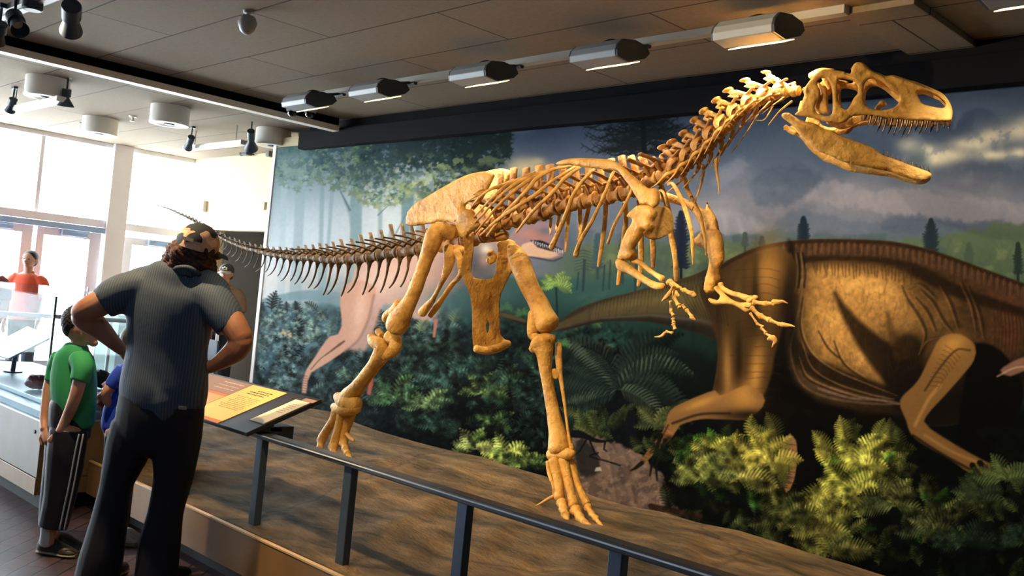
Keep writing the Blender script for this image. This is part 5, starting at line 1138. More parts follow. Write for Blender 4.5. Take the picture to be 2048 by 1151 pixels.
for x, y0, y1, w in ((1166, 520, 580, 5), (1154, 545, 578, 3), (1218, 520, 578, 3), (1206, 530, 580, 3), (1270, 500, 590, 5)): stroke([(x+3, y0), (x, y1)], [w, w], col(44, 60, 68), 1.2, .8)
for y in range(500, 540, 6): stroke([(1150, y+4), (1166, y), (1186, y+5)], [1.5, 3, 1], col(60, 74, 78), .8, .7)
# ---- dark jungle floor behind everything low
edgeL = np.interp(np.arange(BX0, BX1), [480, 620, 700, 900, 1050, 1150, 1300, 1450, 2600], [600, 596, 606, 640, 655, 668, 680, 700, 900])[None]
hz_ = (1-sstep(560, 930, XX))
m_ = sstep(-10, 26, YY-edgeL-(N2-.5)*50)
cj = col(22, 34, 34)[None, None]*(1-hz_[..., None])+col(70, 96, 102)[None, None]*hz_[..., None]
darker = sstep(660, 860, YY)[..., None]; cj = cj*(1-darker*.62*np.ones(3, np.float32))
ART[:] = ART*(1-m_[..., None])+cj*m_[..., None]
glow(760, 600, 120, 60, col(70, 104, 112), .7); glow(690, 590, 90, 26, col(120, 146, 150), .5)
# grey-teal tail arc in the mist
P = curve([(520, 604), (560, 596), (610, 590), (660, 594), (700, 606), (760, 625)]); stroke(P, np.linspace(10, 34, len(P)), col(112, 140, 146), 3, .85)
# ---- fern fronds
def frond(x, y, ang, L, c, w=.26, n=13, bend=.6, a=.95, shade=.65):
    pts = []; X, Y, A_ = x, y, ang
    for i in range(n+1):
        pts.append((X, Y)); X += L/n*math.cos(A_); Y += L/n*math.sin(A_); A_ += bend/n
    c = np.asarray(c, float)/255
    for i in range(1, n+1):
        t = i/n; ll = L*w*math.sin(math.pi*min(t*.86+.16, 1))**.8; dx = pts[i][0]-pts[i-1][0]; dy = pts[i][1]-pts[i-1][1]; d = math.hypot(dx, dy)+1e-6; dx /= d; dy /= d
        for s_ in (-1, 1):
            k = 1.0 if s_ < 0 else shade; ex, ey = (-dy*s_+dx*.55), (dx*s_+dy*.55)
            stroke([pts[i], (pts[i][0]+ex*ll*.6, pts[i][1]+ey*ll*.6), (pts[i][0]+ex*ll, pts[i][1]+ey*ll+ll*.12)], [L/n*.72, L/n*.62, .6], c*k*(.88+.24*rnd.random()), .7, a)
    stroke(pts, np.linspace(2.2, .8, len(pts)), c*.8, .7, a)
def clump(cx, cy, n, L, c0, c1, spread=2.6, seed=0, w=.26, a=.95, up_=-math.pi/2):
    r = random.Random(seed)
    for i in range(n):
        an = up_+spread*(i/(max(n-1, 1))-.5)+r.uniform(-.15, .15); k = r.random()
        c = np.array(c0)*(1-k)+np.array(c1)*k; LL = L*r.uniform(.7, 1.1)
        frond(cx+r.uniform(-5, 5), cy+r.uniform(-4, 4), an, LL, c, w=w, bend=(.9 if math.cos(an) > 0 else -.9)*r.uniform(.5, 1.2), a=a, n=max(7, int(LL/6)))
# misty undergrowth, left third
rl = random.Random(77)
for i in range(330):
    x = rl.uniform(520, 900); y = rl.uniform(612, 860); hz1 = max(0, 1-(x-540)/420); t = (y-600)/260
    if y < 610+(x-520)*.06: continue
    base = np.array([70, 100, 88])*(1-hz1)+np.array([116, 142, 138])*hz1; base = base*(1.0-.48*t)*rl.uniform(.62, 1.15)
    if rl.random() < .34: base = base*.45
    frond(x, y, rl.uniform(-2.9, -.2), rl.uniform(18, 44), base, w=.34, n=7, bend=rl.uniform(-1.2, 1.2), a=.85)
foliage(590, 650, 70, 40, 140, (150,166,140), (100,130,124), 3, 7, .7, 51); foliage(560, 720, 40, 60, 110, (116,140,132), (66,94,98), 3, 8, .75, 52); foliage(575, 665, 12, 8, 8, (196,168,120), (180,150,100), 3, 6, .9, 53)
# middle undergrowth
rl = random.Random(78)
for i in range(330):
    x = rl.uniform(800, 1240); y = rl.uniform(690, 960); t = (x-800)/400
    if y > 905+(x-880)*.25: continue
    base = np.array([52, 76, 62])*rl.uniform(.35, 1.2)*(1.05-.3*(y-690)/260)
    frond(x, y, rl.uniform(-3.0, -.1), rl.uniform(18, 46), base, w=.34, n=8, bend=rl.uniform(-1.2, 1.2), a=.9)
clump(700, 760, 7, 40, (96,124,104), (70,98,88), seed=2); clump(790, 800, 8, 62, (92,124,72), (60,92,62), seed=3); clump(850, 815, 8, 50, (110,132,80), (60,88,64), seed=4)
clump(900, 760, 9, 70, (62,88,78), (40,62,58), seed=5); clump(965, 790, 7, 52, (128,142,74), (78,100,60), seed=6); clump(1010, 770, 6, 50, (66,92,66), (40,60,50), seed=7)
clump(985, 850, 7, 44, (96,116,60), (60,82,48), seed=8); clump(870, 850, 7, 46, (50,76,62), (30,48,44), seed=81); clump(1075, 800, 7, 60, (42,62,52), (26,42,40), seed=82)
clump(1010, 925, 9, 66, (176,178,84), (104,132,62), seed=9, w=.3); clump(945, 900, 7, 48, (170,172,90), (96,124,60), seed=10, w=.3); clump(1050, 930, 7, 50, (150,160,76), (84,110,56), seed=11)
bn = vnoise(9, 3, 95); br_ = sstep(600, 640, YY-(XX-560)*.05)*(1-sstep(1230, 1300, XX)); ART *= (1+br_*((bn-.5)*(1.0+1.0*sstep(560, 900, XX))).clip(-.6, .9))[..., None]
# ---- cycad
poly([(1206,905),(1204,860),(1212,800),(1222,775),(1250,770),(1262,800),(1272,850),(1274,905),(1245,914)], col(16, 20, 22), 2)
for k in range(9):
    for j in range(5): glow(1210+j*14+(k % 2)*6, 800+k*12, 4, 3, col(30, 34, 34), .6)
for i, an in enumerate(np.linspace(-3.3, .15, 22)):
    L2 = 150+30*math.sin(i*1.7); up_c = (46, 62, 52) if i % 3 else (84, 96, 78)
    frond(1238, 778, an, L2, up_c if i % 2 else (26, 38, 34), w=.2, n=20, bend=1.3*math.copysign(1, math.cos(an)), a=.85)
for i in range(46):
    x = rl.uniform(1140, 1340); y = rl.uniform(820, 910); frond(x, y, rl.uniform(-2.9, -.3), rl.uniform(20, 44), np.array([84, 92, 48])*rl.uniform(.5, 1.3), w=.3, n=8, bend=rl.uniform(-1, 1), a=.85)
clump(1190, 870, 5, 44, (120,122,60), (70,84,44), seed=13); clump(1310, 850, 6, 48, (124,128,70), (70,80,48), seed=14)
# ---- pinkish path
poly([(1090,1000),(1120,960),(1135,900),(1150,868),(1215,882),(1275,905),(1330,960),(1350,1010),(1440,1060),(1300,1060),(1150,1010)], col(138, 108, 90), 3, 1, 8)
m_, sl = pmask([(1090,1000),(1120,960),(1135,900),(1150,868),(1215,882),(1275,905),(1330,960),(1350,1010),(1440,1060),(1300,1060)], 3, True, 8)
blend(m_*sstep(.48, .62, N3[sl])*.6, col(92, 72, 64), sl); blend(m_*sstep(.55, .66, N4[sl])*.5, col(176, 142, 116), sl)
poly([(1146,900),(1150,880),(1180,884),(1200,940),(1160,950)], col(40, 38, 36), 5, .8, 5)
# small dark lizard
P = curve([(1132,868),(1160,868),(1185,878),(1205,882),(1228,878)]); stroke(P, [3,6,9,12,14,15,16,16,15,14,13,12,11,11,10,10,9,9,8,8,7,7,6,6,5,5,4,4,4,3,3,3,2][:len(P)], col(22, 24, 26), 1)
for q in ([(1172,880),(1160,900),(1152,908)], [(1180,882),(1190,905),(1200,915)], [(1210,884),(1208,898),(1214,902)]): stroke(q, [4, 3, 2], col(22, 24, 26), .8)
stroke(curve([(1196,905),(1180,912),(1215,922),(1240,930)]), 3, col(26, 24, 24), 1)
for x, y in ((1196, 938),): poly([(x-7, y+4), (x-4, y-4), (x+5, y-5), (x+8, y+3)], col(196, 180, 150), 1, smooth=False)
# ---- young palms
for (x, y, s_) in ((1112, 592, 1.0), (1046, 640, .55), (1010, 628, .5), (1180, 660, .7), (1140, 664, .5), (1125, 700, .5)):
    stroke([(x, y-20*s_), (x+3, y+44*s_)], [3*s_, 4*s_], col(22, 40, 36), .8, .8)
    for an in (-2.9, -2.4, -1.9, -1.4, -.9, -.4, 0): frond(x, y-20*s_, an, 34*s_, (150,178,92) if s_ > .9 else (84,126,74), w=.3, n=7, bend=.9*math.copysign(1, math.cos(an)+.01), a=.9)
for (x, y) in ((905, 632), (838, 650)): frond(x, y+14, -1.3, 34, (140,156,110), w=.4, n=8, bend=.4, a=.8)
# ---- pink theropod behind the skeleton's hips
FL = col(206, 158, 138); FD = col(150, 92, 74)
poly([(700,600),(705,560),(720,520),(760,500),(840,505),(900,490),(960,478),(1010,470),(1020,530),(960,560),(900,590),(860,640),(800,622),(770,606),(750,660),(730,700),(690,690),(684,650)], col(196, 150, 134), 6, .92, 5)
glow(950, 535, 70, 60, col(60, 70, 84), .9, p=1.3); glow(890, 560, 20, 36, col(176, 128, 118), .6); glow(968, 520, 10, 14, col(200, 150, 120), .6); glow(972, 498, 12, 10, col(210, 200, 180), .8); glow(960, 590, 60, 22, col(96, 128, 138), .7); glow(760, 560, 60, 40, col(222, 186, 166), .8); glow(830, 600, 50, 30, col(132, 130, 130), .4); glow(940, 560, 40, 30, col(120, 88, 82), .55); glow(900, 600, 50, 26, col(72, 100, 104), .85); glow(960, 600, 50, 40, col(52, 84, 86), .9)
poly([(680,600),(684,650),(676,668),(660,672),(645,690),(628,716),(612,740),(606,760),(604,785),(612,786),(616,760),(622,745),(650,728),(680,708),(705,690),(722,672),(735,640),(745,606),(752,575),(720,560),(690,570)], col(204, 150, 124), 2)
stroke(curve([(688,682),(664,700),(640,718),(622,738)]), [4, 4, 5, 5, 5, 4, 4, 4, 4, 3, 3, 3, 3, 2, 2, 2, 2, 2, 2, 2, 2, 2, 2, 2, 2][:25], col(96, 62, 52), 1.2, .8)
glow(720, 620, 14, 50, col(226, 182, 158), .7, .15); stroke(curve([(748,590),(736,640),(716,680),(690,702)]), 5, col(140, 104, 92), 2.5, .6)
for k in range(8): stroke([(605, 750+5*k), (615, 752+5*k)], 1.4, col(110, 66, 50), .7, .7)
stroke([(741,735),(742,765),(738,785)], [12, 9, 8], col(168, 84, 62), 1.5); stroke([(872,640),(868,672)], [7, 5], col(176, 108, 92), 1.3)
# its open mouth under the ribs
poly([(1010,520),(1020,470),(1040,452),(1070,444),(1100,445),(1120,458),(1130,478),(1133,495),(1124,512),(1105,518),(1075,514),(1045,512)], col(150, 118, 122), 3)
poly([(1035,505),(1045,488),(1065,482),(1090,488),(1110,500),(1118,510),(1100,516),(1070,513),(1048,512)], col(214, 168, 136), 2.5)
poly([(1030,470),(1050,460),(1080,462),(1100,470),(1105,480),(1080,484),(1050,476)], col(170, 118, 108), 4, .8)
poly([(1060,480),(1080,480),(1100,488),(1125,498),(1118,504),(1095,500),(1075,494)], col(44, 38, 48), 1.5)
glow(1125, 480, 14, 24, col(78, 84, 104), .8); glow(1090, 462, 14, 8, col(84, 92, 112), .6)
for k in range(12): x = 1066+4.6*k; y = 482+1.45*k; stroke([(x, y), (x+1.5, y+7)], [2.6, .8], col(206, 200, 196), .6, .9)
for k in range(5): stroke([(1108+4*k, 498+.7*k), (1110+4*k, 504+.7*k)], [2.2, .8], col(206, 200, 196), .6, .9)
stroke(curve([(1045,512),(1075,516),(1105,521),(1124,515)]), 3, col(66, 66, 78), 1.2, .9)
# ---- the great brown dinosaur
BR = col(120, 84, 42); HI = col(214, 150, 66); DK = col(20, 15, 12)
tail = [(1000,622),(1040,634),(1075,648),(1108,650),(1150,620),(1200,600),(1260,585),(1320,568),(1380,552),(1440,530),(1500,540),(1520,640),(1480,700),(1440,684),(1400,668),(1340,652),(1280,642),(1200,644),(1130,660),(1080,660),(1035,646),(1000,630)]
poly(tail, col(88, 74, 48), 1.5)
m_, sl = pmask(tail, 2)
Xs, Ys = XX[sl], YY[sl]
cy_ = np.interp(Xs, [1000, 1110, 1200, 1300, 1400, 1480], [628, 655, 622, 606, 604, 612]); hh = np.interp(Xs, [1000, 1110, 1200, 1300, 1400, 1480], [6, 8, 22, 38, 58, 80])
v = (Ys-cy_)/hh
blend(m_*sstep(-.35, -.75, -(-v))*0, DK, sl)
blend(m_*sstep(.35, .95, v)*.85, col(34, 30, 28), sl); blend(m_*sstep(-.5, -1.0, v)*.6, col(48, 36, 24), sl); blend(m_*np.exp(-((v+.15)/.3)**2)*.45*sstep(1150, 1300, Xs), col(132, 116, 66), sl)
blend(m_*(np.exp(-((v-.62)/.07)**2))*.55*sstep(1150, 1220, Xs), col(98, 88, 84), sl)
for x in np.arange(1180, 1440, 7): 
    yy = np.interp(x, [1110, 1200, 1300, 1400, 1480], [640, 600, 572, 548, 530]); stroke([(x, yy+3), (x-4+rnd.uniform(-2, 2), yy+rnd.uniform(22, 60))], [1.6, .6], col(44, 34, 22), 1.0, .5)
body = [(1440,531),(1480,508),(1520,492),(1560,484),(1620,478),(1700,478),(1780,482),(1850,496),(1900,512),(1960,534),(2048,566),(2140,596),(2260,620),(2400,610),(2500,570),(2620,560),(2620,700),(2500,720),(2400,760),(2300,780),(2200,790),(2120,800),(2048,775),(2016,766),(1990,790),(1960,820),(1900,850),(1820,846),(1740,842),(1660,838),(1600,832),(1540,812),(1500,826),(1455,830),(1420,812),(1430,760),(1436,700),(1425,640),(1400,580)]
poly(body, BR, 1.5)
m_, sl = pmask(body, 2); Xs, Ys = XX[sl], YY[sl]
rough_ = vnoise(30, 4, 41)[sl]; crk = vnoise(40, 4, 42, .6, 1.8)[sl]
def sh(cx, cy, rx, ry, c, a, rot=0, p=1.0):
    ca, sa = math.cos(rot), math.sin(rot); X = Xs-cx; Y = Ys-cy
    blend(m_*a*np.exp(-(((X*ca+Y*sa)/rx)**2+((-X*sa+Y*ca)/ry)**2)*p), c, sl)
# flank, belly, ridge: painted light and dark of the picture
zX = Z(1380, 440, .5135)
blend(m_, col(72, 50, 28), sl)
def G(x, y, rx, ry, c, a, rot=0, p=1.0):
    q = zX(x, y); sh(q[0], q[1], rx*.5135, ry*.5135, col(*c), a, rot, p)
def ST(pts, w, c, soft=1.5, a=.7, n=8):
    P_ = curve([zX(*q) for q in pts], n); stroke(P_, np.interp(np.linspace(0, 1, len(P_)), np.linspace(0, 1, len(w)), w) if hasattr(w, '__len__') else w, col(*c), soft, a)
for (x, y, rx, ry, a, rot) in ((520,230,70,60,.8,0),(600,250,110,80,.9,0),(720,260,110,70,.95,.1),(800,330,80,90,.8,.3),(700,360,90,90,.8,0),(860,400,60,80,.5,.4),(540,360,90,110,.9,0),(600,440,80,110,.9,.5),(500,400,50,120,.7,0),(680,540,70,70,.9,.7),(740,600,60,40,.75,.6),(560,520,60,70,.6,.6)):
    G(x, y, rx, ry, (190, 136, 66), a, rot)
for (x, y, rx, ry, a, rot) in ((640,250,60,40,.6,0),(750,270,50,40,.5,0),(560,400,40,70,.45,.3),(660,520,40,40,.5,.6),(560,200,60,16,.4,0)): G(x, y, rx, ry, (222, 166, 86), a, rot)
G(960,380,60,80,(134,94,48),.75,.4); G(1010,330,40,60,(110,76,40),.6,.4); G(1120,400,80,120,(78,52,32),.7); G(1250,400,60,140,(116,70,44),.8); G(1200,300,80,40,(96,60,38),.6,.4)
G(450,620,70,60,(120,90,54),.7,.6); G(620,660,120,26,(122,92,66),.7,.15); G(740,690,70,14,(120,92,78),.7,.1)
ST([(565,285),(600,350),(650,420),(700,480),(760,540),(850,620)], [5,16,30,44,60,76], (34,22,13), 7, .85)
ST([(850,500),(830,600),(850,680)], [60,80,70], (34,24,15), 9, .8); ST([(770,360),(790,450),(820,520)], [8,16,30], (70,46,24), 5, .5)
ST([(395,450),(440,540),(540,600),(650,640),(780,670)], [14,34,40,34,20], (40,27,16), 6, .8)
ST([(455,150),(560,140),(700,142),(820,165),(920,215),(1050,280),(1200,330),(1301,360)], [14,20,24,26,26,24,20,18], (40,26,16), 6, .85)
P = curve([(1440,534),(1480,511),(1520,495),(1560,487),(1620,481),(1700,481),(1780,485),(1850,499),(1900,515),(1960,537),(2048,569),(2140,600),(2260,624)], 6); stroke(P+np.array([0, 18]), 26, col(92, 62, 42), 5, .7); stroke(P+np.array([0, 2]), 7, col(44, 30, 20), 3, .7)
for x in np.arange(1560, 2250, 6.5):
    yy = np.interp(x, [1440, 1560, 1700, 1850, 1960, 2048, 2260], [531, 486, 481, 499, 537, 569, 624]); lc = (126, 84, 56) if int(x/6.5) % 2 else (50, 32, 22); stroke([(x, yy+4), (x-1+rnd.uniform(-2, 2), yy+rnd.uniform(20, 34))], [3.4, 1.4], col(*lc), 1.6, .55)
for x in np.arange(480, 860, 14):        # short hatch where the ridge shade meets the flank
    ST([(x, 165+max(0, x-700)*.12), (x+rnd.uniform(-4, 8), 200+max(0, x-700)*.15+rnd.uniform(0, 30))], [5, 1.5], (70, 46, 26), 2, .6, 3)
sh(1700, 858, 260, 40, DK, 1.0, 0, 1.0); sh(1560, 805, 56, 56, DK, .95); sh(1940, 800, 80, 60, DK, .95); sh(2060, 750, 90, 40, col(26, 18, 14), .95); sh(1850, 810, 60, 50, DK, .9)
gap = [(1578,480),(1590,500),(1584,540),(1578,580),(1574,640),(1574,700),(1590,760),(1640,800),(1720,824),(1840,840),(1820,860),(1640,860),(1540,850),(1510,800),(1530,730),(1548,640),(1562,560),(1570,520)]
g_, gs = pmask(gap, 8); blend(g_*.97, DK, gs)
for k, dx in enumerate((0, 20, 40)):
    ST([(392+dx,130),(398+dx,180),(396+dx,230),(390+dx*.8,290)], [2,4,4,1.5], (150,112,62), 1.6, .6); ST([(400+dx,130),(408+dx,190),(404+dx,260)], 4, (24,16,10), 2, .8)
ST([(452,170),(432,300),(412,400),(392,500),(410,590),(450,650),(540,690),(680,712),(830,716)], [2,3,3,3,3,4,5,5,3], (150,118,92), 1.6, .42)
for pts in ([(440,300),(430,420),(470,520),(560,590),(700,650),(800,690)], [(430,480),(470,580),(560,640),(680,680),(790,705)], [(420,540),(450,610),(520,650),(640,690),(760,712)], [(500,430),(540,500),(600,550)], [(560,470),(600,560),(680,620)]):
    ST(pts, [2,4,4,4,2], (48,31,18), 1.8, .75); ST([(a+6, b-7) for a, b in pts], [1,3,3,3,1], (196,146,90), 1.5, .45)
ST([(500,655),(620,690),(740,700),(815,714)], 5, (140,112,104), 1.8, .6)
for pts in ([(825,255),(850,310),(890,370),(920,440),(900,520)], [(900,270),(950,320),(990,390),(1030,440)], [(880,300),(930,360),(960,430)], [(850,270),(900,250),(960,300)], [(980,250),(1020,330),(1050,420)], [(1090,260),(1130,360),(1150,460)], [(1060,240),(1100,330),(1120,430)], [(900,520),(930,470),(990,450)]):
    ST(pts, [2,7,7,2], (40,26,16), 2.4, .6); ST([(a-9, b+3) for a, b in pts], [1,4,4,1], (160,112,60), 2, .4)
for k in range(12): ST([(1180+k*14, 330+k*4), (1190+k*14, 420), (1184+k*14, 520)], [3,5,2], (58,34,24), 2, .5)
cr_ = np.exp(-((crk-.5)/.014)**2); blend(m_*cr_*.22*sstep(1610, 1640, Xs)*(1-sstep(1860, 1900, Xs))*(1-sstep(760, 790, Ys)), col(80, 52, 28), sl)
for i in range(60):
    x = rnd.uniform(480, 900); y = rnd.uniform(200, 560); ST([(x, y), (x+rnd.uniform(-14, 20), y+rnd.uniform(20, 46)), (x+rnd.uniform(-26, 34), y+rnd.uniform(50, 90))], 2.2, (96, 64, 34), 1.6, .22, 4)
gr = vnoise(7, 3, 71)[sl]; ART[sl] *= (1+m_*(gr-.5)*.35)[..., None]
# thigh
th_ = [(1440,545),(1500,510),(1560,498),(1590,520),(1592,560),(1570,640),(1552,700),(1540,760),(1520,800),(1490,826),(1455,832),(1436,800),(1438,740),(1436,690),(1420,620)]
poly(th_, col(78, 54, 29), 4)
glow(1535, 548, 30, 70, col(190, 132, 58), .85, .08); glow(1584, 640, 12, 60, DK, .8); glow(1475, 600, 12, 60, col(112, 88, 46), .6); glow(1510, 600, 9, 90, col(52, 38, 22), .8); glow(1512, 740, 16, 60, HI, .9, .1); glow(1455, 740, 10, 70, col(186, 132, 66), .8, -.02); glow(1478, 730, 6, 80, col(44, 30, 18), .8); glow(1575, 600, 14, 70, col(36, 24, 14), .8, .15); glow(1430, 590, 20, 60, col(56, 42, 24), .7)
for k in range(16): y = 540+k*17; stroke(curve([(1500+rnd.uniform(-40, 10), y), (1530, y-3+rnd.uniform(-4, 4)), (1560, y+3)]), 1.6, col(70, 44, 22), 1, .45)
for k in range(12): stroke(curve([(1440-k*7, 556+k*2), (1448-k*7, 600), (1456-k*6, 650-k*2)]), 2.2, col(46, 36, 24), 1.4, .5)
# shin and foot of the near hind leg
shin = [(1440,790),(1430,780),(1400,790),(1350,812),(1335,830),(1330,850),(1320,870),(1295,900),(1278,928),(1290,926),(1310,905),(1340,880),(1352,862),(1360,850),(1400,838),(1450,838),(1500,836),(1530,800),(1500,770),(1465,780)]
poly(shin, col(150, 104, 56), 2)
glow(1400, 806, 40, 9, HI, .8, -.35); stroke(curve([(1345,846),(1400,828),(1460,826)]), 5, col(60, 40, 24), 2, .8); stroke(curve([(1300,905),(1325,870),(1336,850)]), 4, col(66, 42, 26), 1.6, .7); glow(1490, 790, 30, 30, HI, .7); glow(1500, 830, 60, 12, DK, .8)
for k in range(12): x = 1284+4.4*k; y = 920-5.8*k; stroke([(x-3, y-3), (x+7, y+2)], 1.4, col(92, 58, 36), .8, .7)
for q in ([(1284,925),(1270,936),(1262,940)], [(1330,880),(1312,930),(1314,960)], [(1322,870),(1304,925),(1300,950)]): stroke(q, [9, 6, 3], col(30, 24, 20), 1.4, .95)
# far hind leg
poly([(1580,830),(1680,836),(1660,870),(1640,905),(1632,960),(1610,985),(1570,985),(1572,940),(1580,890)], col(14, 12, 10), 2)
poly([(1568,876),(1580,866),(1592,880),(1594,915),(1588,960),(1572,985),(1562,940),(1560,905)], col(168, 116, 78), 1.6)
for k in range(9): stroke([(1562, 884+k*11), (1592, 890+k*11)], 1.8, col(84, 50, 30), .9, .7)
stroke(curve([(1562,900),(1575,880),(1582,872)]), 3, col(204, 160, 100), 1)
# arm
arm = [(1800,800),(1836,760),(1866,700),(1884,672),(1920,668),(1950,690),(1948,720),(1925,750),(1890,790),(1862,820),(1848,842),(1860,856),(1900,882),(1945,908),(1990,930),(2030,940),(2010,958),(1980,950),(1940,945),(1900,918),(1850,890),(1822,868),(1812,840)]
poly([(1940,690),(2000,700),(2048,780),(2020,850),(1990,880),(1990,905),(2040,930),(2010,945),(1960,920),(1920,880),(1920,820),(1930,760)], col(12, 10, 9), 4)
poly(arm, col(140, 98, 50), 2.5)
glow(1905, 690, 30, 20, HI, .7, -.6); stroke(curve([(1850,780),(1880,735),(1912,700),(1940,700)]), 4, col(64, 42, 22), 2, .7); stroke(curve([(1830,850),(1856,800),(1880,770)]), 7, col(190, 136, 72), 3, .7); stroke(curve([(1850,870),(1900,900),(1950,922)]), 6, col(186, 132, 70), 3, .65); stroke(curve([(1826,870),(1880,905),(1940,938)]), 5, col(40, 26, 16), 2, .8)
for k in range(10): stroke(curve([(1890-k*4, 690+k*9), (1905-k*3, 700+k*8), (1920-k*5, 715+k*7)]), 1.8, col(84, 56, 30), 1, .5)
for q in ([(1960,925),(1985,955),(1975,975)], [(1945,930),(1962,965),(1950,990)], [(1990,935),(2015,950),(2025,965)], [(2000,925),(2030,915),(2040,890),(2020,872)]): stroke(curve(q), np.linspace(12, 3, len(curve(q))), col(24, 18, 14), 1.5, .95)
# throat and jaw line where the head leaves the frame
poly([(2000,740),(2030,720),(2060,712),(2120,716),(2120,760),(2060,740),(2020,752)], col(150, 104, 84), 3, .9); stroke(curve([(1995,752),(2030,735),(2070,734),(2120,742)]), 4, col(190, 150, 120), 1.5, .7)
for k in range(9): stroke([(2000+k*8, 610+k*3), (2004+k*8, 690)], 2.2, col(66, 36, 26), 1.2, .5)
# ---- foreground ferns on the right
edgeF = np.interp(np.arange(BX0, BX1), [1300, 1340, 1420, 1560, 1800, 2048, 2600], [960, 900, 850, 850, 850, 850, 860])[None]
m_ = sstep(-6, 20, YY-edgeF-(N3-.5)*40)*sstep(1300, 1345, XX)
keep = np.clip(1-sstep(1250, 1345, XX), 0, 1)
legm, lsl = pmask([(1565,840),(1690,836),(1660,880),(1640,960),(1610,985),(1560,985),(1556,900)], 3); full = np.zeros_like(m_); full[lsl] = legm; arm_, asl = pmask([(1800,800),(1870,800),(1990,900),(2060,930),(2020,990),(1940,990),(1810,880)], 4); full[asl] = np.maximum(full[asl], arm_)
m_ *= (1-full*.98); m_ *= sstep(0, 6, np.interp(np.arange(BX0, BX1), [1300, 1460, 2600], [0, 8, 8]))[None]
blend(m_*.97, col(13, 18, 14))
rl = random.Random(5)
items = []
for i in range(900):
    x = rl.uniform(1320, 2200); y = rl.uniform(865, 1190)
    if 1556 < x < 1650 and y < 985: continue
    if 1800 < x < 2060 and y < 960+rl.uniform(-10, 20): continue
    if y < 880 and not (1400 < x < 1560 or 1650 < x < 1760): continue
    b1 = math.exp(-(((x-1480)/110)**2+((y-900)/75)**2)); b2 = math.exp(-(((x-1700)/80)**2+((y-925)/62)**2)); b3 = math.exp(-(((x-1640)/120)**2+((y-1040)/60)**2))*.55; b4 = .35*math.exp(-(((x-1900)/120)**2+((y-1000)/80)**2))
    b = min(1, b1+b2+b3+b4); k = rl.random()
    if rl.random() > b*1.1+.2: continue
    c = np.array([232, 214, 84])*b+np.array([60, 70, 40])*(1-b); c = c*(.42+.68*k) if k < .8 else c*1.08
    if rl.random() < .2: c = c*np.array([.55, .85, .7])
    items.append((y, x, rl.uniform(-2.9, -.25), rl.uniform(30, 66)*(1 if b > .3 else .9), c, rl.uniform(-1.1, 1.1)))
for (y, x, an, L2, c, bd) in sorted(items, key=lambda q: q[0]): frond(x, y+10, an, L2, c, w=.3, n=max(8, int(L2/5)), bend=bd, a=.95)
for (cx, cy, n, L2, c0, c1, sd) in ((1700,1000,8,110,(206,196,84),(150,150,60),1),(1640,1060,7,84,(178,164,74),(110,112,52),2),(1470,960,9,86,(190,176,84),(120,124,60),3),(1530,930,8,78,(210,190,80),(160,150,60),4),(1400,960,7,66,(150,150,70),(84,98,52),5),(1720,930,8,74,(222,212,90),(178,172,66),6),(1790,1010,6,76,(120,118,60),(70,76,44),7),(1860,1060,6,66,(112,108,60),(60,66,40),8),(1960,1000,7,60,(96,106,58),(56,66,44),9),(2010,960,6,64,(110,122,64),(64,80,48),10),(1930,1090,6,70,(58,74,50),(34,46,36),11),(2040,1080,6,70,(52,68,48),(30,42,34),12),(1570,1040,6,70,(130,126,62),(80,84,44),13),(1660,1110,6,80,(140,132,64),(84,86,44),14)):
    clump(cx, cy, n, L2, c0, c1, seed=sd+100, w=.3)
stroke(curve([(1302,1012),(1330,1018),(1360,1024),(1400,1032)]), 12, col(50, 32, 24), 2, .9)
bn = vnoise(15, 3, 96); br_ = sstep(845, 880, YY)*sstep(1300, 1340, XX)*(1-full); ART *= (1+br_*((bn-.5)*1.7).clip(-.6, .6))[..., None]
# ---- paint grain
ART *= (1+.05*(vnoise(5, 2, 61)-.5)+.05*(N2-.5))[..., None]
gy_ = ART.mean(-1, keepdims=True); ART = gy_+(ART-gy_)*.86; ART = np.clip(ART, 0, 1)
# ---- carry it onto the wall panel
cols_px = np.arange(519, 2560, 1.75); gxm = np.array([at_y(p, 620, YM)[0] for p in cols_px]); gxm = gxm[gxm > -9.33]; gxm = np.concatenate([[-9.33], gxm])
gzm = np.linspace(.16, 3.0, 470)
MX, MZ = np.meshgrid(gxm, gzm); Pw = np.stack([MX, np.full_like(MX, YM), MZ], -1)-CAM
Dp = Pw@_F; UU = IMG_W/2+FPX*(Pw@_R)/Dp; VV = IMG_H/2-FPX*(Pw@_U)/Dp
fu = np.clip(UU-BX0, 0, BW-1.01); fv = np.clip(VV-BY0, 0, BH-1.01); iu = fu.astype(int); iv = fv.astype(int); tu = (fu-iu)[..., None]; tv = (fv-iv)[..., None]
A4 = (ART[iv, iu]*(1-tu)+ART[iv, iu+1]*tu)*(1-tv)+(ART[iv+1, iu]*(1-tu)+ART[iv+1, iu+1]*tu)*tv
A4 = np.clip(A4, 0, 1); lin4 = np.where(A4 <= .04045, A4/12.92, ((A4+.055)/1.055)**2.4)
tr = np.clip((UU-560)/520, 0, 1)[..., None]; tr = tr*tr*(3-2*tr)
lin4 = lin4**(1+.14*tr)*(np.array([1.0, 1.0, 1.0])*(1-tr)+np.array([.62, .72, .84])*tr)  # window glare put into the paint: left brighter, right dimmer and bluer
nxm, nzm = len(gxm), len(gzm)
me = bpy.data.meshes.new('painted_mural')
nv = nxm*nzm; nf = (nxm-1)*(nzm-1)
me.vertices.add(nv); me.vertices.foreach_set('co', np.stack([MX, np.full_like(MX, YM), MZ], -1).astype(np.float32).ravel())
jj, ii = np.meshgrid(np.arange(nzm-1), np.arange(nxm-1), indexing='ij'); b0 = (jj*nxm+ii).ravel()
loops = np.stack([b0, b0+1, b0+nxm+1, b0+nxm], 1).astype(np.int32)
me.loops.add(nf*4); me.loops.foreach_set('vertex_index', loops.ravel())
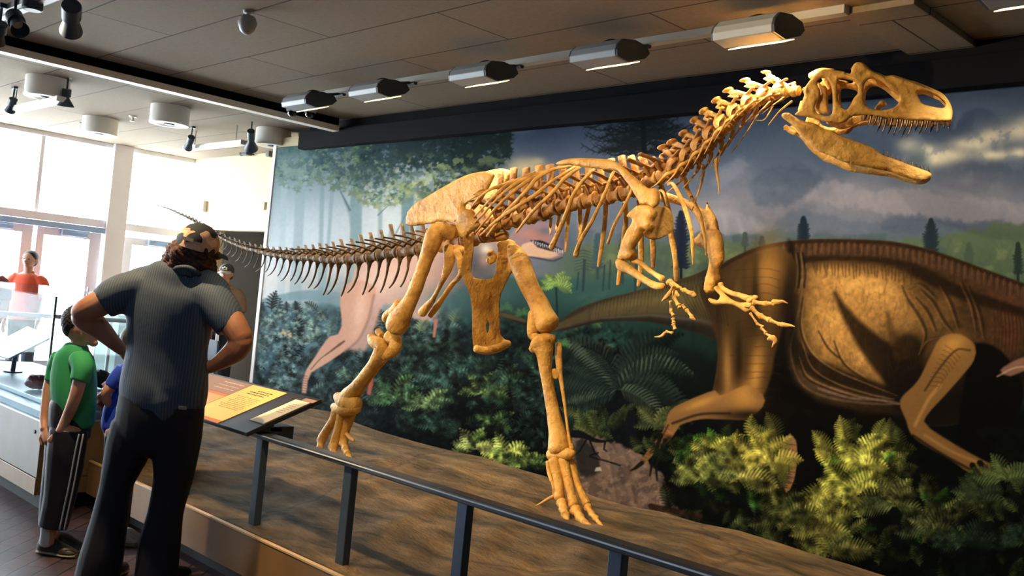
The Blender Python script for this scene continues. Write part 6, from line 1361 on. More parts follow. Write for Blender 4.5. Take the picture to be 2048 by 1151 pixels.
me.polygons.add(nf); me.polygons.foreach_set('loop_start', np.arange(0, nf*4, 4, dtype=np.int32)); me.polygons.foreach_set('loop_total', np.full(nf, 4, np.int32))
me.update(); me.validate()
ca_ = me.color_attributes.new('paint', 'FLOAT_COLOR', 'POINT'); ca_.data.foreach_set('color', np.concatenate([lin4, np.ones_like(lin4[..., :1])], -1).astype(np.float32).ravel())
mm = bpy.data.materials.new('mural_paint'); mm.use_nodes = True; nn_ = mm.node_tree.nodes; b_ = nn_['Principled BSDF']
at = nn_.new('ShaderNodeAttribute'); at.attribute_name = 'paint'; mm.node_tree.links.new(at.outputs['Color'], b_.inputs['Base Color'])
b_.inputs['Roughness'].default_value = .9; b_.inputs['Specular IOR Level'].default_value = .04
me.materials.append(mm)
mo = bpy.data.objects.new('painted_surface', me); S.collection.objects.link(mo)
mt = thing('mural_panel', 'long painted wall mural of dinosaurs, ferns, misty trees and cloudy sky', 'mural', (-4.0, YM, 0)); mo.parent = mt; mo.location = (4.0, -YM, 0)
mb = MB(); mb.box((-9.36, YM+.004, 0), (4.97, YM+.2, 3.1)); mb.build('backing_board', M_wall, mt, smooth=False)
mb = MB(); mb.box((-9.40, YM-.012, .05), (-9.332, YM+.2, 3.05)); mb.build('edge_trim', M_white, mt, smooth=False, bevel=.008)
# ================================================================== PEOPLE
VIEW = np.array([_F[0], _F[1], 0.0]); VIEW /= np.linalg.norm(VIEW)
def limb(mb, pts, per=5, n=16, flat=1.0, rc=True, lump=0.0, up=None, seed=0):
    """pts: (px, py, D, r_px[, flat])"""
    P = []; 
    for q in pts:
        p = at_d(q[0], q[1], q[2]); P.append([*p, q[3]*q[2]/FPX, q[4] if len(q) > 4 else flat])
    X = catmull(np.array(P), per); X[:, 3] = np.maximum(X[:, 3], .002)
    sweep(mb, X[:, :3], X[:, 3], X[:, 4], n=n, lump=lump, up=VIEW if up is None else up, roundcap=rc, seed=seed)
def ball(mb, px, py, D, rx, ry=None, rd=None):
    ry = ry or rx; rd = rd or rx; c = at_d(px, py, D); s = D/FPX
    e = MB(); e.ell((0, 0, 0), 1, 1, 1, 18, 12); V = e.v[0]; rt = np.array([VIEW[1], -VIEW[0], 0])
    V = c+V[:, :1]*rt*rx*s+V[:, 1:2]*VIEW*rd*s+V[:, 2:3]*np.array([0, 0, 1])*ry*s; mb.add(V, e.f)
def fuse(mb, name, m, parent, voxel=.008, smooth=4, wrinkle=None, label=None):
    """melts the overlapping tubes into one continuous skin"""
    tmp = mb.build(name+'_tmp', m, None, sharp=180)
    r = tmp.modifiers.new('r', 'REMESH'); r.mode = 'VOXEL'; r.voxel_size = voxel; r.use_smooth_shade = True
    s_ = tmp.modifiers.new('s', 'SMOOTH'); s_.factor = .6; s_.iterations = smooth
    dg = bpy.context.evaluated_depsgraph_get(); me = bpy.data.meshes.new_from_object(tmp.evaluated_get(dg)); bpy.data.objects.remove(tmp)
    k = len(me.vertices); co = np.empty(k*3, np.float32); me.vertices.foreach_get('co', co); co = co.reshape(-1, 3).astype(float)
    if wrinkle is not None:
        nr = np.empty(k*3, np.float32); me.vertices.foreach_get('normal', nr); co += nr.reshape(-1, 3)*wrinkle(co)[:, None]
    co -= np.array(parent['_o'][:]); me.vertices.foreach_set('co', co.astype(np.float32).ravel())
    me.materials.clear(); me.materials.append(m); me.name = name
    me.polygons.foreach_set('use_smooth', [True]*len(me.polygons)); me.update()
    o = bpy.data.objects.new(name, me); S.collection.objects.link(o); o.parent = parent
    if label: o['label'] = label
    return o
def folds(amp, fx=30, fz=9, seed=0):
    def f(c):
        a = c@np.array([VIEW[1], -VIEW[0], 0]); return amp*.8*(np.sin(a*fx+.9*np.sin(c[:, 2]*fz*.6+seed)+seed)*.45+np.maximum(0, np.sin(c[:, 2]*17+a*21+1.3*np.sin(a*13+seed)))**3*.7*np.sin(a*9+c[:, 2]*7+seed)+hnoise(c*.3, seed)*.4)
    return f
def hand_at(mb, w, d, up_, s=1.0, curl=.6, thumb=1):
    """palm from wrist w along d, five separate fingers; up_ = back-of-hand normal"""
    w = np.asarray(w, float); d = np.asarray(d, float)/np.linalg.norm(d); up_ = np.asarray(up_, float); up_ -= d*(up_@d); up_ /= np.linalg.norm(up_); sd = np.cross(d, up_)
    sweep(mb, [w-d*.01*s, w+d*.03*s, w+d*.06*s, w+d*.09*s], [.026*s, .034*s, .04*s, .038*s], flat=.42, n=14, up=up_)
    for k, (o_, L) in enumerate(((-.03, .068), (-.01, .078), (.011, .073), (.031, .056))):
        b = w+d*.085*s+sd*o_*s; dd = d; P = [b]; cu = curl*(.7+.12*k)
        for j in range(3):
            a = cu*(j+1)*.6; dd = d*math.cos(a)-up_*math.sin(a); P.append(P[-1]+dd*L*s*(.45, .32, .25)[j])
        sweep(mb, P, [.0098*s, .0092*s, .0085*s, .0072*s], n=9, up=up_)
    b = w+d*.025*s-sd*.03*s*thumb; P = [b, b+(d*.6-sd*thumb*.75-up_*.2)*.035*s, b+(d*1.3-sd*thumb*.9-up_*.5)*.045*s]
    sweep(mb, P, [.013*s, .0115*s, .009*s], n=9, up=up_)
def floor_D(px, py): return float((0.0-CAM[2])/ray(px, py)[2])
SK1 = mat('skin_tan', rgb(176, 124, 96), .55, noise=(14, rgb(160, 104, 80), 4, .4, .7)); SK2 = mat('skin_fair', rgb(196, 150, 126), .55, noise=(14, rgb(180, 126, 104), 4, .4, .7))
HR1 = mat('reddish_brown_hair', rgb(96, 50, 40), .6, noise=(60, rgb(48, 28, 28), 6, .4, .6), bump=(90, .8, .01)); HR2 = mat('dark_hair', rgb(30, 28, 32), .6, bump=(120, .6, .006))
M_jean = mat('dark_navy_denim', rgb(17, 24, 42), .8, noise=(5, rgb(12, 16, 28), 5, .35, .7), bump=(90, .3, .003))
M_shoe = mat('dark_shoe', rgb(26, 24, 24), .45); M_sole = mat('shoe_sole', rgb(150, 142, 120), .6)
def shirt_stripe():
    m = mat('slate_striped_shirt', rgb(70, 84, 100), .75, bump=(60, .25, .004)); N = m.node_tree.nodes; L = m.node_tree.links; b = N['Principled BSDF']
    tc = N.new('ShaderNodeTexCoord'); mp = N.new('ShaderNodeMapping'); mp.inputs['Rotation'].default_value = (0, 0, math.atan2(VIEW[0], VIEW[1]))
    w = N.new('ShaderNodeTexWave'); w.bands_direction = 'X'; w.inputs['Scale'].default_value = 26; w.inputs['Distortion'].default_value = .8; w.inputs['Detail'].default_value = 2
    L.new(tc.outputs['Object'], mp.inputs['Vector']); L.new(mp.outputs['Vector'], w.inputs['Vector'])
    mx = N.new('ShaderNodeMix'); mx.data_type = 'RGBA'; mx.inputs['A'].default_value = rgb(54, 70, 92); mx.inputs['B'].default_value = rgb(78, 92, 112)
    L.new(w.outputs['Fac'], mx.inputs['Factor']); L.new(mx.outputs['Result'], b.inputs['Base Color']); return m
M_shirt = shirt_stripe()
def shoe(name, px, py, ang, L, w, h, parent, m=M_shoe, D=None):
    """low shoe on the floor; (px, py) heel; ang = heading in plan"""
    D = D or floor_D(px, py); c = at_d(px, py, D); c[2] = 0; d = np.array([math.cos(ang), math.sin(ang), 0]); s = np.array([-d[1], d[0], 0]); z = np.array([0, 0, 1.])
    prof = [(0, .62, .8), (.04, .8, 1.0), (.2, .86, 1.0), (.4, .86, .95), (.55, .92, .8), (.75, 1.0, .6), (.92, .82, .45), (1.0, .4, .3)]
    R = []
    for t, ww, hh in prof:
        R.append([c+d*L*t+s*w*.5*ww*math.cos(a)+z*(.024+max(0, math.sin(a))*(h*hh-.02)) for a in np.linspace(0, 2*np.pi, 14, endpoint=False)])
    mb = MB(); mb.rings(R); u = mb.build(name, m, parent)
    R = [[c+d*(L*(t*1.02-.01))+s*w*.53*ww*math.cos(a)+z*(.012+.012*math.sin(a)) for a in np.linspace(0, 2*np.pi, 14, endpoint=False)] for t, ww, hh in prof]
    mb = MB(); mb.rings(R); so = mb.build('sole', M_sole, None)
    so.data.transform(Matrix.Translation(-Vector(parent['_o'][:]))); so.parent = u
    return u
# ------------------------------------------------------------------ the tall man seen from behind, hands on hips
D0 = 4.62; fl = at_d(262, 1165, floor_D(262, 1165))
man = thing('person', 'tall person from behind in a slate shirt, dark jeans and camouflage cap, hands on hips', 'person', (float(fl[0]), float(fl[1]), 0))
b = MB()
limb(b, [(372,545,D0,24),(378,525,D0+.01,23),(384,508,D0+.02,24)])
ball(b, 392, 492, D0+.04, 38, 46, 40); limb(b, [(398,505,D0+.06,26),(412,522,D0+.07,20),(420,535,D0+.07,12)])       # skull, jaw turned right
limb(b, [(432,505,D0+.1,6),(440,512,D0+.105,6),(434,517,D0+.1,4)]); ball(b, 408, 508, D0-.02, 5, 9, 4)   # nose, ear
limb(b, [(348,560,D0,60,.45),(345,600,D0,74,.55),(338,660,D0,70,.6),(332,720,D0,70,.62),(326,790,D0,74,.66),(322,850,D0,76,.68)])
limb(b, [(275,565,D0,26),(235,585,D0-.03,27),(205,603,D0-.06,27),(178,618,D0-.08,26),(164,628,D0-.07,25)]); limb(b, [(164,628,D0-.07,25),(178,640,D0-.04,26),(205,662,D0,20),(228,685,D0+.04,14.5),(246,701,D0+.07,11.5)])
limb(b, [(425,580,D0,28),(445,615,D0-.04,29),(466,648,D0-.07,27),(483,676,D0-.08,24)]); limb(b, [(483,676,D0-.08,23),(474,697,D0-.06,24),(455,713,D0-.03,20),(434,727,D0,15),(416,735,D0+.03,12.5)])
for pts in ([(275,860,D0,42),(250,930,D0,30),(225,1010,D0,24),(205,1090,D0-.01,20),(192,1150,D0-.02,16)], [(350,860,D0,42),(350,930,D0,30),(336,1010,D0,24),(322,1090,D0,20),(314,1150,D0,16)]): limb(b, pts)
hand_at(b, at_d(246,701,D0+.07), at_d(268,722,D0+.13)-at_d(246,701,D0+.07), at_d(240,730,D0)-at_d(246,701,D0+.07), 1.0, .5, 1)
hand_at(b, at_d(416,735,D0+.03), at_d(388,745,D0+.1)-at_d(416,735,D0+.03), at_d(420,750,D0-.1)-at_d(416,735,D0+.03), 1.0, .5, -1)
fuse(b, 'body', SK1, man, .006, 3)
b = MB()
limb(b, [(366,548,D0+.01,30,.8),(352,562,D0,66,.5),(345,585,D0,90,.5),(341,620,D0,86,.62),(338,660,D0,83,.66),(334,700,D0,80,.68),(331,740,D0,84,.7),(328,775,D0,87,.74),(326,806,D0,84,.76)], n=28)
limb(b, [(290,575,D0,36),(255,582,D0-.02,38),(225,594,D0-.04,37),(203,607,D0-.055,33)], rc=False); limb(b, [(405,588,D0,38),(432,606,D0-.03,38),(450,630,D0-.05,36),(464,655,D0-.06,32)], rc=False)
limb(b, [(258,570,D0,26,.9),(285,562,D0+.01,30,.9),(318,556,D0+.02,32,.9),(350,554,D0+.02,32,.9),(385,560,D0+.02,32,.9),(415,572,D0+.01,32,.9),(440,588,D0,28,.9)], n=18); limb(b, [(262,590,D0,40,.8),(300,600,D0+.01,60,.7),(350,605,D0+.01,60,.7),(400,608,D0+.01,60,.7),(430,612,D0,38,.8)], n=18)
limb(b, [(340,800,D0-.02,70,.9),(300,808,D0-.02,50,.9)], per=3)
fuse(b, 'shirt', M_shirt, man, .0075, 14, folds(.0045, 26, 7))
b = MB(); limb(b, [(340,545,D0-.02,5),(354,536,D0-.06,6),(374,535,D0-.07,6),(392,543,D0-.06,6),(402,555,D0-.02,5)]); limb(b, [(344,549,D0-.01,6),(372,543,D0-.055,9),(396,556,D0-.01,6)]); fuse(b, 'collar', M_shirt, man, .005, 3)
b = MB()
limb(b, [(324,792,D0,84,.72),(320,830,D0,86,.74),(314,870,D0,84,.72)], n=24)
limb(b, [(272,850,D0,48,.95),(258,895,D0,45,1),(242,940,D0,37,1),(231,975,D0,31,1.05),(222,1020,D0,34,1.05),(212,1070,D0-.01,38,1.05),(201,1120,D0-.02,42,1.1),(190,1168,D0-.02,42,1.15)], rc=False); limb(b, [(355,850,D0,49,.95),(352,900,D0,46,1),(347,950,D0,40,1),(340,985,D0,36,1.05),(330,1030,D0,35,1.05),(320,1080,D0,40,1.05),(314,1130,D0,41,1.1),(310,1170,D0,42,1.15)], rc=False)
fuse(b, 'jeans', M_jean, man, .0085, 4, folds(.004, 22, 14, 3))
b = MB(); limb(b, [(350,815,D0-.148,3),(380,815,D0-.135,3)], per=2); b = MB(); p = at_d(365, 815, D0-.165); rt = np.array([VIEW[1], -VIEW[0], 0]); b.obox(p, rt*.019, VIEW*.002, (0, 0, .0075)); b.build('pocket_tag', mat('grey_tag', rgb(110, 112, 116), .6), man, smooth=False)
b = MB()   # hair: full, curly at the neck, with beard
for q in ((392,498,0,38,36,41),(372,508,-.01,38,32,40),(350,520,-.0,24,20,30),(360,530,-.03,28,16,26),(390,528,-.01,30,20,34),(412,530,.03,18,20,26),(420,540,.06,12,14,16),(340,524,.02,13,12,16)): ball(b, q[0], q[1], D0+.03+q[2], q[3], q[4], q[5])
fuse(b, 'hair', HR1, man, .006, 1, lambda c: .0055*np.sin(c[:, 0]*150+c[:, 2]*90)*np.sin(c[:, 2]*140+c[:, 1]*110)+.003)
M_camo = bpy.data.materials.new('camouflage_cloth'); M_camo.use_nodes = True; N = M_camo.node_tree.nodes; L = M_camo.node_tree.links
tc = N.new('ShaderNodeTexCoord'); nz = N.new('ShaderNodeTexNoise'); nz.inputs['Scale'].default_value = 11; nz.inputs['Detail'].default_value = 1.5; cr = N.new('ShaderNodeValToRGB'); cr.color_ramp.interpolation = 'CONSTANT'
e = cr.color_ramp.elements; e[0].position = 0; e[0].color = rgb(34, 42, 52); e[1].position = .47; e[1].color = rgb(206, 164, 138); k = e.new(.56); k.color = rgb(226, 188, 160); k = e.new(.66); k.color = rgb(58, 70, 84)
L.new(tc.outputs['Object'], nz.inputs['Vector']); L.new(nz.outputs['Fac'], cr.inputs['Fac']); L.new(cr.outputs['Color'], N['Principled BSDF'].inputs['Base Color']); N['Principled BSDF'].inputs['Roughness'].default_value = .85
def cap(parent, px, py, D, rx, ry, rd, m, tilt=(0, 0), brim=None, bm_=None, name='cap'):
    """crown: upper part of an ellipsoid; brim = (px, py, D, length px, width px) direction point"""
    c = at_d(px, py, D); s = D/FPX; rt = np.array([VIEW[1], -VIEW[0], 0]); Zv = np.array([0, 0, 1.])+rt*tilt[0]+VIEW*tilt[1]; Zv /= np.linalg.norm(Zv); Xv = np.cross(VIEW, Zv); Xv /= np.linalg.norm(Xv); Yv = np.cross(Zv, Xv)
    R = []
    for ph in (-.12, 0, .2, .45, .7, .95, 1.2, 1.4, 1.52):
        R.append([c+(Xv*rx*math.cos(a)+Yv*rd*math.sin(a))*s*math.cos(max(ph, 0))+Zv*ry*s*math.sin(ph) for a in np.linspace(0, 2*np.pi, 28, endpoint=False)])
    mb = MB(); mb.rings(R); mb.ell(R[-1][0]*0+c+Zv*ry*s, .006, .006, .003); o = mb.build(name, m, parent, sharp=60)
    if brim:
        bx, by, bD, bl = brim; tgt = at_d(bx, by, bD); d = tgt-c; d -= Zv*(d@Zv)*.6; d /= np.linalg.norm(d); w = np.cross(d, Zv); w /= np.linalg.norm(w); R = []
        for t in np.linspace(0, 1, 6):
            hw = rd*s*.8*math.sqrt(max(1-(t*.93)**2, .02)); st = c+d*(rx*s*.78+bl*s*t)
            R.append([st+w*hw*q-Zv*(.004+.012*q*q+.01*t)+Zv*(.002 if tp else -.002) for tp, qs in ((1, np.linspace(-1, 1, 9)), (0, np.linspace(1, -1, 9))) for q in qs])
        mb = MB(); mb.rings(R); br = mb.build('brim', bm_ or m, None); br.data.transform(Matrix.Translation(-Vector(parent['_o'][:]))); br.parent = o
    return o
cp = cap(man, 395, 489, D0+.03, 42, 44, 48, M_camo, tilt=(.22, -.12), brim=(448, 512, D0+.14, 34), bm_=mat('dark_brim', rgb(30, 40, 54), .8))
b = MB(); p = at_d(376, 478, D0-.085); b.obox(p, rt*.027+np.array([0, 0, -.004]), VIEW*.003, (0, 0, .008)); tg = b.build('strap_label', mat('pale_tag', rgb(150, 140, 140), .7), None, smooth=False); tg.data.transform(Matrix.Translation(-Vector(man['_o'][:]))); tg.parent = cp
shoe('shoe', 190, 1172, 2.3, .29, .1, .1, man, D=D0-.02); shoe('shoe', 312, 1178, 2.2, .29, .1, .1, man, D=D0)
# ------------------------------------------------------------------ boy in green, hands clasped behind
D1 = 5.05; fl = at_d(105, 1100, floor_D(105, 1100))
boy = thing('person', 'child in a green t-shirt and dark striped track pants, hands clasped behind the back', 'person', (float(fl[0]), float(fl[1]), 0))
b = MB()
limb(b, [(150,705,D1,18),(157,688,D1,16),(163,670,D1,18)]); ball(b, 161, 650, D1, 31, 36, 28); ball(b, 172, 660, D1, 24, 28, 24); limb(b, [(178,672,D1,16),(187,684,D1,10),(192,687,D1,6)]); ball(b, 199, 664, D1, 5, 7, 5); limb(b, [(165,652,D1-.075,4),(170,659,D1-.08,4.5),(168,666,D1-.075,3)])
limb(b, [(150,712,D1,30,.8),(147,740,D1,34,.8),(147,790,D1,32,.8),(145,840,D1,34,.8),(140,870,D1,34,.8)])
limb(b, [(165,730,D1-.1,14),(158,765,D1-.12,13),(148,800,D1-.12,12),(134,834,D1-.1,10.5),(120,862,D1-.1,8.5)]); limb(b, [(112,735,D1+.08,12),(98,768,D1+.06,10.5),(92,805,D1+.04,9.5),(88,838,D1+.01,8.5),(88,858,D1-.03,7.5)])
for pts in ([(140,860,D1-.05,26),(128,930,D1-.05,20),(114,1000,D1-.05,16),(101,1060,D1-.05,11),(98,1085,D1-.05,10)], [(132,860,D1+.06,24),(122,930,D1+.06,19),(112,1000,D1+.06,15),(108,1060,D1+.06,11),(108,1080,D1+.06,9)]): limb(b, pts)
hand_at(b, at_d(120,862,D1-.1), at_d(106,882,D1-.1)-at_d(120,862,D1-.1), -VIEW*.6+np.array([0, 0, -.3]), .72, .9, 1); hand_at(b, at_d(88,858,D1-.03), at_d(96,880,D1-.06)-at_d(88,858,D1-.03), -VIEW, .72, .8, -1)
fuse(b, 'body', SK2, boy, .005, 3)
b = MB(); limb(b, [(151,697,D1,26,.9),(149,712,D1,38,.75),(148,740,D1,44,.72),(147,775,D1,45,.75),(150,805,D1,42,.8),(156,832,D1,36,.85),(163,850,D1,28,.9)], n=24); limb(b, [(160,715,D1-.06,22),(166,735,D1-.1,21),(158,762,D1-.12,18)], rc=False); limb(b, [(122,712,D1+.05,18),(110,735,D1+.07,16),(102,762,D1+.06,13)], rc=False); limb(b, [(112,790,D1,12),(114,806,D1,12),(124,808,D1,10)])
fuse(b, 'tshirt', mat('green_jersey', rgb(44, 150, 96), .8, bump=(50, .2, .004)), boy, .006, 4, folds(.005, 40, 12, 2))
b = MB(); limb(b, [(142,805,D1,40,.78),(141,835,D1,42,.8),(138,870,D1,42,.8)], n=22); limb(b, [(138,860,D1-.04,38,.8),(133,900,D1-.05,38,.75),(125,960,D1-.05,34,.75),(114,1020,D1-.05,30,.8),(106,1054,D1-.05,29,.8)], rc=False); limb(b, [(126,870,D1+.06,34,.8),(118,950,D1+.06,32,.8),(104,1045,D1+.06,27,.8)], rc=False)
tp = fuse(b, 'track_pants', mat('dark_track_pants', rgb(15, 17, 32), .6), boy, .006, 4, folds(.004, 26, 16, 5))
for a, c_ in ((0, 0), (9.5, 1)):
    b = MB(); sweep(b, catmull([at_d(158+a*.9, 868, D1-.165+a*.0035), at_d(150+a, 905, D1-.162+a*.003), at_d(138+a, 970, D1-.15+a*.003), at_d(127+a, 1020, D1-.132+a*.003), at_d(119+a, 1058, D1-.12+a*.003)], 6), np.full(25, .0045), flat=.5, n=6, up=VIEW)
    q = b.build('side_stripe', mat('white_stripe', rgb(176, 180, 190), .7), None); q.data.transform(Matrix.Translation(-Vector(boy['_o'][:]))); q.parent = tp
b = MB(); ball(b, 153, 641, D1, 29, 32, 31); ball(b, 146, 652, D1, 19, 24, 28); ball(b, 158, 633, D1, 28, 26, 31); fuse(b, 'hair', HR2, boy, .005, 2, lambda c: .002*np.sin(c[:, 0]*300)*np.sin(c[:, 2]*260))
b = MB(); limb(b, [(97,1050,D1-.05,14),(94,1072,D1-.05,13),(92,1086,D1-.05,13)]); b.build('sock', mat('white_sock', rgb(196, 200, 204), .9), boy)
shoe('shoe', 78, 1104, .62, .215, .085, .085, boy, mat('brown_trainer', rgb(44, 36, 32), .5)); shoe('shoe', 104, 1093, .55, .215, .085, .085, boy, _mats['brown_trainer'])
# ------------------------------------------------------------------ child in blue, mostly behind the man
D2 = 5.12; fl = at_d(232, 1090, floor_D(232, 1090))
kid = thing('person', 'small child in a bright blue shirt almost hidden behind the tall person', 'person', (float(fl[0]), float(fl[1]), 0))
b = MB(); limb(b, [(268,735,D2,15),(270,720,D2,14),(272,705,D2,15)]); ball(b, 276, 688, D2, 30, 35, 28); limb(b, [(292,700,D2,12),(300,706,D2,6)]); ball(b, 307, 692, D2, 4, 6, 4)
limb(b, [(262,745,D2,30,.7),(256,790,D2,30,.7),(248,850,D2,31,.75)]); limb(b, [(244,742,D2-.06,12),(226,768,D2-.08,11),(211,788,D2-.09,9.5),(222,812,D2-.04,8.5),(240,822,D2+.02,7)]); limb(b, [(284,745,D2+.04,12),(292,780,D2+.05,10),(286,815,D2+.03,8)])
for pts in ([(234,860,D2-.04,22),(226,950,D2-.04,16),(216,1040,D2-.04,11),(212,1080,D2-.03,9)], [(256,860,D2+.05,22),(248,950,D2+.05,16),(240,1040,D2+.05,11),(238,1080,D2+.05,9)]): limb(b, pts)
hand_at(b, at_d(240,822,D2+.02), at_d(256,826,D2+.06)-at_d(240,822,D2+.02), (0, 0, 1), .66, .5, 1); hand_at(b, at_d(286,815,D2+.03), at_d(276,832,D2+.03)-at_d(286,815,D2+.03), -VIEW, .66, .5, -1)
fuse(b, 'body', SK2, kid, .006, 3)
b = MB(); limb(b, [(267,732,D2,22,.8),(262,752,D2,36,.7),(256,790,D2,38,.72),(248,820,D2,40,.8),(240,856,D2,38,.85)], n=22); limb(b, [(248,740,D2-.05,17),(233,757,D2-.07,16),(221,773,D2-.08,14)], rc=False); limb(b, [(280,742,D2+.04,17),(290,768,D2+.05,14)], rc=False)
fuse(b, 'tshirt', mat('royal_blue_jersey', rgb(28, 66, 196), .8), kid, .007, 4, folds(.004, 40, 12, 6))
b = MB(); limb(b, [(246,840,D2,36,.8),(244,870,D2,36,.8)]); limb(b, [(234,870,D2-.04,24),(227,950,D2-.04,20),(217,1045,D2-.04,17)], rc=False); limb(b, [(256,870,D2+.05,24),(249,950,D2+.05,20),(241,1045,D2+.05,17)], rc=False); fuse(b, 'trousers', M_jean, kid, .007, 3)
b = MB(); ball(b, 270, 680, D2, 30, 32, 30); ball(b, 262, 690, D2, 20, 24, 26); fuse(b, 'hair', HR2, kid, .006, 2)
shoe('shoe', 210, 1082, .5, .2, .08, .08, kid, mat('pale_trainer', rgb(150, 160, 170), .5)); shoe('shoe', 236, 1080, .5, .2, .08, .08, kid, _mats['pale_trainer'])
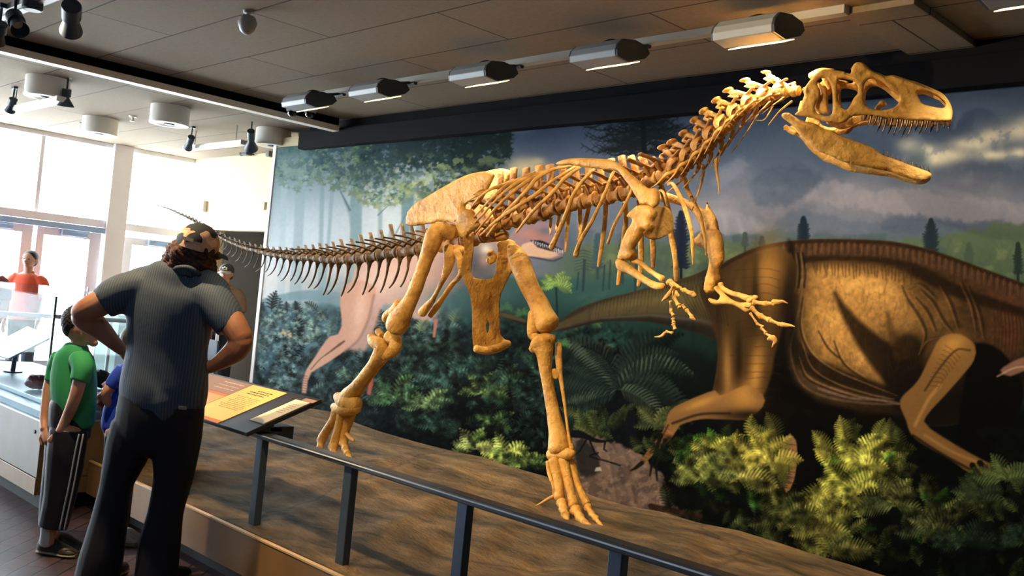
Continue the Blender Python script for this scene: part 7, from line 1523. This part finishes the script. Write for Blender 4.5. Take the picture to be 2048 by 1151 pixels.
# ------------------------------------------------------------------ people by the doors
def bystander(cx, top, D, label, shirt, pants, skin, hair, face=True, cap_=None, lean=0.0, arms='down', name_shirt='tshirt'):
    """standing figure facing the camera; cx, top = crown of the head in the view; D distance"""
    k = FPX/D; zt = at_d(cx, top, D)[2]; base = at_d(cx, top, D); t = thing('person', label, 'person', (float(base[0]), float(base[1]), 0)); H_ = zt
    rt_ = np.array([VIEW[1], -VIEW[0], 0]); o = np.array([base[0], base[1], 0]); fw = -VIEW
    P = lambda x, y, z: o+rt_*x*H_+fw*y*H_+np.array([0, 0, z*H_])
    def tube(mb, pts, flat=1.0, rc=True, n=14):
        X = catmull(np.array([[*P(*q[:3]), q[3]*H_] for q in pts]), 5); sweep(mb, X[:, :3], X[:, 3], flat, n=n, up=fw, roundcap=rc)
    def bl(mb, x, y, z, rx, ry, rz):
        e = MB(); e.ell((0, 0, 0), 1, 1, 1, 16, 10); V = e.v[0]; mb.add(P(x, y, z)+V[:, :1]*rt_*rx*H_+V[:, 1:2]*fw*ry*H_+V[:, 2:3]*np.array([0, 0, rz*H_]), e.f)
    b = MB(); tube(b, [(0, 0, .81, .034), (0, .005, .85, .032), (0, .01, .88, .034)]); bl(b, 0, .008, .94, .046, .054, .06); tube(b, [(0, .03, .915, .034), (0, .04, .893, .022)])
    tube(b, [(0, .058, .935, .006), (0, .07, .922, .009), (0, .062, .917, .007)]); bl(b, -.046, .0, .93, .008, .012, .018); bl(b, .046, 0, .93, .008, .012, .018)
    tube(b, [(0, 0, .8, .09), (0, 0, .72, .095), (0, 0, .6, .085), (0, 0, .5, .09)], .55)
    for s_ in (-1, 1):
        tube(b, [(s_*.1, 0, .8, .035), (s_*.125, -.01, .7, .03), (s_*.13, 0, .62, .026), (s_*.125, .03, .52, .02), (s_*.12, .045, .47, .016)])
        tube(b, [(s_*.05, 0, .5, .05), (s_*.055, .005, .3, .034), (s_*.055, -.005, .15, .03), (s_*.055, 0, .05, .02)])
        hand_at(b, P(s_*.12, .045, .475), np.array([0, 0, -1])+fw*.15, rt_*s_, H_*.58, .4, s_)
    fuse(b, 'body', skin, t, .009, 2)
    b = MB(); tube(b, [(0, 0, .835, .05), (0, 0, .81, .1), (0, 0, .74, .115), (0, .005, .64, .11), (0, .005, .55, .11), (0, 0, .5, .112)], .58, n=20)
    for s_ in (-1, 1): tube(b, [(s_*.07, 0, .8, .045), (s_*.11, 0, .77, .045), (s_*.13, -.005, .7, .042), (s_*.135, 0, .655, .04)], rc=False)
    fuse(b, name_shirt, shirt, t, .011, 3, folds(.004, 30, 12, cx))
    b = MB(); tube(b, [(0, 0, .53, .1), (0, 0, .48, .104)], .62)
    for s_ in (-1, 1): tube(b, [(s_*.05, 0, .49, .06), (s_*.056, 0, .3, .048), (s_*.058, 0, .12, .042), (s_*.058, 0, .03, .042)], rc=False)
    fuse(b, 'trousers', pants, t, .012, 3)
    if hair is not None:
        b = MB(); bl(b, 0, -.008, .957, .053, .06, .053); bl(b, 0, -.022, .93, .05, .042, .05); fuse(b, 'hair', hair, t, .009, 2)
    for s_ in (-1, 1):
        b = MB(); bl(b, s_*.018, .055, .94, .006, .004, .004); b.build('eye', M_black, t)
        b = MB(); bl(b, s_*.058, .03, .018, .026, .065, .018); b.build('shoe', M_shoe, t)
    b = MB(); bl(b, 0, .056, .905, .014, .004, .003); b.build('mouth', mat('lip', rgb(120, 70, 60), .6), t)
    if cap_:
        cc = P(0, .005, .955); R = []
        for ph in (0, .3, .6, .9, 1.2, 1.5): R.append([cc+(rt_*.054*math.cos(a)+fw*.06*math.sin(a))*H_*math.cos(ph)+np.array([0, 0, .055*H_*math.sin(ph)]) for a in np.linspace(0, 2*np.pi, 20, endpoint=False)])
        mb = MB(); mb.rings(R); co_ = mb.build('cap', cap_[0], t)
        R = []
        for q in np.linspace(0, 1, 5):
            hw = .05*math.sqrt(max(1-(q*.9)**2, .05)); R.append([cc+rt_*hw*u*H_+fw*(.048+.05*q)*H_-np.array([0, 0, (.004+.012*u*u+.012*q)*H_])+np.array([0, 0, w_]) for w_, us in ((.003, np.linspace(-1, 1, 7)), (-.003, np.linspace(1, -1, 7))) for u in us])
        mb = MB(); mb.rings(R); br = mb.build('brim', cap_[1], None); br.data.transform(Matrix.Translation(-Vector(t['_o'][:]))); br.parent = co_
        mb = MB()
        for a0, z0 in ((-.5, .018), (0, .024), (.5, .018)):
            a = a0*.5; pp = cc+(rt_*.056*math.sin(a)+fw*.062*math.cos(a))*H_*.93+np.array([0, 0, z0*H_]); mb.add(np.array(MB().ell((0, 0, 0), .011*H_, .004*H_, .007*H_, 10, 6).v[0])+pp, MB().ell((0, 0, 0), 1, 1, 1, 10, 6).f)
        pp = cc+fw*.06*H_+np.array([0, 0, .008*H_]); mb.obox(pp, rt_*.02*H_, fw*.002, (0, 0, .0025*H_))
        em = mb.build('emblem', cap_[2], None); em.data.transform(Matrix.Translation(-Vector(t['_o'][:]))); em.parent = co_
    return t
bystander(455, 529, 12.4, 'bearded person in a brown t-shirt and black-fronted cap standing before the dark opening', mat('brown_tee', rgb(120, 92, 72), .8), M_jean, SK1, HR2, cap_=(mat('black_cap', rgb(26, 28, 30), .7), mat('cap_brim_grey', rgb(150, 152, 150), .7), mat('cap_emblem_cream', rgb(226, 214, 180), .7)))
bystander(62, 502, 11.7, 'person in a red-orange t-shirt standing against the bright glass doors', mat('red_orange_tee', rgb(214, 84, 50), .8), mat('slate_trousers', rgb(70, 84, 96), .8), SK2, HR2)
bystander(-16, 503, 11.2, 'person at the far left edge, only a sliver of the head in view', mat('maroon_tee', rgb(120, 60, 54), .8), M_jean, SK1, HR2)
# red-ended post seen through the crook of the man's arm
q = at_d(420, 680, 11.6); t = thing('barrier_post', 'slim post with red knobs seen through the crook of the tall person\'s right arm', 'post', (float(q[0]), float(q[1]), 0))
mb = MB(); mb.cyl((q[0], q[1], .02), (q[0], q[1], .93), .02); mb.cyl((q[0], q[1], 0), (q[0], q[1], .02), .13, n=24); mb.build('pole', mat('red_brown_post', rgb(110, 46, 36), .5), t)
for z_ in (.94, .7): mb = MB(); mb.ell((q[0], q[1], z_), .045, .045, .045); mb.build('knob', mat('red_knob', rgb(200, 50, 50), .4), t, label='red knob')
